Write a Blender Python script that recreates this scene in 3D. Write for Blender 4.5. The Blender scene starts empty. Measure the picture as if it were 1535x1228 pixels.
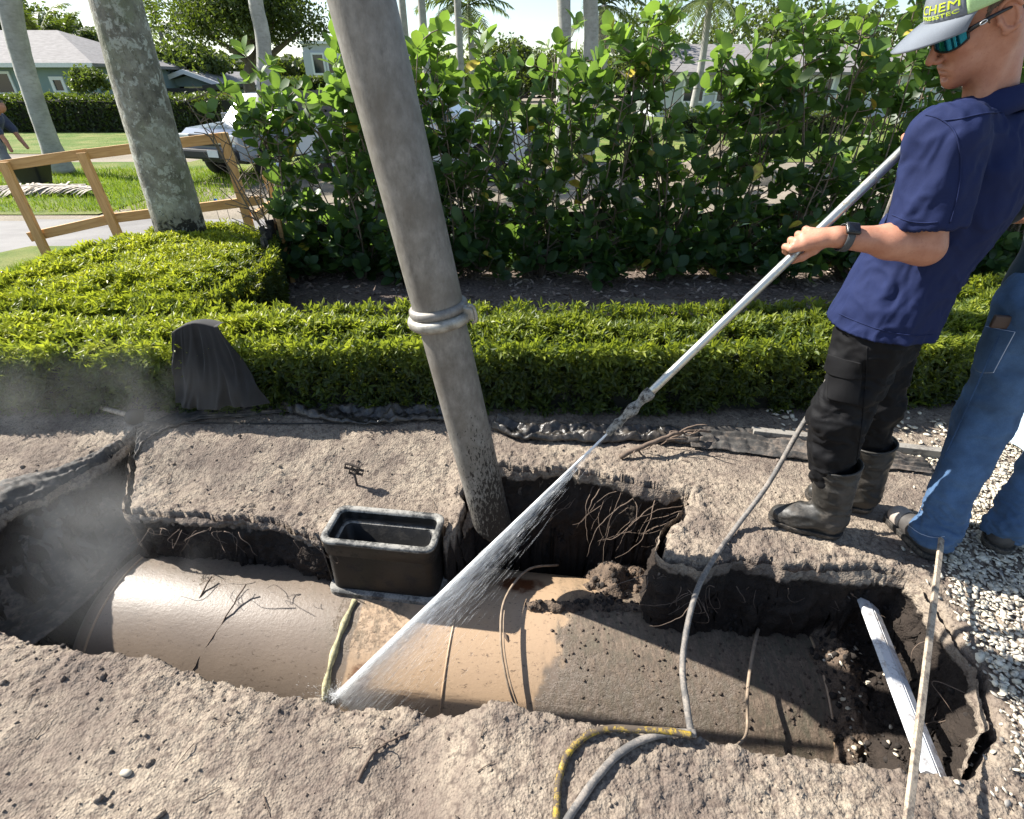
import bpy, bmesh, math, random
import numpy as np
from mathutils import Vector, Matrix

# ------------------------------------------------------------------ camera, sky, sun
scene = bpy.context.scene
CF, CPITCH, CH = 780.0, math.radians(32.2), 1.6
CC, CS = math.cos(CPITCH), math.sin(CPITCH)
cam_data = bpy.data.cameras.new('camera')
cam = bpy.data.objects.new('camera', cam_data)
scene.collection.objects.link(cam)
cam.location = (0, 0, CH)
cam.rotation_euler = (math.pi / 2 - CPITCH, 0, 0)
cam_data.sensor_width = 36.0
cam_data.lens = CF / 1535.0 * 36.0
cam_data.clip_start = 0.02
cam_data.clip_end = 2000
scene.camera = cam

SUN_AZ = Vector((-0.93, 0.37, 0)).normalized()       # horizontal direction towards the sun
SUN_EL = math.radians(40)
world = bpy.data.worlds.new('World')
scene.world = world
world.use_nodes = True
wn, wl = world.node_tree.nodes, world.node_tree.links
wn.clear()
w_out = wn.new('ShaderNodeOutputWorld')
w_bg = wn.new('ShaderNodeBackground')
w_bg.inputs[1].default_value = 0.082
w_sky = wn.new('ShaderNodeTexSky')
w_sky.sky_type = 'NISHITA'
w_sky.sun_disc = False
w_sky.sun_elevation = SUN_EL
w_sky.sun_rotation = math.atan2(SUN_AZ.x, SUN_AZ.y)
w_sky.air_density = 1.0
w_sky.dust_density = 0.6
w_co = wn.new('ShaderNodeTexCoord')
w_map = wn.new('ShaderNodeMapping')
w_map.inputs['Scale'].default_value = (1.0, 1.0, 3.0)
w_noise = wn.new('ShaderNodeTexNoise')
w_noise.inputs['Scale'].default_value = 3.2
w_noise.inputs['Detail'].default_value = 8
w_noise.inputs['Roughness'].default_value = 0.62
w_ramp = wn.new('ShaderNodeValToRGB')
w_ramp.color_ramp.elements[0].position = 0.50
w_ramp.color_ramp.elements[1].position = 0.72
w_ramp.color_ramp.elements[0].color = (0, 0, 0, 1)
w_ramp.color_ramp.elements[1].color = (0.8, 0.8, 0.8, 1)
w_mix = wn.new('ShaderNodeMixRGB')
w_mix.inputs[2].default_value = (5.2, 5.6, 6.2, 1)
wl.new(w_co.outputs['Generated'], w_map.inputs['Vector'])
wl.new(w_map.outputs[0], w_noise.inputs['Vector'])
wl.new(w_noise.outputs['Fac'], w_ramp.inputs[0])
wl.new(w_ramp.outputs[0], w_mix.inputs[0])
wl.new(w_sky.outputs[0], w_mix.inputs[1])
wl.new(w_mix.outputs[0], w_bg.inputs[0])
wl.new(w_bg.outputs[0], w_out.inputs[0])

sun_data = bpy.data.lights.new('sun', 'SUN')
sun_data.energy = 5.0
sun_data.angle = math.radians(0.55)
sun_data.color = (1.0, 0.95, 0.87)
sun = bpy.data.objects.new('sun', sun_data)
scene.collection.objects.link(sun)
sun_dir = Vector((SUN_AZ.x * math.cos(SUN_EL), SUN_AZ.y * math.cos(SUN_EL), math.sin(SUN_EL)))
sun.rotation_euler = sun_dir.to_track_quat('Z', 'Y').to_euler()
sun.location = (-6, 5, 8)

scene.view_settings.view_transform = 'Standard'
scene.view_settings.look = 'None'
scene.view_settings.exposure = 1.36
scene.view_settings.gamma = 1.0
scene.cycles.max_bounces = 8
scene.cycles.diffuse_bounces = 4
scene.cycles.glossy_bounces = 3
scene.cycles.transmission_bounces = 6
scene.cycles.transparent_max_bounces = 12
scene.cycles.volume_bounces = 1
scene.cycles.volume_step_rate = 1.5
scene.cycles.use_denoising = True

# ------------------------------------------------------------------ survey helpers
def ray(px, py):
    u, v = (px - 767.5) / CF, (py - 614) / CF
    return np.array([u, CC - v * CS, -CS - v * CC])
def uz(px, py, z=0.0):
    d = ray(px, py); t = (z - CH) / d[2]
    return np.array([0, 0, CH]) + d * t
def uy(px, py, y):
    d = ray(px, py); t = y / d[1]
    return np.array([0, 0, CH]) + d * t

# ------------------------------------------------------------------ noise (numpy)
_rs = np.random.RandomState(7)
_perm = _rs.permutation(512).astype(np.int64)
_perm = np.concatenate([_perm, _perm, _perm])
_g3 = _rs.normal(size=(512, 3)); _g3 /= np.linalg.norm(_g3, axis=1)[:, None]
def noise3(p, scale=1.0, seed=0):
    p = np.asarray(p, dtype=np.float64) * scale + seed * 17.37
    i = np.floor(p).astype(np.int64); f = p - i
    u = f * f * f * (f * (f * 6 - 15) + 10)
    i = i & 511
    def grad(dx, dy, dz):
        h = _perm[_perm[_perm[(i[..., 0] + dx) & 511] + ((i[..., 1] + dy) & 511)] % 512 + ((i[..., 2] + dz) & 511)] % 512
        g = _g3[h]
        return g[..., 0] * (f[..., 0] - dx) + g[..., 1] * (f[..., 1] - dy) + g[..., 2] * (f[..., 2] - dz)
    def lp(a, b, t): return a + (b - a) * t
    x00 = lp(grad(0, 0, 0), grad(1, 0, 0), u[..., 0]); x10 = lp(grad(0, 1, 0), grad(1, 1, 0), u[..., 0])
    x01 = lp(grad(0, 0, 1), grad(1, 0, 1), u[..., 0]); x11 = lp(grad(0, 1, 1), grad(1, 1, 1), u[..., 0])
    return lp(lp(x00, x10, u[..., 1]), lp(x01, x11, u[..., 1]), u[..., 2]) * 1.6
def fbm(p, scale=1.0, octaves=4, seed=0, gain=0.5):
    s, a, t = 0, 1.0, 0
    for k in range(octaves):
        s = s + a * noise3(p, scale * 2 ** k, seed + k * 3); t += a; a *= gain
    return s / t
def sstep(a, b, x):
    t = np.clip((x - a) / (b - a), 0, 1)
    return t * t * (3 - 2 * t)
def P3(x, y, z=0.0):
    x, y = np.broadcast_arrays(np.asarray(x, float), np.asarray(y, float))
    return np.stack([x, y, np.broadcast_to(np.asarray(z, float), x.shape)], -1)

# ------------------------------------------------------------------ mesh helpers
COL = scene.collection
def mesh_data(name, V, faces, smooth=True, attrs=None, mats=None):
    """faces: (N,3)/(N,4) int array or list of such arrays or ragged list"""
    V = np.asarray(V, dtype=np.float32).reshape(-1, 3)
    if isinstance(faces, np.ndarray): faces = [faces]
    if faces and not isinstance(faces[0], np.ndarray):
        loops = np.array([i for f in faces for i in f], dtype=np.int32)
        sizes = np.array([len(f) for f in faces], dtype=np.int32)
    else:
        faces = [f for f in faces if len(f)]
        loops = np.concatenate([f.reshape(-1) for f in faces]).astype(np.int32)
        sizes = np.concatenate([np.full(len(f), f.shape[1], np.int32) for f in faces])
    me = bpy.data.meshes.new(name)
    me.vertices.add(len(V)); me.vertices.foreach_set('co', V.reshape(-1))
    me.loops.add(len(loops)); me.loops.foreach_set('vertex_index', loops)
    me.polygons.add(len(sizes))
    starts = np.concatenate([[0], np.cumsum(sizes)[:-1]]).astype(np.int32)
    me.polygons.foreach_set('loop_start', starts)
    me.polygons.foreach_set('loop_total', sizes)
    me.polygons.foreach_set('use_smooth', np.full(len(sizes), bool(smooth)))
    if attrs:
        for k, a in attrs.items():
            a = np.asarray(a, dtype=np.float32)
            if a.ndim == 1:
                at = me.attributes.new(k, 'FLOAT', 'POINT'); at.data.foreach_set('value', a)
            else:
                at = me.attributes.new(k, 'FLOAT_VECTOR', 'POINT'); at.data.foreach_set('vector', a.reshape(-1))
    me.update(calc_edges=True)
    me.validate()
    return me
def tag(o, label=None, cat=None, group=None, kind=None):
    if label: o['label'] = label
    if cat: o['category'] = cat
    if group: o['group'] = group
    if kind: o['kind'] = kind
    return o
def link(name, me, mat=None, parent=None):
    o = bpy.data.objects.new(name, me)
    COL.objects.link(o)
    if mat is not None and me is not None and len(me.materials) == 0: me.materials.append(mat)
    if parent is not None: o.parent = parent
    return o
def obj(name, V, faces, mat, parent=None, smooth=True, attrs=None):
    """vertices in world space when parent is None or an untransformed empty"""
    V = np.asarray(V, float).reshape(-1, 3)
    if parent is not None: V = V - np.array(parent['_o'] if '_o' in parent else (0, 0, 0))
    return link(name, mesh_data(name, V, faces, smooth, attrs), mat, parent)
def thing(name, loc, label, cat, group=None):
    o = bpy.data.objects.new(name, None)
    COL.objects.link(o)
    o.location = [float(c) for c in loc]
    o['_o'] = [float(c) for c in loc]
    return tag(o, label, cat, group)
def sub(name, V, faces, mat, parent, root, smooth=True, attrs=None):
    """a sub-part: parent is a mesh part whose own origin is its root's origin"""
    V = np.asarray(V, float).reshape(-1, 3) - np.array(root['_o'])
    return link(name, mesh_data(name, V, faces, smooth, attrs), mat, parent)
def join(*parts):
    Vs, Fs, n = [], [], 0
    for V, F in parts:
        V = np.asarray(V, float).reshape(-1, 3); Vs.append(V)
        for f in ([F] if isinstance(F, np.ndarray) else F):
            Fs.append([i + n for i in f] if not isinstance(f, np.ndarray) else f + n)
        n += len(V)
    if any(not isinstance(f, np.ndarray) for f in Fs):
        out = []
        for f in Fs:
            if isinstance(f, np.ndarray): out += f.tolist()
            else: out.append(list(f))
        Fs = out
    return np.concatenate(Vs), Fs
def catmull(P, n):
    P = np.asarray(P, float)
    if len(P) == 2:
        t = np.linspace(0, 1, n)[:, None]; return P[0] * (1 - t) + P[1] * t
    Q = np.concatenate([[2 * P[0] - P[1]], P, [2 * P[-1] - P[-2]]])
    m = len(P) - 1
    t = np.linspace(0, m - 1e-9, n); i = t.astype(int); f = (t - i)[:, None]
    a, b, c, d = Q[i], Q[i + 1], Q[i + 2], Q[i + 3]
    return 0.5 * (2 * b + (c - a) * f + (2 * a - 5 * b + 4 * c - d) * f ** 2 + (3 * b - a - 3 * c + d) * f ** 3)
def tube(path, radii, sides=8, cap=True, squash=None):
    path = np.asarray(path, float); n = len(path)
    radii = np.broadcast_to(np.asarray(radii, float), (n,)) if np.ndim(radii) <= 1 else radii
    T = np.gradient(path, axis=0); T /= np.linalg.norm(T, axis=1)[:, None] + 1e-12
    up = np.array([0, 0, 1.0]) if abs(T[0][2]) < 0.9 else np.array([1.0, 0, 0])
    N = np.zeros_like(T); v = np.cross(T[0], up); v /= np.linalg.norm(v); N[0] = v
    for i in range(1, n):
        v = N[i - 1] - T[i] * np.dot(N[i - 1], T[i]); N[i] = v / (np.linalg.norm(v) + 1e-12)
    B = np.cross(T, N)
    a = np.linspace(0, 2 * np.pi, sides, endpoint=False)
    ca, sa = np.cos(a)[None, :, None], np.sin(a)[None, :, None]
    if squash is not None: sa = sa * squash
    V = path[:, None, :] + radii[:, None, None] * (ca * N[:, None, :] + sa * B[:, None, :])
    V = V.reshape(-1, 3)
    i, j = np.meshgrid(np.arange(n - 1), np.arange(sides), indexing='ij')
    j2 = (j + 1) % sides
    F = np.stack([i * sides + j, i * sides + j2, (i + 1) * sides + j2, (i + 1) * sides + j], -1).reshape(-1, 4)
    if not cap: return V, [F]
    V = np.concatenate([V, path[:1], path[-1:]])
    k = np.arange(sides); k2 = (k + 1) % sides
    c0 = np.stack([k2, k, np.full(sides, n * sides)], -1)
    b = (n - 1) * sides
    c1 = np.stack([b + k, b + k2, np.full(sides, n * sides + 1)], -1)
    return V, [F, c0, c1]
def grid_faces(nu, nv, wrap=False):
    i, j = np.meshgrid(np.arange(nu - 1), np.arange(nv if wrap else nv - 1), indexing='ij')
    j2 = (j + 1) % nv
    return np.stack([i * nv + j, (i + 1) * nv + j, (i + 1) * nv + j2, i * nv + j2], -1).reshape(-1, 4)
def frame3(d, up=(0, 0, 1)):
    d = np.asarray(d, float); d = d / np.linalg.norm(d)
    up = np.asarray(up, float)
    s = np.cross(d, up)
    if np.linalg.norm(s) < 1e-5: s = np.cross(d, [1, 0, 0])
    s /= np.linalg.norm(s)
    return d, s, np.cross(s, d)
def box(c, size, R=None, bevel=0.0):
    """bevelled box, 8 or 24 verts"""
    hx, hy, hz = np.asarray(size, float) / 2
    b = min(bevel, hx * .9, hy * .9, hz * .9)
    if b <= 0:
        V = np.array([[sx * hx, sy * hy, sz * hz] for sx in (-1, 1) for sy in (-1, 1) for sz in (-1, 1)])
        F = [np.array([[0, 1, 3, 2], [4, 6, 7, 5], [0, 4, 5, 1], [2, 3, 7, 6], [0, 2, 6, 4], [1, 5, 7, 3]])]
    else:
        bm = bmesh.new()
        bmesh.ops.create_cube(bm, size=1.0)
        for v in bm.verts: v.co = Vector((v.co.x * 2 * hx, v.co.y * 2 * hy, v.co.z * 2 * hz))
        bmesh.ops.bevel(bm, geom=list(bm.edges), offset=b, segments=2, affect='EDGES', profile=0.6)
        V = np.array([v.co[:] for v in bm.verts]); bm.verts.index_update()
        F = [[v.index for v in f.verts] for f in bm.faces]
        bm.free()
    if R is not None: V = V @ np.asarray(R).T
    return V + np.asarray(c, float), F
def beam(a, b, w, h, up=(0, 0, 1), bevel=0.004):
    a, b = np.asarray(a, float), np.asarray(b, float)
    d, s, u = frame3(b - a, up)
    return box((a + b) / 2, (np.linalg.norm(b - a), w, h), np.stack([d, s, u], 1), bevel)
def rotz(a):
    c, s = math.cos(a), math.sin(a)
    return np.array([[c, -s, 0], [s, c, 0], [0, 0, 1.0]])
def extrude_poly(pts, thick, R=np.eye(3), o=(0, 0, 0)):
    """polygon (x,z) extruded along local y, thickness centred"""
    n = len(pts); p = np.asarray(pts, float)
    V = np.concatenate([np.stack([p[:, 0], np.full(n, -thick / 2), p[:, 1]], -1), np.stack([p[:, 0], np.full(n, thick / 2), p[:, 1]], -1)])
    F = [list(range(n)), list(range(2 * n - 1, n - 1, -1))]
    for i in range(n):
        j = (i + 1) % n
        F.append([j, i, n + i, n + j])
    return V @ np.asarray(R).T + np.asarray(o, float), F
def stamp(T, TF, M, attr=None):
    """merge copies of template verts T (k,3), faces TF (f,m) with matrices M (N,3,4)"""
    N, k = len(M), len(T)
    V = np.einsum('nij,kj->nki', M[:, :, :3], T) + M[:, None, :, 3]
    F = [(tf[None] + (np.arange(N) * k)[:, None, None]).reshape(-1, tf.shape[1]) for tf in (TF if isinstance(TF, list) else [TF])]
    A = None if attr is None else np.repeat(attr, k)
    return V.reshape(-1, 3), F, A
def mats_from(pos, x, y, z, s):
    """columns x,y,z (N,3) scaled by s (N,) or (N,3)"""
    s = np.asarray(s, float)
    if s.ndim == 1: s = np.stack([s, s, s], -1)
    return np.concatenate([np.stack([x * s[:, :1], y * s[:, 1:2], z * s[:, 2:3]], -1), pos[:, :, None]], -1)
def rand_frames(n, rng, d=None):
    if d is None: d = rng.normal(size=(n, 3))
    d = d / (np.linalg.norm(d, axis=1)[:, None] + 1e-9)
    r = rng.normal(size=(n, 3)); s = np.cross(d, r); s /= np.linalg.norm(s, axis=1)[:, None] + 1e-9
    return d, s, np.cross(d, s)

# ------------------------------------------------------------------ signed distance bodies
def sd_cone(a, b, ra, rb):
    a, b = np.asarray(a, float), np.asarray(b, float)
    r = max(ra, rb)
    lo, hi = np.minimum(a, b) - r, np.maximum(a, b) + r
    def f(X):
        ba = b - a; L2 = ba @ ba
        t = np.clip(((X - a) @ ba) / L2, 0, 1)
        return np.linalg.norm(X - a - t[..., None] * ba, axis=-1) - (ra + (rb - ra) * t)
    return f, lo, hi
def sd_ell(c, r, R=None):
    c, r = np.asarray(c, float), np.asarray(r, float)
    m = r.max()
    def f(X):
        q = X - c
        if R is not None: q = q @ np.asarray(R)
        k0 = np.linalg.norm(q / r, axis=-1); k1 = np.linalg.norm(q / r ** 2, axis=-1)
        return k0 * (k0 - 1) / (k1 + 1e-9)
    return f, c - m, c + m
def sdf_mesh(prims, h, pad=0.03):
    """prims: list of (prim, k, op) ; op '+' smooth union, '-' smooth subtract; returns verts, quads, normals"""
    los = np.min([p[0][1] for p in prims if p[2] == '+'], axis=0) - pad
    his = np.max([p[0][2] for p in prims if p[2] == '+'], axis=0) + pad
    n = np.ceil((his - los) / h).astype(int) + 1
    f = np.full(n, 1.0, dtype=np.float64)
    for (fn, lo, hi), k, op in prims:
        a = np.clip(np.floor((lo - k - 3 * h - los) / h).astype(int), 0, n - 1)
        b = np.clip(np.ceil((hi + k + 3 * h - los) / h).astype(int) + 1, 1, n)
        if np.any(b <= a): continue
        ax = [los[i] + h * np.arange(a[i], b[i]) for i in range(3)]
        X = np.stack(np.meshgrid(*ax, indexing='ij'), -1)
        d = fn(X)
        sl = tuple(slice(a[i], b[i]) for i in range(3))
        g = f[sl]
        if op == '+':
            if k > 0:
                hh = np.clip(0.5 + 0.5 * (g - d) / k, 0, 1); f[sl] = g * (1 - hh) + d * hh - k * hh * (1 - hh)
            else: f[sl] = np.minimum(g, d)
        else:
            if k > 0:
                d2 = -d; hh = np.clip(0.5 - 0.5 * (g - d2) / k, 0, 1); f[sl] = g * (1 - hh) + d2 * hh + k * hh * (1 - hh)
            else: f[sl] = np.maximum(g, -d)
    return surface_nets(f, los, h)
def surface_nets(f, org, h):
    s = f < 0
    c = np.zeros(np.array(f.shape) - 1, dtype=np.int8)
    offs = [(i, j, k) for i in (0, 1) for j in (0, 1) for k in (0, 1)]
    nx, ny, nz = c.shape
    for o in offs: c += s[o[0]:o[0] + nx, o[1]:o[1] + ny, o[2]:o[2] + nz]
    cells = np.argwhere((c > 0) & (c < 8))
    idx = np.full(c.shape, -1, dtype=np.int64); idx[tuple(cells.T)] = np.arange(len(cells))
    acc = np.zeros((len(cells), 3)); cnt = np.zeros(len(cells))
    for o in offs:
        for ax in range(3):
            if o[ax] == 1: continue
            o2 = list(o); o2[ax] = 1
            p0 = cells + np.array(o); p1 = cells + np.array(o2)
            v0 = f[tuple(p0.T)]; v1 = f[tuple(p1.T)]
            m = (v0 < 0) != (v1 < 0)
            t = np.where(m, v0 / np.where(m, v0 - v1, 1), 0)
            q = p0.astype(float); q[:, ax] += t
            acc[m] += q[m]; cnt[m] += 1
    V = acc / np.maximum(cnt, 1)[:, None]
    G = np.stack([g[tuple(np.minimum(np.round(V).astype(int), np.array(f.shape) - 1).T)] for g in np.gradient(f)], -1) if False else None
    F = []
    for ax in range(3):
        a0 = [slice(None)] * 3; a1 = [slice(None)] * 3
        a0[ax] = slice(0, -1); a1[ax] = slice(1, None)
        e = s[tuple(a0)] != s[tuple(a1)]
        p = np.argwhere(e)
        o1, o2 = [(1, 2), (2, 0), (0, 1)][ax]
        p = p[(p[:, o1] > 0) & (p[:, o2] > 0) & (p[:, o1] < c.shape[o1]) & (p[:, o2] < c.shape[o2])]
        if not len(p): continue
        q = []
        for d1, d2 in ((-1, -1), (0, -1), (0, 0), (-1, 0)):
            r = p.copy(); r[:, o1] += d1; r[:, o2] += d2
            q.append(idx[tuple(r.T)])
        q = np.stack(q, -1)
        flip = ~s[tuple(p.T)]
        q[flip] = q[flip][:, ::-1]
        F.append(q[(q >= 0).all(1)])
    return org + V * h, np.concatenate(F)
def vnormals(V, F):
    n = np.zeros_like(V)
    a = np.cross(V[F[:, 2]] - V[F[:, 0]], V[F[:, 3 if F.shape[1] == 4 else 1]] - V[F[:, 1]]) if F.shape[1] == 4 else np.cross(V[F[:, 1]] - V[F[:, 0]], V[F[:, 2]] - V[F[:, 0]])
    for k in range(F.shape[1]): np.add.at(n, F[:, k], a)
    return n / (np.linalg.norm(n, axis=1)[:, None] + 1e-12)
def smooth_mesh(V, F, it=2, lam=0.5):
    n = len(V)
    e = np.concatenate([F[:, [0, 1]], F[:, [1, 2]], F[:, [2, 3]], F[:, [3, 0]]])
    for _ in range(it):
        acc = np.zeros_like(V); cnt = np.zeros(n)
        np.add.at(acc, e[:, 0], V[e[:, 1]]); np.add.at(cnt, e[:, 0], 1)
        np.add.at(acc, e[:, 1], V[e[:, 0]]); np.add.at(cnt, e[:, 1], 1)
        V = V * (1 - lam) + lam * acc / np.maximum(cnt, 1)[:, None]
    return V
# ------------------------------------------------------------------ materials
class NT:
    def __init__(s, name):
        s.m = bpy.data.materials.new(name); s.m.use_nodes = True
        s.t = s.m.node_tree; s.n = s.t.nodes; s.n.clear()
        s.out = s.n.new('ShaderNodeOutputMaterial')
        s.p = s.n.new('ShaderNodeBsdfPrincipled')
        s.l(s.p.outputs[0], s.out.inputs[0])
    def l(s, a, b): s.t.links.new(a, b)
    def coord(s, kind='Object'):
        return s.n.new('ShaderNodeTexCoord').outputs[kind]
    def pos(s): return s.n.new('ShaderNodeNewGeometry').outputs['Position']
    def mapping(s, v, scale=(1, 1, 1), rot=(0, 0, 0)):
        m = s.n.new('ShaderNodeMapping'); m.inputs['Scale'].default_value = scale; m.inputs['Rotation'].default_value = rot
        s.l(v, m.inputs[0]); return m.outputs[0]
    def noise(s, v, scale=5, detail=4, rough=0.55, dist=0.0):
        n = s.n.new('ShaderNodeTexNoise')
        n.inputs['Scale'].default_value = scale; n.inputs['Detail'].default_value = detail
        n.inputs['Roughness'].default_value = rough; n.inputs['Distortion'].default_value = dist
        if v is not None: s.l(v, n.inputs['Vector'])
        return n.outputs['Fac']
    def voro(s, v, scale=5, feature='F1', out='Distance', rnd=1.0):
        n = s.n.new('ShaderNodeTexVoronoi'); n.feature = feature
        n.inputs['Scale'].default_value = scale; n.inputs['Randomness'].default_value = rnd
        if v is not None: s.l(v, n.inputs['Vector'])
        return n.outputs[out]
    def ramp(s, f, stops):
        r = s.n.new('ShaderNodeValToRGB'); e = r.color_ramp.elements
        while len(e) < len(stops): e.new(0.5)
        for k, (p, c) in enumerate(stops):
            e[k].position = p; e[k].color = (c, c, c, 1) if np.isscalar(c) else (*c, 1)
        s.l(f, r.inputs[0]); return r.outputs[0]
    def mix(s, f, a, b, mode='MIX'):
        m = s.n.new('ShaderNodeMixRGB'); m.blend_type = mode
        for k, v in ((0, f), (1, a), (2, b)):
            if hasattr(v, 'is_output'): s.l(v, m.inputs[k])
            elif k == 0: m.inputs[0].default_value = v
            else: m.inputs[k].default_value = (*v, 1) if not np.isscalar(v) else (v, v, v, 1)
        return m.outputs[0]
    def math(s, op, a, b=0.0):
        m = s.n.new('ShaderNodeMath'); m.operation = op
        for k, v in ((0, a), (1, b)):
            if hasattr(v, 'is_output'): s.l(v, m.inputs[k])
            else: m.inputs[k].default_value = v
        return m.outputs[0]
    def attr(s, name, out='Fac'):
        a = s.n.new('ShaderNodeAttribute'); a.attribute_name = name; return a.outputs[out]
    def bump(s, h, strength=0.5, dist=0.01, normal=None):
        b = s.n.new('ShaderNodeBump'); b.inputs['Strength'].default_value = strength; b.inputs['Distance'].default_value = dist
        s.l(h, b.inputs['Height'])
        if normal is not None: s.l(normal, b.inputs['Normal'])
        s.l(b.outputs[0], s.p.inputs['Normal']); return b.outputs[0]
    def set(s, color=None, rough=None, metal=None, spec=None, **kw):
        for k, v in (('Base Color', color), ('Roughness', rough), ('Metallic', metal), ('Specular IOR Level', spec)):
            if v is None: continue
            if hasattr(v, 'is_output'): s.l(v, s.p.inputs[k])
            else: s.p.inputs[k].default_value = (*v, 1) if k == 'Base Color' else v
        for k, v in kw.items():
            s.p.inputs[k.replace('_', ' ')].default_value = v
        return s.m
M = {}
def plain(name, color, rough=0.6, metal=0.0, var=0.12, scale=12, bump=0.0, bscale=80, spec=0.5, bdist=0.002):
    t = NT(name); c = t.coord()
    n = t.noise(c, scale, 5, 0.6)
    d = tuple(x * (1 - var) for x in color); b = tuple(min(1, x * (1 + var)) for x in color)
    col = t.ramp(n, [(0.3, d), (0.7, b)])
    t.set(col, rough, metal, spec)
    if bump: t.bump(t.noise(c, bscale, 4, 0.6), bump, bdist)
    M[name] = t.m
    return t.m

# soil: dry grey-tan sand on top, black humus below the lip, mud on the tank
t = NT('soil'); c = t.pos()
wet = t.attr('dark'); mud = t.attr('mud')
big = t.noise(c, 2.6, 5, 0.65); mid = t.noise(c, 18, 5, 0.65); fine = t.noise(c, 130, 3, 0.7)
dry = t.mix(t.ramp(big, [(0.38, 0.0), (0.60, 1.0)]), (0.165, 0.133, 0.108), (0.315, 0.262, 0.202))
dry = t.mix(t.ramp(mid, [(0.34, 0.6), (0.54, 0.0)]), dry, (0.15, 0.115, 0.095))
dry = t.mix(t.ramp(fine, [(0.32, 0.75), (0.47, 0.0)]), dry, (0.085, 0.066, 0.056))
pits = t.voro(c, 55)
dry = t.mix(t.ramp(pits, [(0.55, 0.0), (0.85, 0.7)]), dry, (0.08, 0.06, 0.05))
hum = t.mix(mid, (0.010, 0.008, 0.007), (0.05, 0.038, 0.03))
mudc = t.mix(t.ramp(mid, [(0.3, 0.0), (0.7, 1.0)]), (0.055, 0.04, 0.03), (0.18, 0.125, 0.085))
mudc = t.mix(t.ramp(fine, [(0.35, 0.8), (0.55, 0.0)]), mudc, (0.03, 0.023, 0.02))
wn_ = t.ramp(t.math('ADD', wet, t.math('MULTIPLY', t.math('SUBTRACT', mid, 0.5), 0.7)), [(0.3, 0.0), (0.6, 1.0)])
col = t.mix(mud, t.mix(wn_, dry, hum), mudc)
t.set(col, 0.92, 0, 0.25)
hh = t.math('ADD', t.math('MULTIPLY', t.noise(c, 45, 5, 0.7), 1.0), t.math('MULTIPLY', t.voro(c, 120), 0.45))
t.bump(hh, 0.7, 0.012)
M['soil'] = t.m

t = NT('ground'); c = t.pos()
n1 = t.noise(c, 0.6, 5, 0.6); n2 = t.noise(c, 25, 4, 0.7)
col = t.mix(t.ramp(n1, [(0.4, 0.0), (0.6, 1.0)]), (0.30, 0.25, 0.19), (0.20, 0.17, 0.12))
col = t.mix(t.ramp(n2, [(0.4, 0.6), (0.6, 0.0)]), col, (0.12, 0.10, 0.07))
t.set(col, 0.95); t.bump(n2, 0.5, 0.02); M['ground'] = t.m

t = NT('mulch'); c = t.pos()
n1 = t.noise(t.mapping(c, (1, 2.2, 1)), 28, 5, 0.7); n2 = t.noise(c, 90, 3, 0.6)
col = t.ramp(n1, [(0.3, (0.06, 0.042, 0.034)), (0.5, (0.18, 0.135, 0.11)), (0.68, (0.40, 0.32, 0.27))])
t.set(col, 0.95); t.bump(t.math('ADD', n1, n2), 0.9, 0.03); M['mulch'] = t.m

t = NT('lawn'); c = t.pos()
n1 = t.noise(c, 1.1, 4, 0.6); n2 = t.noise(c, 60, 3, 0.7)
col = t.mix(t.ramp(n1, [(0.4, 0.0), (0.62, 1.0)]), (0.10, 0.17, 0.02), (0.24, 0.25, 0.075))
col = t.mix(t.ramp(n2, [(0.35, 0.6), (0.6, 0.0)]), col, (0.05, 0.08, 0.015))
t.set(col, 0.9, 0, 0.2); t.bump(n2, 0.8, 0.03); M['lawn'] = t.m

t = NT('asphalt'); c = t.pos()
n1 = t.noise(c, 0.9, 5, 0.65); n2 = t.noise(c, 140, 2, 0.6)
col = t.ramp(n1, [(0.35, (0.16, 0.15, 0.143)), (0.65, (0.24, 0.228, 0.216))])
col = t.mix(t.ramp(n2, [(0.4, 0.35), (0.6, 0.0)]), col, (0.1, 0.1, 0.1))
t.set(col, 0.9); t.bump(n2, 0.3, 0.005); M['asphalt'] = t.m

# tank coating: tan epoxy under a film of mud
t = NT('tank_coat'); c = t.pos()
st = t.noise(t.mapping(c, (3.0, 10.0, 10.0)), 9, 5, 0.6, 0.4)
sp = t.noise(c, 60, 4, 0.75); big = t.noise(c, 3.2, 4, 0.6)
clean = t.mix(big, (0.33, 0.225, 0.14), (0.40, 0.285, 0.185))
dirty = t.mix(big, (0.135, 0.104, 0.080), (0.21, 0.163, 0.123))
dm = t.math('ADD', t.attr('dirt'), t.math('MULTIPLY', t.math('SUBTRACT', t.noise(c, 7, 5, 0.65), 0.5), 0.55))
col = t.mix(t.ramp(dm, [(0.42, 0.0), (0.55, 1.0)]), clean, dirty)
heavy = t.ramp(t.math('ADD', t.attr('mud'), t.math('MULTIPLY', t.math('SUBTRACT', t.noise(c, 38, 6, 0.8), 0.5), 1.2)), [(0.40, 0.0), (0.66, 1.0)])
film = t.noise(t.mapping(c, (9.0, 3.0, 2.4)), 6, 7, 0.8, 0.3)
film = t.math('ADD', t.math('MULTIPLY', film, 0.6), t.math('MULTIPLY', t.noise(c, 85, 5, 0.8), 0.4))
col = t.mix(heavy, col, t.ramp(film, [(0.36, (0.05, 0.037, 0.028)), (0.50, (0.15, 0.11, 0.078)), (0.64, (0.265, 0.20, 0.145))]))
run = t.ramp(t.noise(t.mapping(c, (7.0, 2.2, 1.6)), 5, 6, 0.75), [(0.40, 1.0), (0.55, 0.0)])
col = t.mix(t.math('MULTIPLY', run, t.attr('mud')), col, (0.10, 0.088, 0.06))
col = t.mix(t.ramp(t.noise(t.mapping(c, (0.6, 1.2, 1.2)), 55, 5, 0.8), [(0.345, 0.8), (0.42, 0.0)]), col, (0.06, 0.042, 0.03))
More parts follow.
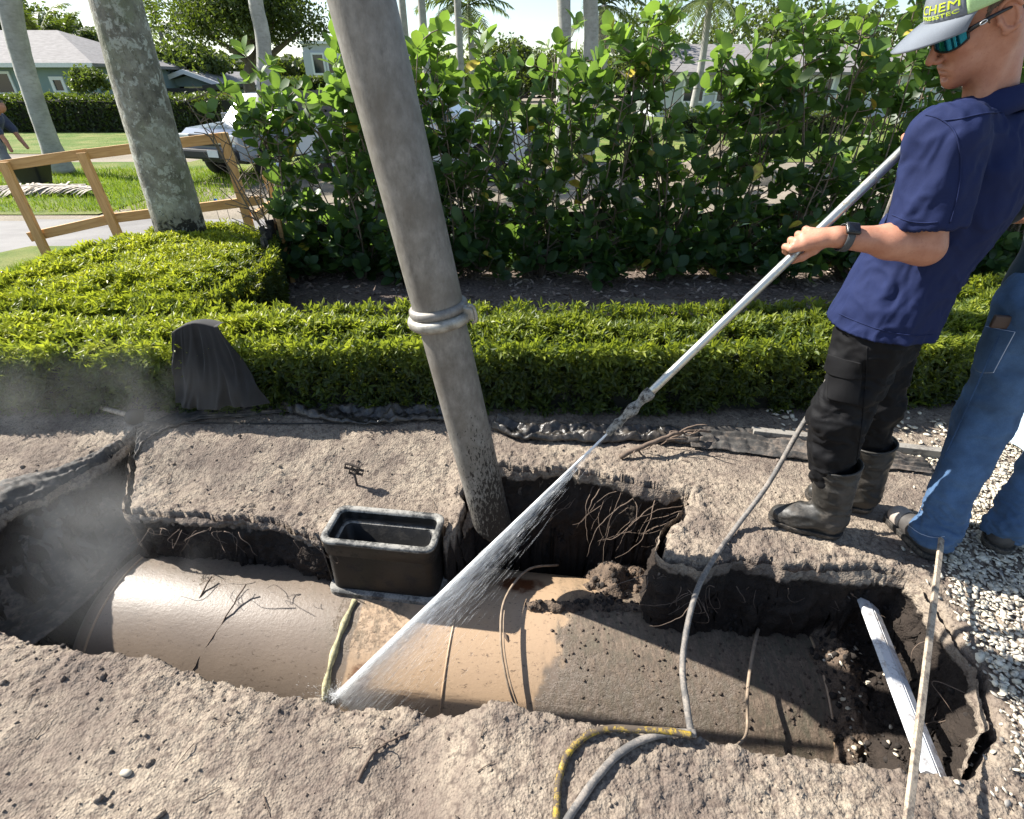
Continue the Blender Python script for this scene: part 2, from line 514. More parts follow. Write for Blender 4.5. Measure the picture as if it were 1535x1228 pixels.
rust = t.ramp(t.math('MULTIPLY', t.attr('rust'), t.noise(c, 14, 5, 0.7, 0.5)), [(0.22, 0.0), (0.42, 1.0)])
col = t.mix(rust, col, (0.10, 0.034, 0.012))
t.set(col, t.ramp(heavy, [(0.0, 0.40), (1.0, 0.72)]), 0, 0.5)
t.bump(t.math('ADD', t.math('MULTIPLY', st, 0.10), t.math('ADD', t.math('MULTIPLY', sp, 0.25), t.math('MULTIPLY', t.math('MULTIPLY', heavy, film), 2.2))), 0.55, 0.008)
M['tank_coat'] = t.m

# black plastic with dried mud
def muddy(name, base, mudcol, amount=0.5, rough=0.4, scale=14, metal=0.0, bump=0.35, bdist=0.004, zs=(1, 1, 1)):
    t = NT(name); c = t.coord()
    n = t.noise(t.mapping(c, zs), scale, 6, 0.7); f = t.noise(c, scale * 7, 3, 0.7)
    k = t.ramp(t.math('ADD', t.math('MULTIPLY', n, 0.7), t.math('MULTIPLY', f, 0.3)), [(0.62 - 0.3 * amount, 0.0), (0.75 - 0.3 * amount, 1.0)])
    t.set(t.mix(k, base, mudcol), t.ramp(k, [(0, rough), (1, 0.9)]), metal)
    t.bump(t.math('ADD', n, t.math('MULTIPLY', f, 0.5)), bump, bdist)
    M[name] = t.m; return t.m
muddy('black_plastic', (0.0025, 0.0025, 0.0025), (0.014, 0.013, 0.012), 0.34, 0.5)
muddy('box_rim', (0.04, 0.04, 0.038), (0.27, 0.26, 0.235), 0.62, 0.5)
muddy('rubber_hose', (0.10, 0.095, 0.09), (0.24, 0.21, 0.18), 0.55, 0.6, 26)
muddy('yellow_hose', (0.42, 0.28, 0.018), (0.075, 0.057, 0.042), 0.78, 0.45, 30)
muddy('boot_rubber', (0.022, 0.0205, 0.018), (0.075, 0.064, 0.053), 0.42, 0.5, 13)
muddy('boot_sole', (0.02, 0.018, 0.016), (0.12, 0.10, 0.08), 0.45, 0.8, 20)
muddy('white_vinyl', (0.62, 0.63, 0.64), (0.22, 0.18, 0.15), 0.36, 0.45, 18)
muddy('lath_wood', (0.42, 0.34, 0.25), (0.16, 0.125, 0.10), 0.5, 0.75, 16, zs=(2, 2, 2))
muddy('edging_wood', (0.24, 0.225, 0.20), (0.09, 0.075, 0.065), 0.4, 0.85, 9)
muddy('lance_metal', (0.50, 0.50, 0.46), (0.26, 0.24, 0.20), 0.3, 0.32, 22, metal=0.85, bump=0.1)
muddy('lance_tip', (0.30, 0.29, 0.26), (0.035, 0.03, 0.026), 0.55, 0.6, 60, bump=0.8, bdist=0.006)
plain('root', (0.115, 0.082, 0.06), 0.85, var=0.4, scale=30, bump=0.5, bscale=150)
plain('pale_root', (0.25, 0.19, 0.135), 0.8, var=0.35, scale=30, bump=0.4, bscale=150)
plain('strap', (0.36, 0.33, 0.19), 0.85, var=0.5, scale=40, bump=0.6, bscale=90)
plain('clay_clod', (0.20, 0.15, 0.12), 0.95, var=0.5, scale=40, bump=0.8, bscale=220, bdist=0.004)
plain('dark_clod', (0.022, 0.017, 0.014), 0.95, var=0.5, scale=40, bump=0.8, bscale=220, bdist=0.004)
plain('mud_clod', (0.085, 0.062, 0.046), 0.9, var=0.4, scale=40, bump=0.8, bscale=220, bdist=0.004)
plain('rusty_iron', (0.06, 0.045, 0.035), 0.8, var=0.4, scale=60)

# galvanised / painted vacuum pipe, mud splashes low down
t = NT('vac_pipe'); c = t.coord()
st = t.noise(t.mapping(c, (4, 4, 2.2)), 9, 6, 0.7); sp = t.noise(t.mapping(c, (1, 1, 0.35), (0.0, 0.5, 0.0)), 120, 3, 0.7)
bl = t.noise(c, 6, 5, 0.65)
col = t.ramp(st, [(0.32, (0.135, 0.125, 0.11)), (0.68, (0.265, 0.25, 0.225))])
col = t.mix(t.ramp(bl, [(0.38, 0.7), (0.56, 0.0)]), col, (0.13, 0.115, 0.095))
col = t.mix(t.ramp(t.noise(t.mapping(c, (40, 40, 6)), 4, 4, 0.7), [(0.28, 0.8), (0.36, 0.0)]), col, (0.09, 0.08, 0.07))
sep = t.math('ADD', t.attr('splash'), t.math('MULTIPLY', t.math('SUBTRACT', sp, 0.5), 2.0))
k = t.ramp(sep, [(0.62, 0.0), (0.70, 1.0)])
col = t.mix(k, col, (0.018, 0.015, 0.013))
t.set(col, 0.55, 0.25); t.bump(t.math('ADD', st, t.math('MULTIPLY', sp, 0.4)), 0.25, 0.003); M['vac_pipe'] = t.m
t = NT('coupling'); c = t.coord()
n = t.noise(c, 30, 5, 0.65)
t.set(t.ramp(n, [(0.35, (0.20, 0.185, 0.155)), (0.65, (0.40, 0.385, 0.335))]), 0.45, 0.3); t.bump(n, 0.3, 0.004); M['coupling'] = t.m

# foliage: tint 0 dark .. 1 pale; new growth, plus sun and shade painted in
def foliage(name, stops, rough=0.4, trans=0.35, gloss=0.5, tcol=(0.35, 0.5, 0.03)):
    t = NT(name)
    a = t.attr('tint'); col = t.ramp(a, stops)
    n = t.noise(t.pos(), 35, 2, 0.5)
    col = t.mix(0.25, col, t.ramp(n, [(0.3, (0.25, 0.25, 0.25)), (0.7, (1, 1, 1))]), 'MULTIPLY')
    t.set(col, rough, 0, gloss)
    tr = t.n.new('ShaderNodeBsdfTranslucent')
    t.l(t.mix(0.5, col, tcol), tr.inputs[0])
    mx = t.n.new('ShaderNodeMixShader'); mx.inputs[0].default_value = trans
    t.l(t.p.outputs[0], mx.inputs[1]); t.l(tr.outputs[0], mx.inputs[2]); t.l(mx.outputs[0], t.out.inputs[0])
    M[name] = t.m; return t.m
foliage('hedge_leaf', [(0.0, (0.025, 0.042, 0.014)), (0.4, (0.07, 0.11, 0.022)), (0.75, (0.24, 0.28, 0.03)), (1.0, (0.46, 0.47, 0.04))], 0.45, 0.42, 0.35, (0.5, 0.6, 0.04))
foliage('hedge_lime', [(0.0, (0.03, 0.05, 0.012)), (0.4, (0.12, 0.18, 0.02)), (0.75, (0.34, 0.38, 0.028)), (1.0, (0.56, 0.53, 0.04))], 0.45, 0.42, 0.35, (0.55, 0.62, 0.04))
foliage('clusia_leaf', [(0.0, (0.022, 0.048, 0.024)), (0.5, (0.052, 0.11, 0.034)), (0.8, (0.12, 0.21, 0.035)), (1.0, (0.24, 0.33, 0.045))], 0.42, 0.45, 0.4, (0.34, 0.55, 0.06))
foliage('far_leaf', [(0.0, (0.02, 0.03, 0.012)), (0.5, (0.05, 0.07, 0.022)), (1.0, (0.12, 0.15, 0.04))], 0.5, 0.25, 0.3)
foliage('grass_blade', [(0.0, (0.06, 0.11, 0.012)), (0.6, (0.17, 0.26, 0.02)), (1.0, (0.34, 0.38, 0.06))], 0.6, 0.35, 0.2)
plain('hedge_core', (0.022, 0.022, 0.014), 0.95, var=0.4, scale=30)
plain('clusia_stem', (0.16, 0.125, 0.09), 0.8, var=0.35, scale=40, bump=0.4, bscale=120)
plain('dry_stem', (0.22, 0.17, 0.13), 0.85, var=0.4, scale=40)

# palm bark with lichen
t = NT('palm_bark'); c = t.coord()
n1 = t.noise(c, 4.5, 6, 0.65); n2 = t.noise(c, 14, 6, 0.7, 0.4); n3 = t.noise(t.mapping(c, (1, 1, 0.5)), 40, 4, 0.7)
col = t.ramp(n1, [(0.36, (0.10, 0.095, 0.075)), (0.5, (0.215, 0.205, 0.165)), (0.64, (0.33, 0.33, 0.275))])
col = t.mix(t.ramp(n2, [(0.53, 0.0), (0.58, 0.85)]), col, (0.43, 0.44, 0.39))
col = t.mix(t.ramp(n3, [(0.32, 0.8), (0.46, 0.0)]), col, (0.075, 0.068, 0.05))
col = t.mix(t.ramp(t.noise(c, 2.7, 4, 0.6), [(0.52, 0.0), (0.68, 0.5)]), col, (0.20, 0.23, 0.13))
rot = t.ramp(t.math('ADD', t.attr('rot'), t.math('MULTIPLY', t.math('SUBTRACT', n2, 0.5), 1.4)), [(0.6, 0.0), (0.7, 1.0)])
col = t.mix(rot, col, (0.02, 0.018, 0.012))
t.set(col, 0.85); t.bump(t.math('ADD', t.math('ADD', n2, n3), t.math('MULTIPLY', rot, -0.6)), 0.6, 0.015); M['palm_bark'] = t.m
t = NT('smooth_bark'); c = t.coord()
n1 = t.noise(c, 3.0, 5, 0.65); n2 = t.noise(t.mapping(c, (1, 1, 3)), 8, 4, 0.6)
col = t.ramp(n1, [(0.35, (0.26, 0.26, 0.235)), (0.65, (0.40, 0.40, 0.37))])
col = t.mix(t.ramp(n2, [(0.35, 0.4), (0.5, 0.0)]), col, (0.17, 0.17, 0.14))
t.set(col, 0.8); t.bump(n2, 0.3, 0.01); M['smooth_bark'] = t.m
plain('tree_bark', (0.12, 0.10, 0.08), 0.9, var=0.4, scale=3)

# lumber
t = NT('lumber'); c = t.coord()
g = t.noise(t.mapping(c, (1.5, 22, 22)), 3, 4, 0.6, 0.6); k = t.voro(t.mapping(c, (1.6, 9, 9)), 2.2)
col = t.ramp(g, [(0.3, (0.44, 0.24, 0.085)), (0.6, (0.60, 0.36, 0.145)), (0.8, (0.64, 0.42, 0.19))])
col = t.mix(t.ramp(k, [(0.06, 0.8), (0.16, 0.0)]), col, (0.18, 0.09, 0.04))
t.set(col, 0.75); t.bump(g, 0.2, 0.003); M['lumber'] = t.m

# cloth
def cloth(name, color, var=0.15, rough=0.85, weave=420, wr=0.35, big=6, dirt=None, sheen=0.2):
    t = NT(name); c = t.coord()
    n = t.noise(c, big, 5, 0.6); w = t.noise(c, weave, 2, 0.6)
    d = tuple(x * (1 - var) for x in color); b = tuple(min(1, x * (1 + var)) for x in color)
    col = t.ramp(n, [(0.35, d), (0.65, b)])
    col = t.mix(t.ramp(w, [(0.4, 0.18), (0.6, 0.0)]), col, tuple(x * 0.45 for x in color))
    if dirt is not None:
        dn = t.math('ADD', t.attr('dirt'), t.math('MULTIPLY', t.math('SUBTRACT', t.noise(c, 34, 6, 0.75), 0.5), 1.9))
        col = t.mix(t.ramp(dn, [(0.68, 0.0), (1.0, 0.7)]), col, dirt)
    t.set(col, rough, 0, 0.2)
    t.p.inputs['Sheen Weight'].default_value = sheen
    t.p.inputs['Sheen Roughness'].default_value = 0.5
    t.bump(t.math('ADD', t.math('MULTIPLY', w, 0.12), t.noise(t.mapping(c, (1, 1, 0.6)), 26, 3, 0.55)), wr, 0.006)
    M[name] = t.m; return t.m
cloth('navy_cloth', (0.011, 0.018, 0.064), 0.10, wr=0.3, sheen=0.0)
cloth('black_cloth', (0.0045, 0.0045, 0.0055), 0.2, 0.75, dirt=(0.13, 0.115, 0.10), sheen=0.0)
cloth('denim', (0.060, 0.112, 0.205), 0.30, 0.9, 300, 0.35, 9, sheen=0.05)
cloth('teal_cloth', (0.012, 0.03, 0.045), 0.2)
cloth('cap_cloth', (0.17, 0.19, 0.22), 0.08, 0.9, 700, 0.1)
cloth('cap_mesh', (0.42, 0.62, 0.30), 0.15, 0.9, 500, 0.3)
cloth('dull_navy', (0.05, 0.06, 0.11), 0.15)
cloth('grey_cloth', (0.22, 0.22, 0.23), 0.15)
t = NT('geotextile'); c = t.pos()
n = t.noise(c, 9, 5, 0.65); w = t.noise(c, 260, 2, 0.6)
col = t.ramp(n, [(0.35, (0.022, 0.021, 0.02)), (0.68, (0.075, 0.07, 0.064))])
dk = t.ramp(t.math('ADD', t.attr('dirt'), t.math('MULTIPLY', t.math('SUBTRACT', t.noise(c, 22, 5, 0.7), 0.5), 1.5)), [(0.4, 0.0), (0.8, 0.9)])
col = t.mix(dk, col, (0.22, 0.175, 0.14))
t.set(col, 0.75, 0, 0.4); t.bump(t.math('ADD', w, t.math('MULTIPLY', n, 2)), 0.35, 0.004); M['geotextile'] = t.m
cloth('dark_fabric', (0.026, 0.025, 0.024), 0.25, 0.8, 350, 0.12, 5, sheen=0.1)
t = NT('black_sheet'); c = t.pos()
n = t.noise(c, 16, 5, 0.65)
col = t.ramp(n, [(0.4, (0.012, 0.012, 0.012)), (0.72, (0.10, 0.085, 0.07))])
t.set(col, 0.32, 0, 0.5); t.bump(t.noise(c, 30, 4, 0.6, 0.8), 0.6, 0.012); M['black_sheet'] = t.m
t = NT('silt_fabric'); c = t.pos()
t.set(t.ramp(t.noise(c, 6, 4, 0.6), [(0.3, (0.008, 0.008, 0.008)), (0.7, (0.022, 0.022, 0.022))]), 0.6); t.bump(t.noise(c, 12, 3, 0.6), 0.4, 0.02); M['silt_fabric'] = t.m

# skin
t = NT('skin'); c = t.coord()
n = t.noise(c, 22, 4, 0.6); f = t.noise(c, 170, 3, 0.6)
col = t.ramp(n, [(0.3, (0.36, 0.155, 0.095)), (0.7, (0.47, 0.235, 0.155))])
col = t.mix(t.ramp(f, [(0.32, 0.35), (0.44, 0.0)]), col, (0.30, 0.12, 0.075))
t.set(col, 0.5, 0, 0.4); t.p.inputs['Subsurface Weight'].default_value = 0.06
t.p.inputs['Subsurface Radius'].default_value = (0.01, 0.004, 0.002); t.p.inputs['Subsurface Scale'].default_value = 0.3
t.bump(t.noise(c, 140, 4, 0.65), 0.22, 0.002); M['skin'] = t.m
plain('lip_skin', (0.46, 0.19, 0.14), 0.45)
t = NT('hair'); c = t.coord()
n = t.noise(t.mapping(c, (1, 1, 0.25)), 380, 3, 0.7)
t.set(t.ramp(n, [(0.35, (0.045, 0.032, 0.024)), (0.7, (0.17, 0.125, 0.09))]), 0.7); t.bump(n, 0.8, 0.004); M['hair'] = t.m
plain('lime_thread', (0.62, 0.78, 0.03), 0.7, var=0.1, scale=200, bump=0.4, bscale=900)
plain('frame_plastic', (0.012, 0.012, 0.013), 0.3)
plain('emblem_grey', (0.55, 0.57, 0.58), 0.3, metal=0.6)
t = NT('mirror_lens'); t.set((0.015, 0.20, 0.32), 0.06, 0.85); M['mirror_lens'] = t.m
plain('watch_band', (0.05, 0.055, 0.06), 0.6)
t = NT('watch_glass'); t.set((0.01, 0.012, 0.016), 0.05, 0, 0.6); M['watch_glass'] = t.m
plain('shoe_leather', (0.055, 0.05, 0.047), 0.6, var=0.3, scale=25, bump=0.3)
plain('shoe_toe', (0.34, 0.29, 0.25), 0.7, var=0.25, scale=25)
plain('wallet', (0.06, 0.035, 0.025), 0.6)
plain('stitch', (0.42, 0.48, 0.58), 0.8)

# background
t = NT('teal_stucco'); c = t.coord()
n = t.noise(c, 0.8, 4, 0.6); t.set(t.ramp(n, [(0.3, (0.19, 0.255, 0.26)), (0.7, (0.24, 0.31, 0.31))]), 0.9); t.bump(t.noise(c, 40, 3, 0.6), 0.3, 0.02); M['teal_stucco'] = t.m
t = NT('roof_shingle'); c = t.coord()
n = t.noise(t.mapping(c, (1, 1, 6)), 3, 5, 0.7); t.set(t.ramp(n, [(0.3, (0.15, 0.14, 0.135)), (0.7, (0.27, 0.255, 0.245))]), 0.9); t.bump(n, 0.4, 0.03); M['roof_shingle'] = t.m
plain('white_trim', (0.72, 0.73, 0.73), 0.6, var=0.05)
plain('white_stucco', (0.47, 0.49, 0.51), 0.85, var=0.06, scale=2)
plain('dark_beam', (0.05, 0.045, 0.042), 0.8)
t = NT('window_glass'); t.set((0.02, 0.03, 0.035), 0.08, 0, 0.8); M['window_glass'] = t.m
t = NT('car_white'); t.set((0.50, 0.52, 0.54), 0.3, 0, 0.5); t.p.inputs['Coat Weight'].default_value = 0.5; M['car_white'] = t.m
t = NT('car_silver'); t.set((0.20, 0.22, 0.25), 0.3, 0.3, 0.5); t.p.inputs['Coat Weight'].default_value = 0.5; M['car_silver'] = t.m
plain('tyre', (0.018, 0.018, 0.018), 0.85)
plain('chrome_dull', (0.55, 0.56, 0.57), 0.3, metal=0.8)
plain('black_trim', (0.02, 0.02, 0.022), 0.55)
plain('orange_plastic', (0.62, 0.12, 0.04), 0.5)
plain('blue_plastic', (0.02, 0.03, 0.30), 0.5)
plain('red_plastic', (0.35, 0.03, 0.03), 0.6)
plain('lens_clear', (0.75, 0.75, 0.72), 0.15)
plain('pink_tape', (0.80, 0.05, 0.22), 0.6)
plain('blue_flag', (0.03, 0.22, 0.62), 0.6)
plain('wood_rack', (0.10, 0.095, 0.09), 0.85, var=0.3, scale=6)
plain('dry_frond', (0.42, 0.37, 0.31), 0.9, var=0.3, scale=14)
plain('black_pebble', (0.03, 0.032, 0.038), 0.35, var=0.6, scale=9)
plain('pale_blue_tarp', (0.36, 0.46, 0.54), 0.4, var=0.2, scale=5, bump=0.4, bscale=14, bdist=0.02)
plain('trunk_far', (0.30, 0.29, 0.27), 0.9, var=0.25, scale=5)
t = NT('shell_chip')
a = t.attr('tint')
t.set(t.ramp(a, [(0.0, (0.12, 0.105, 0.09)), (0.25, (0.32, 0.30, 0.27)), (0.6, (0.52, 0.46, 0.35)), (1.0, (0.72, 0.66, 0.53))]), 0.7)
t.bump(t.noise(t.pos(), 160, 3, 0.6), 0.4, 0.002); M['shell_chip'] = t.m
# ------------------------------------------------------------------ the lie of the land
def tz(x, y):
    return -0.30 * sstep(5.0, 9.0, np.asarray(y, float)) + 0 * np.asarray(x, float)
def sheet(name, xs, ys, off, mat, hole=None, mask=None, amp=0.0, scale=1.0):
    X, Y = np.meshgrid(np.asarray(xs, float), np.asarray(ys, float), indexing='ij')
    Z = tz(X, Y) + off
    if amp: Z = Z + amp * fbm(P3(X, Y), scale, 3, 5)
    F = grid_faces(len(xs), len(ys))
    V = np.stack([X, Y, Z], -1).reshape(-1, 3)
    cen = V[F].mean(1)
    keep = np.ones(len(F), bool)
    if hole: keep &= ~((cen[:, 0] > hole[0]) & (cen[:, 0] < hole[1]) & (cen[:, 1] > hole[2]) & (cen[:, 1] < hole[3]))
    if mask is not None: keep &= mask(cen[:, 0], cen[:, 1])
    F = F[keep]
    used, inv = np.unique(F, return_inverse=True)
    o = obj(name, V[used], inv.reshape(F.shape), mat)
    o['kind'] = 'structure'
    return o
PX0, PX1, PY0, PY1 = -3.9, 2.9, 0.25, 2.95
gx = np.concatenate([[-400, -200, -100, -60, -40, -28, -20, -14, -10, -8, -6, -5], np.linspace(PX0, PX1, 12), [4, 5, 6, 8, 10, 14, 20, 28, 40, 60, 100, 200, 400]])
gy = np.concatenate([[-120, -40, -12, -4, -1], np.linspace(PY0, PY1, 6), np.linspace(3.2, 10, 25), [12, 15, 20, 28, 40, 60, 100, 200, 500, 900]])
sheet('ground', gx, gy, -0.012, M['ground'], hole=(PX0, PX1, PY0, PY1))

# planting bed of mulch
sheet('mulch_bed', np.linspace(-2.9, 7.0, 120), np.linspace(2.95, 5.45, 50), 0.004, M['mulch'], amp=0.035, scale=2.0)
def strip_mask(x, y): return y > 5.32 + 0.25 * np.sin(x * 1.3) * 0.3 - 0.35 * sstep(-3.2, -4.6, x)
sheet('grass_strip', np.linspace(-5.8, 9, 75), np.linspace(4.7, 6.95, 24), 0.006, M['lawn'], mask=lambda x, y: (y > 4.95 + 0.28 * np.clip(x + 4.9, -1, 1.2)) & (y < 6.25 + 0.1 * np.sin(x * 2) + 0.55 * sstep(-4.9, -2.8, x)))
sheet('road', np.concatenate([[-80, -40, -20, -12], np.linspace(-10, 12, 60), [20, 40, 80]]), np.linspace(4.6, 9.6, 40), 0.002, M['asphalt'],
      mask=lambda x, y: (y > 6.1 + 0.45 * sstep(-4.9, -2.8, x) - 2.2 * sstep(-4.5, -6.2, x)) & (y < 9.0 + 0.12 * np.sin(x * 1.7) + 0.02 * x))
sheet('far_lawn', np.concatenate([[-90, -60, -40], np.linspace(-30, 30, 61), [40, 60, 90]]), np.concatenate([np.linspace(9.0, 14, 26), [16, 18, 20, 23, 26, 30, 36, 45, 60]]), 0.004, M['lawn'],
      mask=lambda x, y: (y > 9.25 + 0.15 * np.sin(x * 1.3) + 0.02 * x) & ~((x > -7.5) & (x < 9) & (y < 15.2 + np.sin(x)) ) & ~((y > 15.5) & (y < 17.6) & (x < -9)), amp=0.03, scale=0.8)

# ------------------------------------------------------------------ the excavation
TA, TB, TR, TY0, TZC = -0.127, 0.0, 0.50, 1.475, -0.89
TD = np.array([math.cos(TA), math.sin(TA), 0.0]); TS = np.array([-math.sin(TA), math.cos(TA), 0.0])  # TS points away from camera
TO = np.array([0, TY0, TZC])
TL0, TL1, THEAD = -1.856, 1.27, 0.24
near_lip = [(-2.9, 1.42), (-2.3, 1.28), (-1.81, 1.17), (-1.53, 1.10), (-1.35, 1.11), (-1.1, 1.04), (-0.94, 0.98), (-0.63, 0.95), (-0.5, 0.91), (-0.31, 0.90), (-0.16, 0.85), (-0.02, 0.86), (0.27, 0.80), (0.63, 0.73), (0.89, 0.70), (1.18, 0.66), (1.26, 0.67), (1.43, 0.81), (1.50, 0.96), (1.54, 1.15), (1.55, 1.33)]
far_lip = [(1.43, 1.40), (1.25, 1.39), (1.07, 1.40), (0.88, 1.43), (0.74, 1.40), (0.62, 1.44), (0.66, 1.56), (0.80, 1.72), (0.82, 1.82), (0.6, 1.90), (0.33, 1.99), (0.04, 2.01), (-0.08, 2.05), (-0.24, 1.94), (-0.22, 1.80), (-0.26, 1.70)]
blk = [(655, 815), (560, 815), (490, 806), (440, 790), (400, 778), (300, 772), (215, 766), (198, 770), (204, 735), (212, 705), (232, 662)]
blk = [tuple(uz(px, py, -0.12)[:2]) for px, py in blk]
left_lip = [tuple(uz(*p)[:2]) for p in [(150, 680), (100, 702), (0, 757), (-120, 830)]] + [(-2.95, 1.62)]
LIP = np.array(near_lip + far_lip + blk + left_lip)
def poly_sd(x, y, poly):
    p = np.stack([x, y], -1); d = np.full(x.shape, 1e9); inside = np.zeros(x.shape, bool)
    n = len(poly)
    for i in range(n):
        a, b = poly[i], poly[(i + 1) % n]
        ba = b - a; pa = p - a
        t = np.clip((pa @ ba) / (ba @ ba), 0, 1)
        d = np.minimum(d, np.linalg.norm(pa - t[..., None] * ba, axis=-1))
        c = ((a[1] > y) != (b[1] > y)) & (x < (b[0] - a[0]) * (y - a[1]) / (b[1] - a[1] + 1e-12) + a[0])
        inside ^= c
    return np.where(inside, -d, d)
def tank_top(x, y):
    rx, ry = x - TO[0], y - TO[1]
    l = rx * TD[0] + ry * TD[1]; s = rx * TS[0] + ry * TS[1]
    e = np.where(l < TL0, (TL0 - l) / THEAD, np.where(l > TL1, (l - TL1) / THEAD, 0))
    q = TR ** 2 * np.clip(1 - e ** 2, 0, 1) - s ** 2
    return np.where(q > 0, TZC + np.sqrt(np.maximum(q, 0)), -9), l, s
def soil_height(X, Y):
    p = P3(X, Y)
    wx = 0.030 * fbm(p, 5.0, 2, 1) + 0.020 * fbm(p, 15, 2, 2); wy = 0.030 * fbm(p, 5.0, 2, 11) + 0.020 * fbm(p, 15, 2, 12)
    d = poly_sd(X + wx, Y + wy, LIP)
    top = -0.12 * sstep(2.35, 1.85, Y) * sstep(-0.02, -0.34, X) * sstep(-2.5, -1.9, X)
    top = top + 0.022 * fbm(p, 1.6, 3, 3) + 0.016 * fbm(p, 7, 4, 4)
    rough = sstep(0.30, 0.0, np.abs(d)) * 0.7 + 0.42 + 0.35 * (fbm(p, 1.3, 2, 77) > 0.05)
    crumb = 0.010 * fbm(p, 28, 3, 6) + 0.0075 * np.abs(fbm(p, 60, 2, 8)) + 0.006 * noise3(p, 95, 9)
    top = top + rough * crumb * 0.95 + 0.02 * np.exp(-np.abs(d - 0.04) / 0.05) * (0.6 + fbm(p, 9, 3, 14))
    # a low spoil ridge on the near bank, edge clods
    w = 0.055 + 0.05 * (fbm(p, 4, 2, 21) + 0.3).clip(0, 1)
    w = w + 0.34 * np.exp(-((X - 0.84) ** 2 + (Y - 1.62) ** 2) / 0.03)
    w = w + 0.35 * sstep(-1.95, -2.3, X) * sstep(1.5, 1.9, Y)
    t_ = np.clip(-d / w, 0, 1)
    g = np.clip(t_ + 0.10 * np.sin(t_ * 9 + 5 * fbm(p, 6, 2, 31)) * (t_ > 0) * (t_ < 1), 0, 1)
    D = (1.02 - 0.62 * sstep(1.16, 1.34, X)) + 0.06 * fbm(p, 3, 3, 41)
    Z = top - D * g
    tt, l, s = tank_top(X, Y)
    n1 = fbm(p, 8, 4, 51)
    th = 0.13 * sstep(0.02, 0.34, s - 0.10 + 0.22 * n1 + 0.10 * sstep(0.55, 0.36, l)) * sstep(0.30, 0.48, l + 0.15 * n1) - 0.012
    th = np.maximum(th, 0.16 * sstep(1.16, 1.48, l + 0.15 * n1) - 0.03)
    th = np.maximum(th, 0.030 * sstep(0.045, 0.0, np.abs(s - 0.03 - 0.12 * l + 0.03 * n1)) * sstep(0.02, 0.12, l + 0.1 * n1) - 0.004)
    th = np.maximum(th, 0.09 * sstep(0.30, 0.42, s + 0.12 * n1) * sstep(-0.1, -0.55, l) - 0.02)
    onm = (tt > -5) & (tt + th > Z) & (d < 0.02) & (th > 0)
    Zt = np.where(onm, tt + th + 0.02 * n1 + 1.5 * crumb, -9)
    Z2 = np.maximum(Z, Zt)
    bl_ = (X + 0.567) * TD[0] + (Y - 1.665) * TD[1]; bs_ = (X + 0.567) * TS[0] + (Y - 1.665) * TS[1]
    Z2 = np.where((np.abs(bl_) < 0.262) & (np.abs(bs_) < 0.125), np.minimum(Z2, -0.47), Z2)
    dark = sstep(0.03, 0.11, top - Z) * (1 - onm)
    mud = onm * 0.85 + 0.0
    # wet humus patch trodden round the hole
    return Z2, dark, mud, d, top
nx_, ny_ = 920, 340
sx = np.linspace(PX0, PX1, nx_); v_ = np.linspace(0, 1, ny_); sy = PY0 + (PY1 - PY0) * (0.55 * v_ + 0.45 * v_ ** 1.8)
SX, SY = np.meshgrid(sx, sy, indexing='ij')
SZ, SDK, SMD, SDIST, STOP = soil_height(SX, SY)
edge = np.minimum.reduce([SX - PX0, PX1 - SX, SY - PY0 + 0.2, PY1 - SY])
SZ = SZ * sstep(0, 0.25, edge) - 0.004 * (1 - sstep(0, 0.25, edge))
SV = np.stack([SX, SY, SZ], -1)
# broken faces: push steep walls about sideways
steep = sstep(0.02, 0.2, STOP - SZ) * (1 - SMD)
p_ = SV.reshape(-1, 3)
SV[..., 0] += steep * (0.05 * fbm(p_, 9, 3, 71) + 0.022 * fbm(p_, 30, 3, 73)).reshape(SX.shape)
SV[..., 1] += steep * (0.05 * fbm(p_, 9, 3, 72) + 0.022 * fbm(p_, 30, 3, 74)).reshape(SX.shape)
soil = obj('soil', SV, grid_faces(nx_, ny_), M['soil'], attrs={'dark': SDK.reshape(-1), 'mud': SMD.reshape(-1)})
soil['kind'] = 'structure'
def soil_z(x, y):
    x = np.atleast_1d(np.asarray(x, float)); y = np.atleast_1d(np.asarray(y, float))
    i = np.clip(np.searchsorted(sx, x) - 1, 0, nx_ - 2); j = np.clip(np.searchsorted(sy, y) - 1, 0, ny_ - 2)
    f = ((x - sx[i]) / (sx[i + 1] - sx[i])).clip(0, 1); g = ((y - sy[j]) / (sy[j + 1] - sy[j])).clip(0, 1)
    return (SZ[i, j] * (1 - f) * (1 - g) + SZ[i + 1, j] * f * (1 - g) + SZ[i, j + 1] * (1 - f) * g + SZ[i + 1, j + 1] * f * g)
def on_soil(px, py, lift=0.0):
    """survey point on the soil surface: walk along the sight line"""
    d = ray(px, py); o = np.array([0, 0, CH])
    t = np.linspace(1.0, 4.2, 1600)
    P = o + d * t[:, None]
    ok = P[:, 2] < soil_z(P[:, 0], P[:, 1])
    k = np.argmax(ok) if ok.any() else len(t) - 1
    q = P[k].copy(); q[2] += lift
    return q

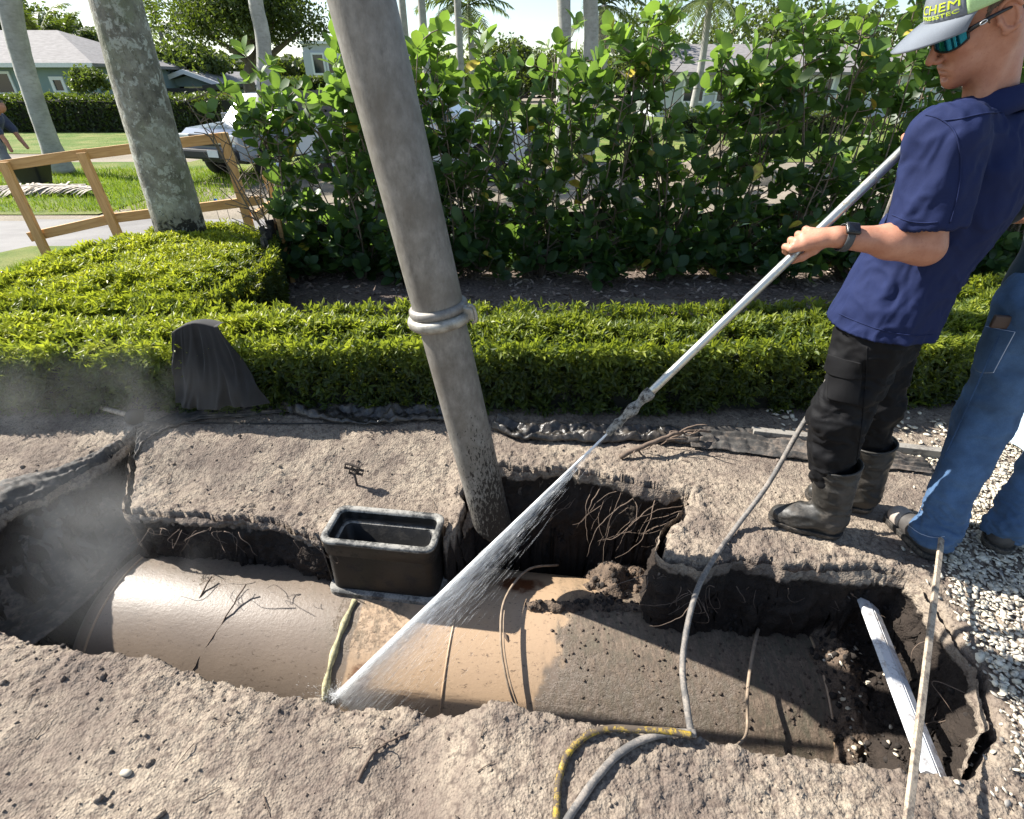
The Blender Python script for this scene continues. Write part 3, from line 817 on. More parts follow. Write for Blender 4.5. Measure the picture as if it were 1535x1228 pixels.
# the cut faces of the trench, in close detail
def lip_curve(pts, step=0.008):
    P = np.array(pts); seg = np.linalg.norm(np.diff(P, axis=0), axis=1); c = np.concatenate([[0], np.cumsum(seg)])
    u = np.arange(0, c[-1], step)
    Q = np.stack([np.interp(u, c, P[:, 0]), np.interp(u, c, P[:, 1])], -1)
    k = np.ones(9) / 9
    Q = np.stack([np.convolve(np.pad(Q[:, i], 4, 'edge'), k, 'valid') for i in range(2)], -1)
    T = np.gradient(Q, axis=0); T /= np.linalg.norm(T, axis=1)[:, None] + 1e-9
    N = np.stack([-T[:, 1], T[:, 0]], -1)           # the outline runs anticlockwise: inside is on its left
    B = Q.copy()
    for _ in range(8):
        p = P3(B[:, 0], B[:, 1])
        w = np.stack([0.030 * fbm(p, 5.0, 2, 1) + 0.020 * fbm(p, 15, 2, 2), 0.030 * fbm(p, 5.0, 2, 11) + 0.020 * fbm(p, 15, 2, 12)], -1)
        B = Q - w
    return B, N
def trench_wall(pts, depth, inset, seed):
    B, N = lip_curve(pts); n = len(B); m = 74
    zt = soil_z(B[:, 0] - N[:, 0] * .02, B[:, 1] - N[:, 1] * .02)
    f = np.linspace(0, 1, m)
    Z = zt[:, None] - 0.012 - depth * f[None, :]
    u = np.arange(n) * 0.008
    X = B[:, None, 0] + 0 * Z; Y = B[:, None, 1] + 0 * Z
    q = np.stack([X, Y, Z], -1).reshape(-1, 3)
    dsp = 0.055 * fbm(q, 5, 3, seed) + 0.030 * np.abs(fbm(q * [1, 1, 1.7], 15, 3, seed + 4)) + 0.014 * fbm(q, 48, 3, seed + 7)
    dsp = dsp.reshape(n, m) * sstep(0, .06, f)[None, :] + inset + 0.035 * np.sin(f * 5.0)[None, :] * (f < .6) - .03 * sstep(.02, .12, f)[None, :]
    V = np.stack([X + N[:, None, 0] * dsp, Y + N[:, None, 1] * dsp, Z + .006 * noise3(q, 60, seed).reshape(n, m)], -1)
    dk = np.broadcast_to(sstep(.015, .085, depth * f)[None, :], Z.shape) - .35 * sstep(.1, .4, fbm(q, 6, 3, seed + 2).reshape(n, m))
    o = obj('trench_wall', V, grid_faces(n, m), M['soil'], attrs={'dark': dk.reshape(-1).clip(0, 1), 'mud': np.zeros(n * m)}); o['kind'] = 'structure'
trench_wall(near_lip[-5:] + far_lip, .92, .030, 201)
trench_wall(blk[1:7], .50, .025, 203)
trench_wall(blk[6:] + left_lip[:4], 1.0, .030, 204)
# clods of earth
rng = np.random.RandomState(3)
def ico(sub=1):
    bm = bmesh.new(); bmesh.ops.create_icosphere(bm, subdivisions=sub, radius=1.0)
    bm.verts.index_update()
    V = np.array([v.co[:] for v in bm.verts]); F = np.array([[v.index for v in f.verts] for f in bm.faces]); bm.free()
    return V, F
def clods(name, x, y, s, mat, dz=0.0, kind='stuff', z=None):
    n = len(x)
    T, F = ico(1)
    T = T * (1 + 0.35 * noise3(T, 1.7, 4))[:, None]
    a, b, c = rand_frames(n, rng)
    pos = np.stack([x, y, (soil_z(x, y) if z is None else z) + s * 0.25 + dz], -1)
    sc = np.stack([s, s * rng.uniform(0.6, 1, n), s * rng.uniform(0.5, 0.9, n)], -1)
    V, FF, _ = stamp(T, F, mats_from(pos, a, b, c, sc))
    o = obj(name, V, FF, mat); o['kind'] = kind
    return o
n = 9000
x = rng.uniform(-2.6, 2.0, n); y = 0.35 + 2.3 * rng.uniform(0, 1, n) ** 1.5
d = poly_sd(x, y, LIP)
dens = np.where(d > 0, 0.32 + 0.68 * np.exp(-d / 0.09), 0.0)
k = rng.uniform(size=n) < dens
x, y = x[k], y[k]
s = 0.0025 + 0.0055 * rng.uniform(size=len(x)) ** 2.5 + 0.010 * (rng.uniform(size=len(x)) > 0.985)
clods('soil_clods', x, y, s, M['soil'])
# mud heap on the tank and dark clods on the walls
n = 9000
x = rng.uniform(-1.9, 1.6, n); y = rng.uniform(0.8, 2.05, n)
tt, l, ss = tank_top(x, y); zz = soil_z(x, y)
k = (poly_sd(x, y, LIP) < -0.01) & (zz > tt - 0.01) & (zz > -0.75)
x, y = x[k], y[k]
clods('wet_clods', x, y, 0.004 + 0.013 * rng.uniform(size=len(x)) ** 2, M['dark_clod'])

# lumps of wet earth left lying on the shell
n = 2600
l_ = rng.uniform(0.02, 1.3, n); th_ = rng.uniform(0.35, 1.9, n)
nn_ = fbm(P3(l_ * 1.0, th_ * .5), 5, 3, 15)
k = rng.uniform(size=n) < np.clip(.25 + .8 * nn_ + .5 * sstep(.8, 1.6, th_) - .6 * sstep(.45, .1, l_), 0, 1)
l_, th_ = l_[k], th_[k]
pt_ = TO + np.outer(l_, TD) + TR * (np.outer(np.sin(th_), [0, 0, 1.0]) - np.outer(np.cos(th_), TS))
clods('tank_clods', pt_[:, 0], pt_[:, 1], .002 + .008 * rng.uniform(size=len(l_)) ** 3, M['mud_clod'], z=pt_[:, 2] - .002)

# ------------------------------------------------------------------ buried tank
tank = thing('buried_tank', (TO + TD * -0.33), 'long tan cylindrical tank lying half dug out in the trench', 'tank')
def tank_point(l, th, r=TR):
    """th measured from the horizontal towards the camera side"""
    return TO + np.multiply.outer(l, TD) + np.multiply.outer(r * np.sin(th), [0, 0, 1.0]) - np.multiply.outer(r * np.cos(th), TS)
nl, nt = 300, 160
ls = np.linspace(TL0, TL1, nl); ths = np.linspace(0, 2 * np.pi, nt, endpoint=False)
LL, TT = np.meshgrid(ls, ths, indexing='ij')
TV = TO + LL[..., None] * TD + TR * (np.sin(TT)[..., None] * np.array([0, 0, 1.0]) - np.cos(TT)[..., None] * TS)
def tank_attrs(LL, TT, V):
    nn = fbm(V.reshape(-1, 3), 3.0, 4, 61).reshape(LL.shape)
    dirt = sstep(-0.62, -0.70, LL) * 0.75 + sstep(0.02, 0.42, LL - 0.28 * (TT - 1.2) + 0.35 * nn) * 0.9
    mud = 0.50 * sstep(0.05, 0.40, LL - 0.28 * (TT - 1.2) + 0.3 * nn) + 0.30 * sstep(0.95, 1.75, TT + 0.3 * nn) * (LL > 0.2) + 0.30 * sstep(0.85, 1.15, LL + 0.2 * nn)
    mud = mud + 0.45 * sstep(1.25, 1.75, TT + 0.4 * nn) * sstep(-0.72, -0.9, LL) * 0.8 + 0.02
    mud = mud + 0.42 * sstep(0.30, 0.10, np.hypot((LL + 0.62) * 1.2, (TT - 1.35) * 0.6) + 0.15 * nn)
    rust = 1.5 * np.exp(-((LL + 0.02) / 0.18) ** 2 - ((TT - 0.12) / 0.22) ** 2) + 1.0 * np.exp(-((LL - 0.02) / 0.14) ** 2 - ((TT - 1.95) / 0.2) ** 2) + 0.8 * np.exp(-((LL + 0.6) / 0.07) ** 2 - ((TT - 0.85) / 0.25) ** 2)
    return {'dirt': dirt.reshape(-1), 'mud': mud.reshape(-1), 'rust': rust.reshape(-1)}
obj('shell', TV, grid_faces(nl, nt, True), M['tank_coat'], tank, attrs=tank_attrs(LL, TT, TV))
for sgn, L0 in ((-1, TL0), (1, TL1)):
    ph = np.linspace(0, np.pi / 2, 26)
    HV = []; HL = []
    for a in ph:
        HV.append(TO + (L0 + sgn * THEAD * math.sin(a)) * TD + TR * math.cos(a) * (np.sin(ths)[:, None] * np.array([0, 0, 1.0]) - np.cos(ths)[:, None] * TS)); HL.append(np.full(nt, L0 + sgn * THEAD * math.sin(a)))
    HV = np.array(HV); HL = np.array(HL)
    obj('end_cap', HV, grid_faces(26, nt, True), M['tank_coat'], tank, attrs=tank_attrs(HL, np.broadcast_to(ths, HL.shape), HV))
for L0 in (TL0, -0.245, TL1):
    a = np.linspace(0, 2 * np.pi, 97)
    path = TO + L0 * TD + (TR + 0.0005) * (np.sin(a)[:, None] * np.array([0, 0, 1.0]) - np.cos(a)[:, None] * TS)
    V, F = tube(path, 0.0055, 6, cap=False)
    nV = len(V)
    obj('weld_seam', V, F, M['tank_coat'], tank, attrs={'dirt': np.full(nV, 0.15), 'mud': np.zeros(nV), 'rust': np.full(nV, 0.1)})
# lifting strap lying across the shell
th = np.linspace(0.25, 1.5, 30)
path = TO + np.outer(-0.715 - 0.02 * np.sin(th * 2.2) , TD) + (TR + 0.006) * (np.sin(th)[:, None] * np.array([0, 0, 1.0]) - np.cos(th)[:, None] * TS)
V, F = tube(path, 0.0135 + 0.004 * np.sin(np.arange(30) * 1.1), 8)
tag(obj('strap', V, F, M['strap']), 'frayed olive strap lying across the tan tank below the black box', 'strap')

def on_tank(px, py, lift=0.01):
    """survey point on the tank shell, lifted off it along the surface normal"""
    d = ray(px, py); o = np.array([0, 0, CH]) - TO
    dp = d - TD * (d @ TD); op = o - TD * (o @ TD)
    A_, B_, C_ = dp @ dp, 2 * dp @ op, op @ op - TR ** 2
    q = B_ * B_ - 4 * A_ * C_
    t_ = (-B_ - math.sqrt(max(q, 0))) / (2 * A_)
    p = np.array([0, 0, CH]) + d * t_
    nrm = (p - TO) - TD * ((p - TO) @ TD); nrm /= np.linalg.norm(nrm)
    return p + nrm * lift

# ------------------------------------------------------------------ open valve box on top of the tank
bx_c = np.array([-0.567, 1.665, 0.0]); bw, bd = 0.50, 0.215
BR = np.stack([TD, TS, np.array([0, 0, 1.0])], 1)
vb = thing('valve_box', bx_c + [0, 0, -0.40], 'open black plastic valve box standing on top of the tan tank', 'valve box')
def rrect(w, d, r, n=6):
    pts = []
    for cx, cy, a0 in ((w / 2 - r, d / 2 - r, 0), (-w / 2 + r, d / 2 - r, 90), (-w / 2 + r, -d / 2 + r, 180), (w / 2 - r, -d / 2 + r, 270)):
        for k in range(n):
            a = math.radians(a0 + 90 * k / (n - 1)); pts.append((cx + r * math.cos(a), cy + r * math.sin(a)))
    return np.array(pts)
def loft_rr(rings, close_first=False, close_last=False):
    """rings: list of (w,d,r,z) around bx_c"""
    R = [np.concatenate([rrect(w, d, r), np.full((24, 1), z)], 1) for w, d, r, z in rings]
    V = np.concatenate(R); F = grid_faces(len(rings), 24, True)[:, ::-1]
    return V @ BR.T + bx_c, F
body = [(bw + .035, bd + .05, .05, -.46), (bw + .03, bd + .045, .05, -.375), (bw - .004, bd + .006, .045, -.36), (bw - .012, bd - .004, .045, -.155), (bw - .012, bd - .004, .045, -.15), (bw + .002, bd + .008, .045, -.145), (bw + .004, bd + .01, .045, -.07)]
inner = [(bw - .05, bd - .045, .03, -.07), (bw - .055, bd - .05, .03, -.098), (bw - .085, bd - .08, .03, -.100), (bw - .085, bd - .08, .03, -.37)]
V, F = loft_rr(body[2:]); obj('side_wall', V, F, M['black_plastic'], vb)
V, F = loft_rr([(bw + .034, bd + .05, .05, -.46), (bw + .034, bd + .05, .05, -.372), (bw + .03, bd + .046, .05, -.366), (bw - .006, bd + .004, .045, -.362)]); obj('base_flange', V, F, M['box_rim'], vb)
V, F = loft_rr([(bw + .002, bd + .008, .045, -.078), (bw + .012, bd + .018, .048, -.076), (bw + .013, bd + .019, .048, -.064), (bw + .004, bd + .01, .045, -.059), (bw - .036, bd - .03, .03, -.059), (bw - .044, bd - .038, .03, -.064), (bw - .048, bd - .043, .03, -.072)]); obj('rim', V, F, M['box_rim'], vb)
V, F = loft_rr([(bw - .047, bd - .042, .03, -.071)] + inner[1:2] + [(bw - .057, bd - .052, .03, -.125), (bw - .085, bd - .08, .03, -.128), (bw - .09, bd - .085, .03, -.129)] + [(bw - .09, bd - .085, .03, -.38), (0.02, 0.01, .004, -.381)]); obj('inner_wall', V, F, M['black_plastic'], vb)
V, F = loft_rr([(bw - .054, bd - .05, .03, -.1245), (bw - .056, bd - .052, .03, -.1215), (bw - .082, bd - .078, .03, -.1215), (bw - .086, bd - .08, .03, -.125)]); obj('inner_ledge', V, F, M['box_rim'], vb)

# ------------------------------------------------------------------ vacuum pipe
pt_top = uy(545, 0, 1.72); pdir = None
A = np.array([-0.389, 1.722, 1.757]); B = np.array([-0.168, 1.707, 0.41])
pd = (A - B) / np.linalg.norm(A - B)
vp = thing('vacuum_pipe', B - pd * 0.56, 'tall grey metal vacuum pipe with muddy lower end leaning out of the hole', 'pipe')
def pipe_seg(name, s0, s1, r, thick=0.006, bev=0.0, n=60, splash=None, mat='vac_pipe'):
    """s measured along the pipe from B"""
    d, s_, u_ = frame3(pd, (0, 1, 0))
    a = np.linspace(0, 2 * np.pi, 48, endpoint=False)
    L = np.linspace(0, 1, n)
    rows = []
    for k, f in enumerate(L):
        base = s0 + (s1 - s0) * f
        cut = bev * (1 - np.cos(a + 2.6)) * 0.5 * (1 - f) ** 6
        rows.append(B + np.outer(base + cut, pd) + r * (np.cos(a)[:, None] * s_ + np.sin(a)[:, None] * u_))
    for k, f in enumerate((0.999, 0.5, 0.0)):
        base = s0 + (s1 - s0) * f
        cut = bev * (1 - np.cos(a + 2.6)) * 0.5 * (1 - f) ** 6
        rows.append(B + np.outer(base + cut, pd) + (r - thick) * (np.cos(a)[:, None] * s_ + np.sin(a)[:, None] * u_))
    rows = rows[n:][::-1] + rows[:n] + []
    V = np.array(rows)
    hgt = V[..., 2].reshape(-1)
    sp = np.clip(0.62 - 0.95 * hgt, 0.05, 1.2) + 0.28 * sstep(-0.10, 0.06, (V[..., 0] - (B + np.multiply.outer((V[..., 2] - B[2]) / pd[2], pd))[..., 0])).reshape(-1) * (hgt < 0.55)
    if splash is not None: sp = np.full(len(hgt), splash)
    return obj(name, V, grid_faces(len(rows), 48, True), M[mat], vp, attrs={'splash': sp})
sc = 0.515   # height of the joint along the pipe from B
pipe_seg('upper_tube', sc, 3.2, 0.0885, splash=0.1)
pipe_seg('lower_tube', -0.55, sc - 0.005, 0.0835, bev=0.10)
def ring(name, s, prof, mat):
    d, s_, u_ = frame3(pd, (0, 1, 0)); a = np.linspace(0, 2 * np.pi, 64, endpoint=False)
    V = np.array([B + pd * (s + h) + r * (np.cos(a)[:, None] * s_ + np.sin(a)[:, None] * u_) for r, h in prof])
    return obj(name, V, grid_faces(len(prof), 64, True), M[mat], vp)
ring('coupling_flange', sc, [(0.086, -0.034), (0.108, -0.032), (0.116, -0.022), (0.117, -0.008), (0.112, 0.002), (0.101, 0.006), (0.088, 0.008)], 'coupling')
ring('coupling_clamp', sc, [(0.088, 0.004), (0.1, 0.008), (0.1035, 0.016), (0.102, 0.030), (0.096, 0.036), (0.088, 0.038)], 'vac_pipe')
d_, s_, u_ = frame3(pd, (0, 1, 0))
lug_dir = np.array([0.93, -0.36, 0.0])
V, F = box(B + pd * (sc + 0.02) + lug_dir * 0.112, (0.05, 0.028, 0.045), np.stack([lug_dir, np.cross(pd, lug_dir), pd], 1), 0.008); obj('clamp_latch', V, F, M['coupling'], vp)
V, F = tube(catmull([B + pd * (sc + .035) + lug_dir * .106, B + pd * (sc + .045) + lug_dir * .135, B + pd * (sc + .0) + lug_dir * .14, B + pd * (sc - .02) + lug_dir * .12], 14), 0.006, 6); obj('latch_handle', V, F, M['coupling'], vp)
# ------------------------------------------------------------------ leaf shapes
def leaf_shape(L=1.0, W=0.3, widest=0.5, n=5, fold=0.25, curl=0.15, rnd=1.0):
    """along +x, face +z"""
    V = [(0, 0, 0)]; ts = np.linspace(0, 1, n + 2)[1:-1]
    for t_ in ts:
        a = t_ / widest if t_ < widest else (1 - t_) / (1 - widest)
        w = W / 2 * (math.sin(a * math.pi / 2) ** rnd)
        z = -curl * L * t_ ** 2
        V += [(t_ * L, -w, z + fold * w), (t_ * L, 0, z), (t_ * L, w, z + fold * w)]
    V.append((L, 0, -curl * L))
    F3, F4 = [], []
    F3 += [(0, 2, 3), (0, 1, 2)][::-1]
    for k in range(n - 1):
        a = 1 + 3 * k
        F4 += [(a, a + 3, a + 4, a + 1), (a + 1, a + 4, a + 5, a + 2)]
    a = 1 + 3 * (n - 1); e = len(V) - 1
    F3 += [(a, e, a + 1), (a + 1, e, a + 2)]
    return np.array(V), [np.array(F3), np.array(F4)]

# ------------------------------------------------------------------ low clipped hedges
def sprig(n, L, W, rng):
    Vs, F3, k = [], [], 0
    for i in range(n):
        a = i * 2.4 + rng.uniform(-.3, .3); up = rng.uniform(0.25, 1.1)
        d = np.array([math.cos(a) * math.cos(up), math.sin(a) * math.cos(up), math.sin(up)])
        s = np.cross(d, [0, 0, 1]); s /= np.linalg.norm(s); nn = np.cross(s, d)
        l = L * rng.uniform(.75, 1.15); b = np.array([0, 0, -0.3 * L + i * L * 0.12])
        Vs += [b, b + d * l * .5 + s * W / 2 - nn * .0, b + d * l * .55 - s * W / 2, b + d * l - nn * l * 0.12]
        F3 += [(k, k + 1, k + 3, k + 2)]; k += 4
    return np.array(Vs), [np.array(F3)]
def hedge(name, poly, h, nsp, mat, label, boost, seed, size=0.047, core_in=0.05, hb=0.0):
    rng = np.random.RandomState(seed)
    poly = np.array(poly); lo, hi = poly.min(0), poly.max(0)
    hd = thing(name, (poly[:, 0].mean(), poly[:, 1].mean(), 0), label, 'hedge')
    def height(x, y):
        d = -poly_sd(x, y, poly)
        return (h + hb * fbm(P3(x, y), 2.3, 3, seed)) * np.clip(1 - np.exp(-d.clip(0) / 0.09), 0, 1) ** 0.5, d
    # dark twiggy core
    gx_ = np.arange(lo[0], hi[0], 0.045); gy_ = np.arange(lo[1], hi[1], 0.045)
    X, Y = np.meshgrid(gx_, gy_, indexing='ij')
    Z, D = height(X, Y)
    Zc = np.where(D > core_in, Z - 0.075, -0.02) + 0.02 * fbm(P3(X, Y), 20, 2, 3)
    F = grid_faces(len(gx_), len(gy_))
    F = F[(D.reshape(-1)[F] > -0.06).any(1)]
    obj('twig_core', np.stack([X, Y, Zc], -1), F, M['hedge_core'], hd)
    # leaf sprigs on top and on the flanks
    seg = np.linalg.norm(np.roll(poly, -1, 0) - poly, axis=1)
    area = abs(np.sum(poly[:, 0] * np.roll(poly[:, 1], -1) - np.roll(poly[:, 0], -1) * poly[:, 1])) / 2
    side = seg.sum() * h * 1.0
    nt_ = int(nsp * area / (area + side) * 1.25); ns_ = int(nsp * side / (area + side))
    x = rng.uniform(lo[0], hi[0], nt_ * 4); y = rng.uniform(lo[1], hi[1], nt_ * 4)
    Z, D = height(x, y); k = np.where(D > 0.0)[0][:nt_]
    x, y, Z, D = x[k], y[k], Z[k], D[k]
    depth = rng.uniform(0, 1, len(x)) ** 2 * 0.09
    dens = fbm(P3(x, y), 9, 3, seed + 5)
    keep = rng.uniform(size=len(x)) < 0.62 + 1.2 * dens
    top_p = np.stack([x, y, Z - depth + 0.02 * dens], -1)[keep]; dtop = depth[keep]
    top_d = np.stack([rng.normal(0, .35, len(top_p)), rng.normal(0, .35, len(top_p)), np.ones(len(top_p))], -1)
    u = rng.uniform(0, seg.sum(), ns_); cs = np.concatenate([[0], np.cumsum(seg)]); i = np.searchsorted(cs, u) - 1
    f = ((u - cs[i]) / seg[i])[:, None]
    q = poly[i] * (1 - f) + np.roll(poly, -1, 0)[i] * f
    e = np.roll(poly, -1, 0)[i] - poly[i]; nrm = np.stack([e[:, 1], -e[:, 0]], -1) / np.linalg.norm(e, axis=1)[:, None]
    cen_in = poly_sd(q[:, 0] + nrm[:, 0] * .01, q[:, 1] + nrm[:, 1] * .01, poly) < 0
    nrm[cen_in] *= -1
    zz = rng.uniform(0.01, 1, ns_) ** 0.85 * h; ins = rng.uniform(0, 1, ns_) ** 2 * 0.09 - 0.015
    dens = fbm(P3(q[:, 0], q[:, 1], zz), 9, 3, seed + 6)
    keep = rng.uniform(size=ns_) < 0.6 + 1.3 * dens
    sp = np.stack([q[:, 0] - nrm[:, 0] * ins, q[:, 1] - nrm[:, 1] * ins, zz], -1)[keep]
    sp[:, :2] += nrm[keep] * (0.03 * dens[keep])[:, None]
    sd_ = np.concatenate([nrm[keep], np.zeros((keep.sum(), 1))], 1) + rng.normal(0, .4, (keep.sum(), 3)) + [0, 0, .45]
    pos = np.concatenate([top_p, sp]); dirs = np.concatenate([top_d, sd_])
    dep = np.concatenate([dtop, ins[keep].clip(0)])
    z_, x_, y_ = rand_frames(len(pos), rng, dirs)
    T, TF = sprig(7, 1.0, 0.30, rng)
    s = size * rng.uniform(.7, 1.35, len(pos))
    tint = 0.10 + 0.5 * sstep(0.55, 1.03, pos[:, 2] / h) + 0.22 * fbm(P3(pos[:, 0], pos[:, 1]), 3.5, 3, 8) + rng.normal(0, .13, len(pos)) + boost(pos[:, 0], pos[:, 1], pos[:, 2] / h)  # paler top is new growth, with lit top and shaded flanks painted in
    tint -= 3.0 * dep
    V, FF, A = stamp(T, TF, mats_from(pos, x_, y_, z_, s), np.clip(tint, 0, 1))
    o = obj('foliage', V, FF, M[mat], hd, smooth=False, attrs={'tint': A}); o['kind'] = 'stuff'
    # bare woody stems showing at the foot
    ps = []
    for a in range(int(seg.sum() * 5)):
        i = rng.randint(len(q)); b = np.array([q[i, 0] - nrm[i, 0] * .06, q[i, 1] - nrm[i, 1] * .06, -0.01])
        ps.append(tube(catmull([b, b + [rng.normal(0, .02), rng.normal(0, .02), .12], b + [rng.normal(0, .05), rng.normal(0, .04), .26]], 6), [.006, .006, .005, .005, .004, .003], 5, False))
    V, FF = join(*ps); obj("stems", V, FF, M["dry_stem"], hd)["kind"] = "stuff"
    return hd
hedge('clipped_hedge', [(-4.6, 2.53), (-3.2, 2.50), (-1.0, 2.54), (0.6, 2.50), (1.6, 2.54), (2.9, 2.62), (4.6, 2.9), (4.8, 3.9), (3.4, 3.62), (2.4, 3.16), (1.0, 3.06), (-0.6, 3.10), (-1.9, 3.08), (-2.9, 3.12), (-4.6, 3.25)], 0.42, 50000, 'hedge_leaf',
      'long low clipped hedge running behind the excavated soil', lambda x, y, h: 0.30 * sstep(-0.3, -2.2, x) * sstep(0.7, 1.0, h) + 0.06 * sstep(1.6, 2.6, x), 21, hb=0.07)  # sunlit stretches at left top and right end painted in by raised tint
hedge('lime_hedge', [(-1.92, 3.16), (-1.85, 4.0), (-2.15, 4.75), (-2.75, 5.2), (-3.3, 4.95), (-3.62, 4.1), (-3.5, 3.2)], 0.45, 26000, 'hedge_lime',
      'bright lime green hedge mound growing round the foot of the thick palm trunk', lambda x, y, h: 0.12 - 0.5 * sstep(-2.35, -1.95, x) , 22, hb=0.10)  # leaf tint drops towards the right side of the mound

# ------------------------------------------------------------------ tall broad-leaved shrubs
LT, LF = leaf_shape(1.0, 0.66, 0.62, 5, 0.16, 0.16, 0.75)
leaf_me = []
for k, (tn, cu) in enumerate([(0.12, .1), (0.3, .2), (0.45, .15), (0.55, .1), (0.68, .2), (0.82, .12), (0.95, .18)]):
    T2, F2 = leaf_shape(1.0, 0.62 + 0.03 * (k % 3), 0.62, 5, 0.10 + 0.05 * (k % 3), cu, 0.75)
    me = mesh_data('leaf', T2, F2, True, {'tint': np.full(len(T2), tn)}); me.materials.append(M['clusia_leaf']); leaf_me.append(me)
yl = NT('yellow_leaf'); yl.set(yl.ramp(yl.noise(yl.pos(), 20, 3, 0.6), [(0.35, (0.30, 0.20, 0.03)), (0.65, (0.50, 0.44, 0.05))]), 0.5); M['yellow_leaf'] = yl.m
T2, F2 = leaf_shape(1.0, 0.6, 0.6, 5, 0.25, 0.3, 0.75)
yellow_me = mesh_data('leaf', T2, F2); yellow_me.materials.append(M['yellow_leaf'])
TINTS = np.array([0.12, 0.3, 0.45, 0.55, 0.68, 0.82, 0.95])
def shrub(x0, y0, H, label, seed, spread=0.42, nst=10, lean=0.0):
    rng = np.random.RandomState(seed)
    root = thing('broadleaf_shrub', (x0, y0, 0), label, 'shrub', 'tall leafy shrubs in the mulch bed')
    o = np.array([x0, y0, 0.0])
    stems, leaves = [], []
    def add_leaf(p, d, size, tint, n=None):
        leaves.append((p, d / np.linalg.norm(d), size, tint, rng.normal(size=3) * 0.7 + np.array([0, -0.25, 0.8]) if n is None else n))
    def rosette(p, d, zrel, k):
        d = d / np.linalg.norm(d); _, s, u = frame3(d, rng.normal(size=3))
        ph = rng.uniform(0, 6.28)
        for i in range(k):
            a = ph + i * math.pi / 2 + (i // 4) * .6 + (i % 2) * math.pi * .5
            a = ph + (i % 2) * math.pi + (i // 2) * math.pi / 2
            out = math.cos(a) * s + math.sin(a) * u
            op = 1.15 - 0.28 * (i // 2)
            dd = out * math.sin(op) + d * math.cos(op) + np.array([0, 0, .15])
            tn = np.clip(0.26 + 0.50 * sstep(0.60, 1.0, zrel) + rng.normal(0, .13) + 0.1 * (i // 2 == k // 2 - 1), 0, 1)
            nn = d * math.sin(op) - out * math.cos(op)
            add_leaf(p - d * 0.02 * (k // 2 - i // 2), dd, rng.uniform(.08, .155), tn, nn + rng.normal(size=3) * .25)
    for i in range(nst):
        a = rng.uniform(0, 6.28); r = spread * math.sqrt(rng.uniform(0.05, 1))
        tip = o + [r * math.cos(a) * 1.25 + lean, r * math.sin(a) * 0.55, H * rng.uniform(.72, 1.0)]
        b = o + [rng.normal(0, .05), rng.normal(0, .04), -.02]
        mid = b * .5 + tip * .5 + [rng.normal(0, .09), rng.normal(0, .06), 0]
        P = catmull([b, b * .75 + mid * .25 + [rng.normal(0, .05), rng.normal(0, .04), 0], mid, tip], 16)
        stems.append(tube(P, np.linspace(.012, .004, 16), 6))
        rosette(tip, P[-1] - P[-2], tip[2] / H, 6)
        for j in range(2, 16):
            if rng.uniform() < 0.12: continue
            p = P[j]; zr = p[2] / H
            for side in range(rng.choice([1, 2, 2])):
                a2 = rng.uniform(0, 6.28); ln = rng.uniform(.10, .30) * (1.15 - .35 * zr)
                d = np.array([math.cos(a2) * 1.1, math.sin(a2) * .7, rng.uniform(.25, 1.0)])
                e = p + d / np.linalg.norm(d) * ln
                Q = catmull([p, p * .5 + e * .5 + rng.normal(0, .015, 3), e], 5)
                stems.append(tube(Q, np.linspace(.005, .003, 5), 4, False))
                rosette(e, Q[-1] - Q[-2] + [0, 0, .02], e[2] / H, rng.choice([4, 6, 6]))
                if rng.uniform() < .35: add_leaf(Q[2], rng.normal(size=3) + d, rng.uniform(.06, .1), rng.uniform(.1, .5))
        if rng.uniform() < .8:   # bare low twigs
            for j in range(3):
                p = P[rng.randint(0, 3)]; e = p + [rng.normal(0, .14), rng.normal(0, .08), rng.uniform(-.02, .2)]
                stems.append(tube(catmull([p, (p + e) / 2 + rng.normal(0, .02, 3), e], 5), np.linspace(.005, .002, 5), 4, False))
    V, F = join(*stems); obj('stems', V, F, M['clusia_stem'], root)
    leaves = [l for l in leaves if l[0][2] > 0.05 and not (lean and l[0][0] < x0 - .28 + .25 * (l[0][2] < 1.2))]
    if len(leaves) > 1000:
        idx = rng.permutation(len(leaves))[:1000]; leaves = [leaves[i] for i in idx]
    leaves.sort(key=lambda l: l[0][1])
    near, rest = leaves[:290], leaves[290:]
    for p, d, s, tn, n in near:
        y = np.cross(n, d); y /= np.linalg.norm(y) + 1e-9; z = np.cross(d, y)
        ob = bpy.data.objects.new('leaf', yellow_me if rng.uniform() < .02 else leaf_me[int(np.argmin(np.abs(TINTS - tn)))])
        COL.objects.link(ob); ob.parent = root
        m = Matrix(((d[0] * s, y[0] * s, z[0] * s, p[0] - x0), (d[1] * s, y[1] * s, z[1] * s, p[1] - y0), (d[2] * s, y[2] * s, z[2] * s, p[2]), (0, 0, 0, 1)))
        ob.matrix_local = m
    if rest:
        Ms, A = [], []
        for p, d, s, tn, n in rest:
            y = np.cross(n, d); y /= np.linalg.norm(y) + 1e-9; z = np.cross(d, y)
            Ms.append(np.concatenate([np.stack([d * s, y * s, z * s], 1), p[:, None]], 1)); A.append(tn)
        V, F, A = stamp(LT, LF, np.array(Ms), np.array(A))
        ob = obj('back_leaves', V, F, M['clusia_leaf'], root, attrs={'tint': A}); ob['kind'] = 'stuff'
    return root
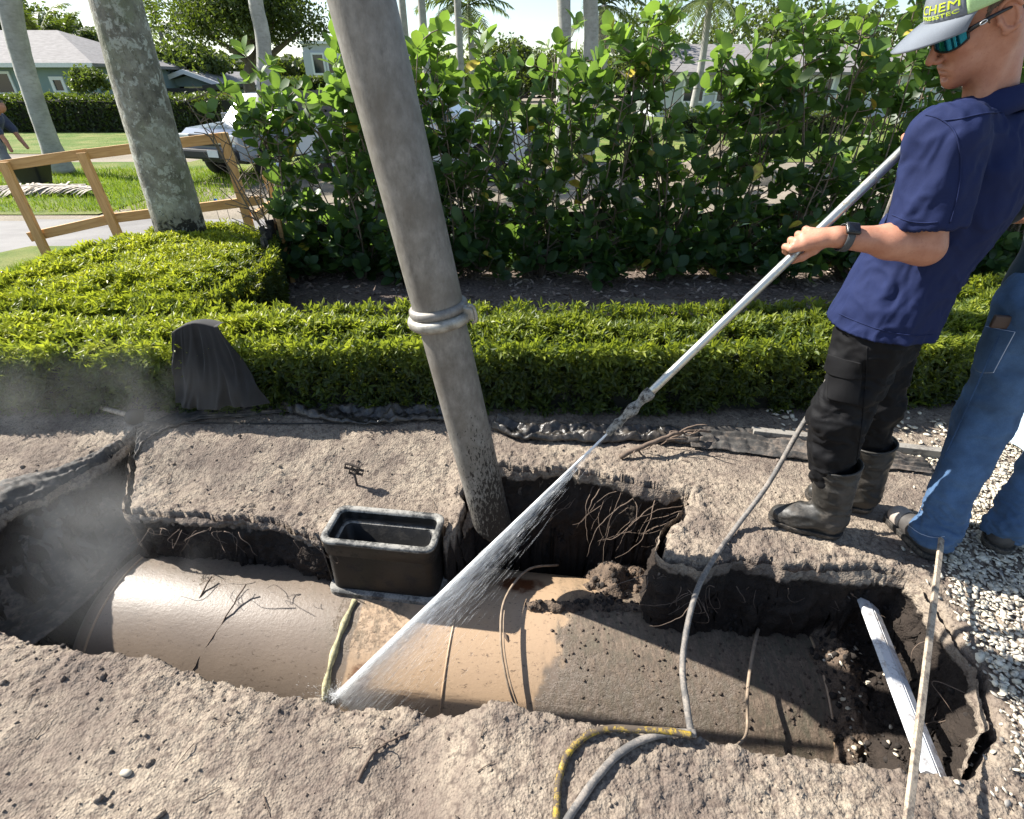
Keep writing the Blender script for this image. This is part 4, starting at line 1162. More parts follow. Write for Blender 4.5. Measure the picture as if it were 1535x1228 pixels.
for k, (px, H, lb) in enumerate([
        (442, 1.74, 'leafy shrub at the left end of the shrub row beside the tall wooden post'),
        (535, 1.60, 'leafy shrub second from the left end of the shrub row, half hidden by the pipe'),
        (625, 1.88, 'leafy shrub directly behind the leaning vacuum pipe'),
        (712, 1.84, 'leafy shrub just right of the vacuum pipe with white truck behind it'),
        (805, 1.96, 'tall leafy shrub in front of the two pale palm trunks'),
        (895, 2.02, 'leafy shrub in the middle of the row in front of the thatched palm'),
        (985, 1.84, 'leafy shrub second to the right of the thatched palm'),
        (1075, 2.02, 'leafy shrub in front of the pale far house, above the lance tip'),
        (1165, 2.12, 'leafy shrub left of the hand gripping the lance'),
        (1260, 2.16, 'leafy shrub directly behind the hand gripping the lance'),
        (1360, 2.1, 'leafy shrub beneath the cap brim of the worker in navy'),
        (1465, 2.1, 'leafy shrub mostly hidden behind the worker in navy')]):
    b = uz(px, 420, 0.0)
    shrub(b[0], b[1] + 0.12 * math.sin(k * 2.1), H, lb, 100 + k, lean=-0.04 if k == 0 else 0.0)

# leaf litter and twigs in the mulch
rng = np.random.RandomState(44)
n = 5200
x = rng.uniform(-2.0, 5.5, n); y = rng.uniform(3.05, 5.3, n)
a, b_, c = rand_frames(n, rng, np.stack([rng.normal(size=n), rng.normal(size=n), rng.normal(0, .25, n)], -1))
T, TF = leaf_shape(1.0, 0.3, 0.5, 3, 0.3, 0.2)
pos = np.stack([x, y, 0.012 + 0.03 * rng.uniform(size=n) + tz(x, y)], -1)
V, F, A = stamp(T, TF, mats_from(pos, a, b_, c, rng.uniform(.025, .085, n)), rng.uniform(0, 1, n))
t = NT('litter'); t.set(t.ramp(t.attr('tint'), [(0.0, (0.06, 0.042, 0.034)), (0.5, (0.17, 0.125, 0.10)), (0.85, (0.34, 0.27, 0.22)), (1.0, (0.5, 0.42, 0.35))]), 0.9); M['litter'] = t.m
tag(obj('leaf_litter', V, F, M['litter'], attrs={'tint': A}), kind='stuff')

# ------------------------------------------------------------------ silt fence behind the shrubs
sf = thing('silt_fence', (2.0, 5.35, 0), 'low black fabric silt fence strung behind the leafy shrubs', 'fence')
P = catmull([(-2.02, 4.30, 0), (-2.12, 4.7, 0), (-2.05, 5.2, 0), (-1.2, 5.36, 0), (1.5, 5.36, 0), (4.5, 5.45, 0), (8.0, 5.5, 0)], 260)
nv = 14
zz = np.linspace(0, 1, nv)
FV = np.zeros((260, nv, 3))
for i in range(260):
    hgt = 0.56 + 0.03 * math.sin(i * .31) - 0.05 * (i < 12)
    for j in range(nv):
        FV[i, j] = P[i] + [0.025 * math.sin(i * .9 + j * .3), 0.04 * math.sin(i * .37 + 2 * zz[j]) * (1 - zz[j] * .5), hgt * zz[j] - 0.01 + tz(0, P[i][1])]
FV += 0.03 * np.stack([fbm(FV.reshape(-1, 3), 5, 2, 91 + k).reshape(260, nv) for k in range(3)], -1)
obj('fabric', FV, grid_faces(260, nv), M['silt_fabric'], sf)
for x in (-2.06, -0.6, 0.9, 2.4, 3.9, 5.4, 6.9):
    yy = 5.40 if x > -2 else 4.75
    V, F = beam((x, yy + .03, -.1), (x, yy + .03, .66), .035, .035, (0, 1, 0), .003); obj('stake', V, F, M['lumber'], sf)

# pink marker tape
p = uz(432, 412, 0.0)
pf = thing('marker_flag', p, 'small pink marker ribbon on a wire beside the left shrub', 'flag')
V, F = tube([p, p + [0, 0, .12]], .002, 5); obj('wire', V, F, M['rusty_iron'], pf)
u, v = np.meshgrid(np.linspace(0, 1, 6), np.linspace(0, 1, 8), indexing='ij')
V = p + np.stack([.05 * u - .01 * v + .0, -.012 * np.sin(v * 5 + u * 3), .125 - .10 * v], -1); obj('ribbon', V, grid_faces(6, 8), M['pink_tape'], pf)

# ------------------------------------------------------------------ wooden barrier
wb = thing('wooden_barrier', (-3.75, 5.5, 0), 'temporary barrier of raw lumber posts and rails along the road', 'barrier')
def lum(name, a, b, up=(0, 1, 0)):
    a, b = np.asarray(a, float), np.asarray(b, float)
    d, s, u = frame3(b - a, up); L = np.linalg.norm(b - a)
    V, F = box((0, 0, 0), (L, .040, .089), None, .004)
    o = link(name, mesh_data(name, V, F, False), M['lumber'], wb)
    m = Matrix.Identity(4)
    for r in range(3):
        m[r][0], m[r][1], m[r][2], m[r][3] = d[r], s[r], u[r], ((a + b) / 2 - np.array(wb['_o']))[r]
    o.matrix_local = m
    return o
P1b, P1t = uy(82, 405, 5.35), uy(4, 243, 5.35)
P2b, P2t = uy(187, 372, 5.48), uy(122, 229, 5.48)
P3b, P3t = uy(388, 385, 5.75), uy(334, 199, 5.75)
P4b, P4t = uy(432, 350, 7.0), uy(398, 262, 7.0)
for a, b in ((P1b, P1t), (P2b, P2t), (P3b, P3t), (P4b, P4t)): lum('post', a - [0, 0, .12], b, (1, 0, 0))
off = np.array([0, .042, 0])
def rail(pa, pb, ya, yb): lum('rail', uy(*pa, ya) + off, uy(*pb, yb) + off, (0, 0, 1))
rail((-60, 258), (128, 231), 5.28, 5.475); rail((118, 233), (338, 206), 5.465, 5.75)
rail((40, 357), (170, 328), 5.34, 5.47); rail((162, 329), (392, 301), 5.46, 5.75)
rail((380, 326), (418, 297), 5.70, 6.9)

# ------------------------------------------------------------------ palms
def frond(base, direction, L, droop, rng, nl=34, wl=0.30, fan=False):
    """feather frond as rachis + leaflets; returns verts, faces"""
    d = direction / np.linalg.norm(direction)
    n = 12
    P = [base]
    for k in range(n - 1):
        dd = d + np.array([0, 0, -droop * (k / n) ** 1.3 * 2.2]); dd /= np.linalg.norm(dd)
        P.append(P[-1] + dd * L / (n - 1))
    P = np.array(P)
    parts = [tube(P, np.linspace(L * .012, L * .003, n), 4, False)]
    Q = catmull(P, nl); Tn = np.gradient(Q, axis=0); Tn /= np.linalg.norm(Tn, axis=1)[:, None]
    V, F, k = [], [], 0
    for i in range(3, nl):
        s = np.cross(Tn[i], [0, 0, 1.0]); s /= np.linalg.norm(s) + 1e-9
        ll = wl * L * min(1, max(.25, 1 - abs(i / nl - .45) * 1.3))
        for sg in (-1, 1):
            e = Q[i] + (s * sg * .8 + Tn[i] * .55 + np.array([0, 0, -.35 + rng.normal(0, .15)])) * ll
            w = Tn[i] * L * .012
            m = (Q[i] + e) / 2 + np.array([0, 0, ll * .08])
            V += [Q[i] - w, m - w * 1.3, e, m + w * 1.3, Q[i] + w]; F.append((k, k + 1, k + 2, k + 3, k + 4)); k += 5
    parts.append((np.array(V), np.array(F)))
    return join(*parts)
def palm(label, path, radii, crown_r, nf, seed, mat='trunk_far', droop=0.5, rings=True, rot=0.0, res=40, sides=20, dead=0, name='palm_tree', shaft=True):
    rng = np.random.RandomState(seed)
    path = np.asarray(path, float)
    root = thing(name, path[0], label, 'palm tree')
    Pc = catmull(path, res); rr = np.interp(np.linspace(0, 1, res), np.linspace(0, 1, len(radii)), radii)
    V, F = tube(Pc, rr, sides)
    bumpy = fbm(V, 3.5, 3, seed)
    cen = np.repeat(Pc, sides, 0)
    nV = V.copy(); nV[:len(cen)] = cen + (V[:len(cen)] - cen) * (1 + 0.06 * bumpy[:len(cen), None])
    z0 = path[0][2]
    rotm = rot * sstep(0.9, 0.15, nV[:, 2] - z0 - 0.25)
    o = obj('trunk', nV, F, M[mat], root, attrs={'rot': rotm})
    if nf:
        parts = []
        top = Pc[-1]
        for i in range(nf):
            a = i * 2.399 + rng.uniform(-.2, .2); el = rng.uniform(-.35, 1.2)
            parts.append(frond(top, np.array([math.cos(a) * math.cos(el), math.sin(a) * math.cos(el), math.sin(el)]), crown_r * rng.uniform(.85, 1.1), droop, rng))
        V, F = join(*parts)
        obj('crown', V, F, M['far_leaf'], root, attrs={'tint': rng.uniform(.2, .8) + .2 * fbm(V, 1.5, 2, seed)})
        if dead:
            parts = [frond(top - [0, 0, .2], np.array([math.cos(i * 1.3), math.sin(i * 1.3), -1.2]), crown_r * .7, .9, rng, 20) for i in range(dead)]
            V, F = join(*parts); obj('dead_fronds', V, F, M['dry_frond'], root)
    return root
palm('thick mottled grey palm trunk rising out of the lime hedge', [(-3.06, 4.92, -.05), (-3.03, 4.92, .6), (-2.99, 4.9, 1.4), (-2.93, 4.9, 2.4), (-2.8, 4.95, 5), (-2.75, 5, 7.5)], [.225, .205, .19, .172, .165, .14], 2.6, 14, 31, 'palm_bark', rot=0.75, res=90, sides=40)
b = uz(92, 258, -.25)
palm('slim smooth palm trunk at the left edge standing on the far lawn', [b, uy(75, 215, b[1]), uy(52, 150, b[1]), uy(28, 70, b[1]), uy(14, 0, b[1]), uy(4, -110, b[1] + .1), uy(0, -260, b[1] + .2)], [.30, .20, .19, .20, .21, .18, .13], 2.6, 12, 32, 'smooth_bark', res=60)
b = np.array([uy(398, 262, 14.2)[0], 14.2, -.3])
palm('slim pale palm trunk above the left shrub in front of the round dark tree', [b, uy(396, 80, 14.2), uy(383, 0, 14.2), uy(372, -120, 14.2), uy(366, -260, 14.3)], [.2, .16, .15, .14, .11], 2.4, 12, 33, 'smooth_bark', res=40)
for px, lab, sd, w in ((846, 'pale palm trunk left of the thatched palm above the shrubs', 34, .165), (886, 'pale palm trunk touching the thatched palm above the shrubs', 35, .18)):
    b = np.array([uy(px, 150, 16)[0], 16.0, -.3])
    palm(lab, [b, uy(px, 60, 16), uy(px - 1, 0, 16), uy(px - 2, -130, 16), uy(px - 3, -290, 16)], [w + .04, w, w, w, w * .8], 2.6, 12, sd, 'smooth_bark', res=40)
for px, py, y, R, nf, sd, lab, dead in (
        (238, 42, 46, 2.6, 16, 36, 'far palm with a full dark crown between thick trunk and round tree', 0),
        (702, 8, 34, 2.7, 18, 37, 'far feathery palm above the shrubs just right of the vacuum pipe', 4),
        (905, 8, 20, 1.5, 20, 38, 'shaggy thatched palm above the middle of the shrub row', 12),
        (1065, -6, 30, 2.4, 16, 40, 'far palm above the shrub row left of the worker', 3),
        (60, 55, 44, 3.0, 16, 41, 'palm in the dark trees behind the teal house roof', 0),
        (100, 62, 48, 2.6, 14, 42, 'smaller palm right of the other one behind the teal house', 0)):
    c_ = uy(px, py, y)
    palm(lab, [(c_[0], y, -.3), (c_[0] + .1, y, c_[2] * .5), c_], [.2, .16, .14], R, nf, sd, 'trunk_far', dead=dead, res=16, sides=10)
for px, y, lab, sd in ((597, 30, 'thin far palm trunk left of the pair above the pipe shrubs', 43), (627, 28, 'thin far palm trunk right of the pair above the pipe shrubs', 44), (683, 30, 'thin far palm trunk under the feathery palm', 45)):
    c_ = uy(px, -60, y)
    palm(lab, [(c_[0], y, -.3), c_, c_ + [0, 0, 2.5]], [.2, .15, .12], 2.2, 12, sd, 'trunk_far', res=16, sides=10)
# ------------------------------------------------------------------ background trees and hedges
def leaf_cloud(name, pos, size, mat, root, rng, tint, nverts=4, kind='stuff', norm=None):
    n = len(pos)
    T = np.array([(-.5, 0, 0), (0, -.28, .06), (.5, 0, 0), (0, .28, .06)]); F = np.array([(0, 1, 2, 3)])
    a, b, c = rand_frames(n, rng)
    V, FF, A = stamp(T, F, mats_from(pos, a, b, c, size * rng.uniform(.6, 1.4, n)), np.clip(tint, 0, 1))
    o = obj(name, V, FF, M[mat], root, smooth=False, attrs={'tint': A}); o['kind'] = kind
    return o
def tree(label, base, crown_c, crown_r, nclump, nleaf, size, seed, tint0=0.45, trunk_r=0.25, forks=5, name='tree', mat='far_leaf'):
    rng = np.random.RandomState(seed)
    base, crown_c, crown_r = np.asarray(base, float), np.asarray(crown_c, float), np.asarray(crown_r, float)
    root = thing(name, base, label, 'tree')
    dirs = rng.normal(size=(nclump, 3)); dirs /= np.linalg.norm(dirs, axis=1)[:, None]
    dirs[:, 2] = np.abs(dirs[:, 2]) * 1.1 - .35
    cl = crown_c + dirs * crown_r * rng.uniform(.35, .88, (nclump, 1))
    parts = [tube(catmull([base - [0, 0, .2], base * .6 + crown_c * .4 + rng.normal(0, .1, 3), crown_c - [0, 0, crown_r[2] * .45]], 10), np.linspace(trunk_r, trunk_r * .6, 10), 8, False)]
    st = crown_c - [0, 0, crown_r[2] * .55]
    for i in range(min(forks, nclump)):
        parts.append(tube(catmull([st - [0, 0, .3], st * .5 + cl[i] * .5 + rng.normal(0, .2, 3), cl[i]], 8), np.linspace(trunk_r * .5, trunk_r * .1, 8), 6, False))
    V, F = join(*parts); obj('trunk', V, F, M['tree_bark'], root)
    i = rng.randint(0, nclump, nleaf)
    rad = rng.uniform(.22, .40, nclump)[i] * crown_r.mean()
    q = rng.normal(size=(nleaf, 3)); q /= np.linalg.norm(q, axis=1)[:, None]; q *= rng.uniform(.3, 1, (nleaf, 1)) ** .5
    pos = cl[i] + q * rad[:, None] * [1.2, 1.2, .8]
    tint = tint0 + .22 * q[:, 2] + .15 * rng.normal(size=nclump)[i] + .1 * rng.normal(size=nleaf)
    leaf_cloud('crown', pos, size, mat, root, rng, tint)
    return root
def far_hedge(label, x0, x1, y0, y1, h, n, size, seed, tint0=.35, name='far_hedge', z0=-.3):
    rng = np.random.RandomState(seed)
    root = thing(name, ((x0 + x1) / 2, y0, z0), label, 'hedge')
    V, F = box(((x0 + x1) / 2, (y0 + y1) / 2, z0 + h / 2 - .08), (x1 - x0 - .2, y1 - y0 - .2, h - .1), None, .1); obj('twig_core', V, F, M['hedge_core'], root)
    f = rng.uniform(size=n) < .6
    pos = np.stack([rng.uniform(x0, x1, n), np.where(f, y0 + rng.normal(0, .08, n), rng.uniform(y0, y1, n)), np.where(f, z0 + rng.uniform(0, h, n), z0 + h + rng.normal(0, .07, n))], -1)
    pos[:, 2] += .08 * fbm(pos, .9, 3, seed) * (pos[:, 2] > z0 + h * .8)
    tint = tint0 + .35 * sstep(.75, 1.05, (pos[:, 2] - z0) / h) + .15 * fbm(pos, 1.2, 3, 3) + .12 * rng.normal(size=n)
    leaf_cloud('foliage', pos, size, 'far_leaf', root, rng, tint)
    return root
far_hedge('dark clipped hedge in front of the teal house', -27, -12.6, 26.2, 27.4, 1.35, 9000, .16, 51)
far_hedge('far hedge below the white modern building', -13.5, -9.0, 33, 34.2, 2.0, 5000, .2, 52, .3)
far_hedge('low lime hedge in front of the pale house on the right', 6.5, 15, 25.5, 26.2, .8, 3000, .14, 53, .65)
c_ = uy(134, 122, 27.8)
tree('rounded bright shrub behind the dark hedge against the teal wall', (c_[0], 27.8, -.3), c_ + [0, 0, -.05], (.95, .95, .95), 40, 2600, .15, 54, .72, .08, 3, 'round_shrub')
c_ = uy(372, 42, 30)
tree('big round dark green tree above the left shrub', (c_[0] - .5, 30, -.3), c_ + [0, 0, .4], (3.8, 3.2, 3.0), 120, 26000, .17, 55, .42, .35, 10)
for px, py, y, r, n, sd, tn, lab in (
        (30, 52, 48, (4.2, 3, 3.2), 9000, 56, .35, 'dark tree mass at the far left behind the teal house roof'),
        (120, 70, 52, (3.2, 3, 2.4), 6500, 57, .45, 'lower tree right of the dark trees behind the teal house'),
        (262, 92, 44, (3.4, 3, 1.9), 7000, 58, .6, 'yellowish low tree between thick palm and dark round tree'),
        (645, 128, 40, (4.5, 3, 2.4), 7000, 59, .4, 'dull green trees beyond the white utility truck'),
        (560, 90, 60, (5, 3, 3), 5000, 60, .4, 'far tree seen just left of the vacuum pipe'),
        (960, 70, 42, (3.2, 3, 3.2), 2600, 61, .4, 'thin bare far tree right of the thatched palm'),
        (1180, 60, 60, (12, 4, 5), 9000, 62, .45, 'broad far tree behind the pale house on the right'),
        (1460, 90, 50, (9, 4, 4), 7000, 63, .4, 'far tree behind the worker in the cap'),
        (780, 110, 70, (12, 4, 4), 7000, 64, .4, 'long distant tree line above the blue bin')):
    c_ = uy(px, py, y)
    tree(lab, (c_[0], y, -.3), c_, r, 45, n, .30 * y / 48, sd, tn, .2)

rng = np.random.RandomState(65)
n = 42000
x = rng.uniform(-130, 150, n); y = rng.uniform(84, 92, n)
hh_ = 5.0 + 2.2 * fbm(P3(x, 0 * x), .06, 3, 2) + 1.2 * fbm(P3(x, 0 * x), .35, 2, 4)
pos = np.stack([x, y, -.3 + hh_ * rng.uniform(0, 1, n) ** .7], -1)
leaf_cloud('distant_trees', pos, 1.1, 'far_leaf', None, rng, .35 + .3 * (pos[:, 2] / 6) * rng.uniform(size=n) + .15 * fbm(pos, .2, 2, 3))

# ------------------------------------------------------------------ houses
def pane(name, c, w, h, parent, frame=0.07, yoff=0.0):
    """window in a wall facing the camera (-y)"""
    o = np.array(parent['_o'])
    fr = []
    for dx, dz, sw, sh in ((-w / 2, 0, frame, h + frame), (w / 2, 0, frame, h + frame)):
        fr.append(box(c + np.array([dx, -.04, dz]), (sw, .09, sh)))
    for dz in (-h / 2, h / 2): fr.append(box(c + np.array([0, -.038, dz]), (w - frame - .004, .086, frame)))
    V, F = join(*fr)
    wd = obj('window', V, F, M['white_trim'], parent, smooth=False)
    V, F = box(c + np.array([0, -.012, 0]), (w - frame, .02, h - frame)); sub('pane', V, F, M['window_glass'], wd, parent, False)
def hip_roof(parent, x0, x1, y0, y1, ze, rise, over=.5, mat='roof_shingle', ridge_in=3.0):
    X0, X1, Y0, Y1 = x0 - over, x1 + over, y0 - over, y1 + over; ym = (Y0 + Y1) / 2
    V = np.array([(X0, Y0, ze), (X1, Y0, ze), (X1, Y1, ze), (X0, Y1, ze), (X0 + ridge_in, ym, ze + rise), (X1 - ridge_in, ym, ze + rise)])
    V = np.concatenate([V, V[:4] - [0, 0, .16]])
    F = [[0, 1, 5, 4], [1, 2, 5], [2, 3, 4, 5], [3, 0, 4], [6, 7, 1, 0], [7, 8, 2, 1], [8, 9, 3, 2], [9, 6, 0, 3], [9, 8, 7, 6]]
    return obj('roof', V, F, M[mat], parent, smooth=False)
xr = uy(143, 120, 34)[0]
h1 = thing('teal_house', (xr - 8, 36, -.3), 'teal stucco house with grey hip roof across the lawn', 'house')
V, F = box((xr - 9, 38.2, 1.05), (18, 8.4, 2.9)); obj('wall', V, F, M['teal_stucco'], h1, smooth=False)
r_ = hip_roof(h1, xr - 18, xr, 34, 42.4, 2.45, 1.75, .55, ridge_in=4.6)
V, F = box((xr - 9, 33.47, 2.36), (19.0, .06, .2)); obj('fascia', V, F, M['white_trim'], h1, smooth=False)
cw = uy(89, 128, 34.0); pane('w', np.array([cw[0], 34.0, cw[2]]), .62, .66, h1, .16)
cw = uy(20, 125, 34.0); pane('w', np.array([cw[0] - .6, 34.0, cw[2]]), 1.2, 1.0, h1, .12)
xl, xr2 = uy(236, 130, 42)[0], uy(332, 130, 42)[0]
h2 = thing('gabled_house', ((xl + xr2) / 2, 44, -.3), 'low gabled house with dark carport beam behind the hedge', 'house')
zt_, ze_ = uy(283, 112, 42)[2], uy(240, 130, 42)[2]
xm = uy(283, 112, 42)[0]
V, F = box(((xl + xr2) / 2, 46, (ze_ - .3) / 2 - .15), (xr2 - xl, 8, ze_ + .3)); obj('wall', V, F, M['teal_stucco'], h2, smooth=False)
V, F = extrude_poly([(xl - .2, ze_), (xr2 + .2, ze_), (xm, zt_)], 8.0, np.eye(3), (0, 46, 0.0)); obj('gable', V, F, M['teal_stucco'], h2, smooth=False)
for a, b in (((xl - .5, ze_ - .12), (xm, zt_ + .05)), ((xm, zt_ + .05), (xr2 + .5, ze_ - .12))):
    V, F = extrude_poly([a, b, (b[0], b[1] + .22), (a[0], a[1] + .22)], 9.0, np.eye(3), (0, 45.9, 0)); obj('roof', V, F, M['roof_shingle'], h2, smooth=False)
    V, F = extrude_poly([(a[0], a[1] - .02), (b[0], b[1] - .02), (b[0], b[1] + .25), (a[0], a[1] + .25)], .08, np.eye(3), (0, 41.34, 0)); obj('barge_board', V, F, M['white_trim'], h2, smooth=False)
zb = uy(270, 137, 40)[2]
V, F = beam((uy(240, 137, 40)[0], 40, zb), (uy(306, 137, 40)[0], 40, zb), .2, .34); obj('carport_beam', V, F, M['dark_beam'], h2, smooth=False)
for px in (241, 300):
    V, F = beam((uy(px, 137, 40)[0], 40, -.3), (uy(px, 137, 40)[0], 40, zb - .17), .2, .2, (0, 1, 0)); obj('carport_post', V, F, M['dark_beam'], h2, smooth=False)
V, F = extrude_poly([(uy(303, 130, 40)[0], uy(303, 128, 40)[2]), (uy(345, 130, 40)[0], uy(345, 124, 40)[2]), (uy(345, 130, 40)[0], uy(345, 131, 40)[2]), (uy(303, 130, 40)[0], uy(303, 138, 40)[2])], 4, np.eye(3), (0, 42, 0)); obj('porch_roof', V, F, M['dark_beam'], h2, smooth=False)
x0, x1 = uy(455, 90, 55)[0], uy(545, 90, 55)[0]; z1, z2 = uy(480, 66, 55)[2], uy(500, 78, 55)[2]
h3 = thing('white_building', ((x0 + x1) / 2, 56, -.3), 'white flat roofed modern building beyond the big round tree', 'building')
V, F = box(((x0 + x1) / 2, 59, z2 / 2 - .15), (x1 - x0, 8, z2 + .3)); obj('wall', V, F, M['white_stucco'], h3, smooth=False)
V, F = box((x0 + (x1 - x0) * .36, 58.6, (z1 + z2) / 2), ((x1 - x0) * .7, 7, z1 - z2)); obj('upper_storey', V, F, M['white_stucco'], h3, smooth=False)
V, F = box((x0 + (x1 - x0) * .36, 58.6, z1 + .1), ((x1 - x0) * .74, 7.6, .2)); obj('roof', V, F, M['white_trim'], h3, smooth=False)
for px in (478, 500, 520):
    cw = uy(px, 96, 55); pane('w', np.array([cw[0], 55.0, cw[2]]), 1.0, 1.5, h3, .14)
x0, x1 = uy(985, 130, 38)[0], uy(1420, 130, 38)[0]; ze_ = uy(1100, 108, 38)[2]
h4 = thing('pale_house', ((x0 + x1) / 2, 40, -.3), 'pale single storey house glimpsed through the shrubs on the right', 'house')
V, F = box(((x0 + x1) / 2, 42, ze_ / 2 - .15), (x1 - x0, 8, ze_ + .3)); obj('wall', V, F, M['white_stucco'], h4, smooth=False)
hip_roof(h4, x0, x1, 38, 46, ze_, 1.6, .5)
for px in (1040, 1090, 1150, 1230, 1330):
    cw = uy(px, 135, 38); pane('w', np.array([cw[0], 38.0, cw[2]]), 1.3, 1.3, h4, .12)

# ------------------------------------------------------------------ vehicles
def wheel(root, c, ax, r=.37, w=.24):
    """ax: unit axle direction pointing outward"""
    d, s, u = frame3(ax)
    a = np.linspace(0, 2 * np.pi, 28, endpoint=False)
    def lathe(prof):
        V = np.array([c + d * h + q * (np.cos(a)[:, None] * s + np.sin(a)[:, None] * u) for q, h in prof]); return V, grid_faces(len(prof), 28, True)
    V, F = lathe([(r * .62, -w / 2), (r * .94, -w / 2), (r, -w * .36), (r, w * .36), (r * .94, w / 2), (r * .64, w / 2)])
    wh = obj('wheel', V, F, M['tyre'], root)
    V, F = lathe([(r * .64, w * .42), (r * .58, w * .28), (r * .30, w * .22), (r * .22, w * .40), (.001, w * .42)]); sub('rim', V, F, M['chrome_dull'], wh, root)
def pickup(label, loc, ang, paint, bed='plain', sc=1.0, name='pickup_truck'):
    """truck pointing along local +x, origin at ground centre"""
    loc = np.asarray(loc, float); R = rotz(ang) * sc
    root = thing(name, loc, label, 'truck')
    def put(nm, V, F, mat, smooth=False, parent=None):
        V = np.asarray(V) @ R.T + loc
        return obj(nm, V, F, M[mat], root, smooth) if parent is None else sub(nm, V, F, M[mat], parent, root, smooth)
    W = 1.92
    # lower body: side profile with wheel arches, extruded and slightly tapered
    def arch(cx, r=.45, n=9):
        return [(cx + r * math.cos(t_), .42 + r * math.sin(t_) * .98) for t_ in np.linspace(0, math.pi, n)]
    prof = [(2.62, .50), (2.66, .78), (2.60, 1.02), (2.35, 1.12), (1.25, 1.20), (-2.70, 1.20), (-2.74, .6), (-2.5, .5), (-2.3, .42)] + arch(-1.75)[::-1] + [(-1.2, .40), (1.2, .40)] + arch(1.72)[::-1] + [(2.3, .42)]
    V, F = extrude_poly(prof, W)
    k = V[:, 2] > 1.0
    V[k, 1] *= .95
    V[(V[:, 0] > 2.4), 1] *= .9
    put('body', V, F, paint)
    V, F = box((0, 0, .62), (4.6, W - .45, .5)); put('chassis', V, F, 'black_trim')
    # cab
    cab = [(1.25, 1.19), (.62, 1.80), (-.35, 1.86), (-.62, 1.80), (-.72, 1.19)]
    V, F = extrude_poly(cab, W * .93); V[V[:, 2] > 1.5, 1] *= .83; put('cab', V, F, paint)
    def quad(pts, nm, mat, off):
        V = np.array(pts, float); nrm = np.cross(V[1] - V[0], V[2] - V[0]); nrm /= np.linalg.norm(nrm)
        V2 = np.concatenate([V + nrm * off, V - nrm * .02]); n_ = len(pts)
        F_ = [list(range(n_)), list(range(2 * n_ - 1, n_ - 1, -1))] + [[i, n_ + i, n_ + (i + 1) % n_, (i + 1) % n_] for i in range(n_)]
        put(nm, V2, F_, mat)
    hw = W * .93 / 2
    quad([(1.14, -hw * .92, 1.25), (1.14, hw * .92, 1.25), (.68, hw * .79, 1.74), (.68, -hw * .79, 1.74)], 'windscreen', 'window_glass', .012)
    for sg in (1, -1):
        f = lambda x, z: (x, sg * (hw - (z - 1.19) / .64 * hw * .17), z)
        pts = [f(1.0, 1.26), f(.56, 1.72), f(.05, 1.75), f(.05, 1.26)]
        quad(pts if sg > 0 else pts[::-1], 'side_window', 'window_glass', .012)
        pts = [f(-.03, 1.26), f(-.03, 1.75), f(-.5, 1.72), f(-.6, 1.26)]
        quad(pts if sg > 0 else pts[::-1], 'side_window', 'window_glass', .012)
        V, F = box((.98, sg * (hw + .13), 1.30), (.09, .2, .17), None, .02); put('door_mirror', V, F, paint)
        V, F = box((2.60, sg * .72, .92), (.10, .36, .20), None, .03); put('headlight', V, F, 'lens_clear')
        V, F = box((-2.73, sg * .84, .95), (.06, .16, .34), None, .02); put('tail_light', V, F, 'red_plastic')
        V, F = box((.1, sg * (W / 2 + .004), 1.05), (.22, .03, .035), None, .01); put('door_handle', V, F, 'black_trim')
        for wx in (-1.75, 1.72):
            wheel_c = np.array([wx, sg * (W / 2 - .13), .38]) @ R.T + loc
            wheel(root, wheel_c, np.array([0, sg, 0]) @ rotz(ang).T, .38 * sc, .25 * sc)
    V, F = box((2.645, 0, .90), (.08, 1.02, .24), None, .02); gr = put('grille', V, F, 'black_trim')
    for z in (.84, .90, .96):
        V, F = box((2.69, 0, z), (.03, 1.0, .018)); put('grille_bar', V, F, 'chrome_dull', parent=gr)
    V, F = box((2.70, 0, .60), (.2, W * .94, .22), None, .05); bp = put('front_bumper', V, F, 'black_trim')
    V, F = box((2.81, .28, .63), (.014, .32, .15)); put('number_plate', V, F, 'white_trim', parent=bp)
    V, F = box((-2.80, 0, .60), (.16, W * .92, .18), None, .04); put('rear_bumper', V, F, 'chrome_dull')
    if bed == 'rack':
        for sg in (1, -1):
            for x in (-.85, -1.45, -2.05, -2.62):
                V, F = box((x, sg * .86, 1.52), (.09, .06, .66)); put('rack_post', V, F, 'wood_rack')
            for z in (1.34, 1.55, 1.76):
                V, F = box((-1.74, sg * .90, z), (1.88, .025, .16)); put('rack_board', V, F, 'wood_rack')
        V, F = box((-1.74, 0, 1.215), (1.9, 1.7, .03)); put('bed_floor', V, F, 'wood_rack')
    else:
        V, F = box((-1.72, 0, 1.205), (1.80, W * .86, .03)); put('bed_cover', V, F, 'black_trim')
    return root
c_ = uz(322, 268, -.3)
pickup('silver pickup facing the road behind the wooden barrier', (c_[0] + 1.15, c_[1] + 1.9, -.3), math.radians(-112), 'car_silver', sc=.92)
c_ = uz(640, 278, -.3)
tr = pickup('white utility truck with stake rack parked behind the vacuum pipe', (c_[0] - .25, 13.6, -.3), math.radians(-6), 'car_white', 'rack', .95)
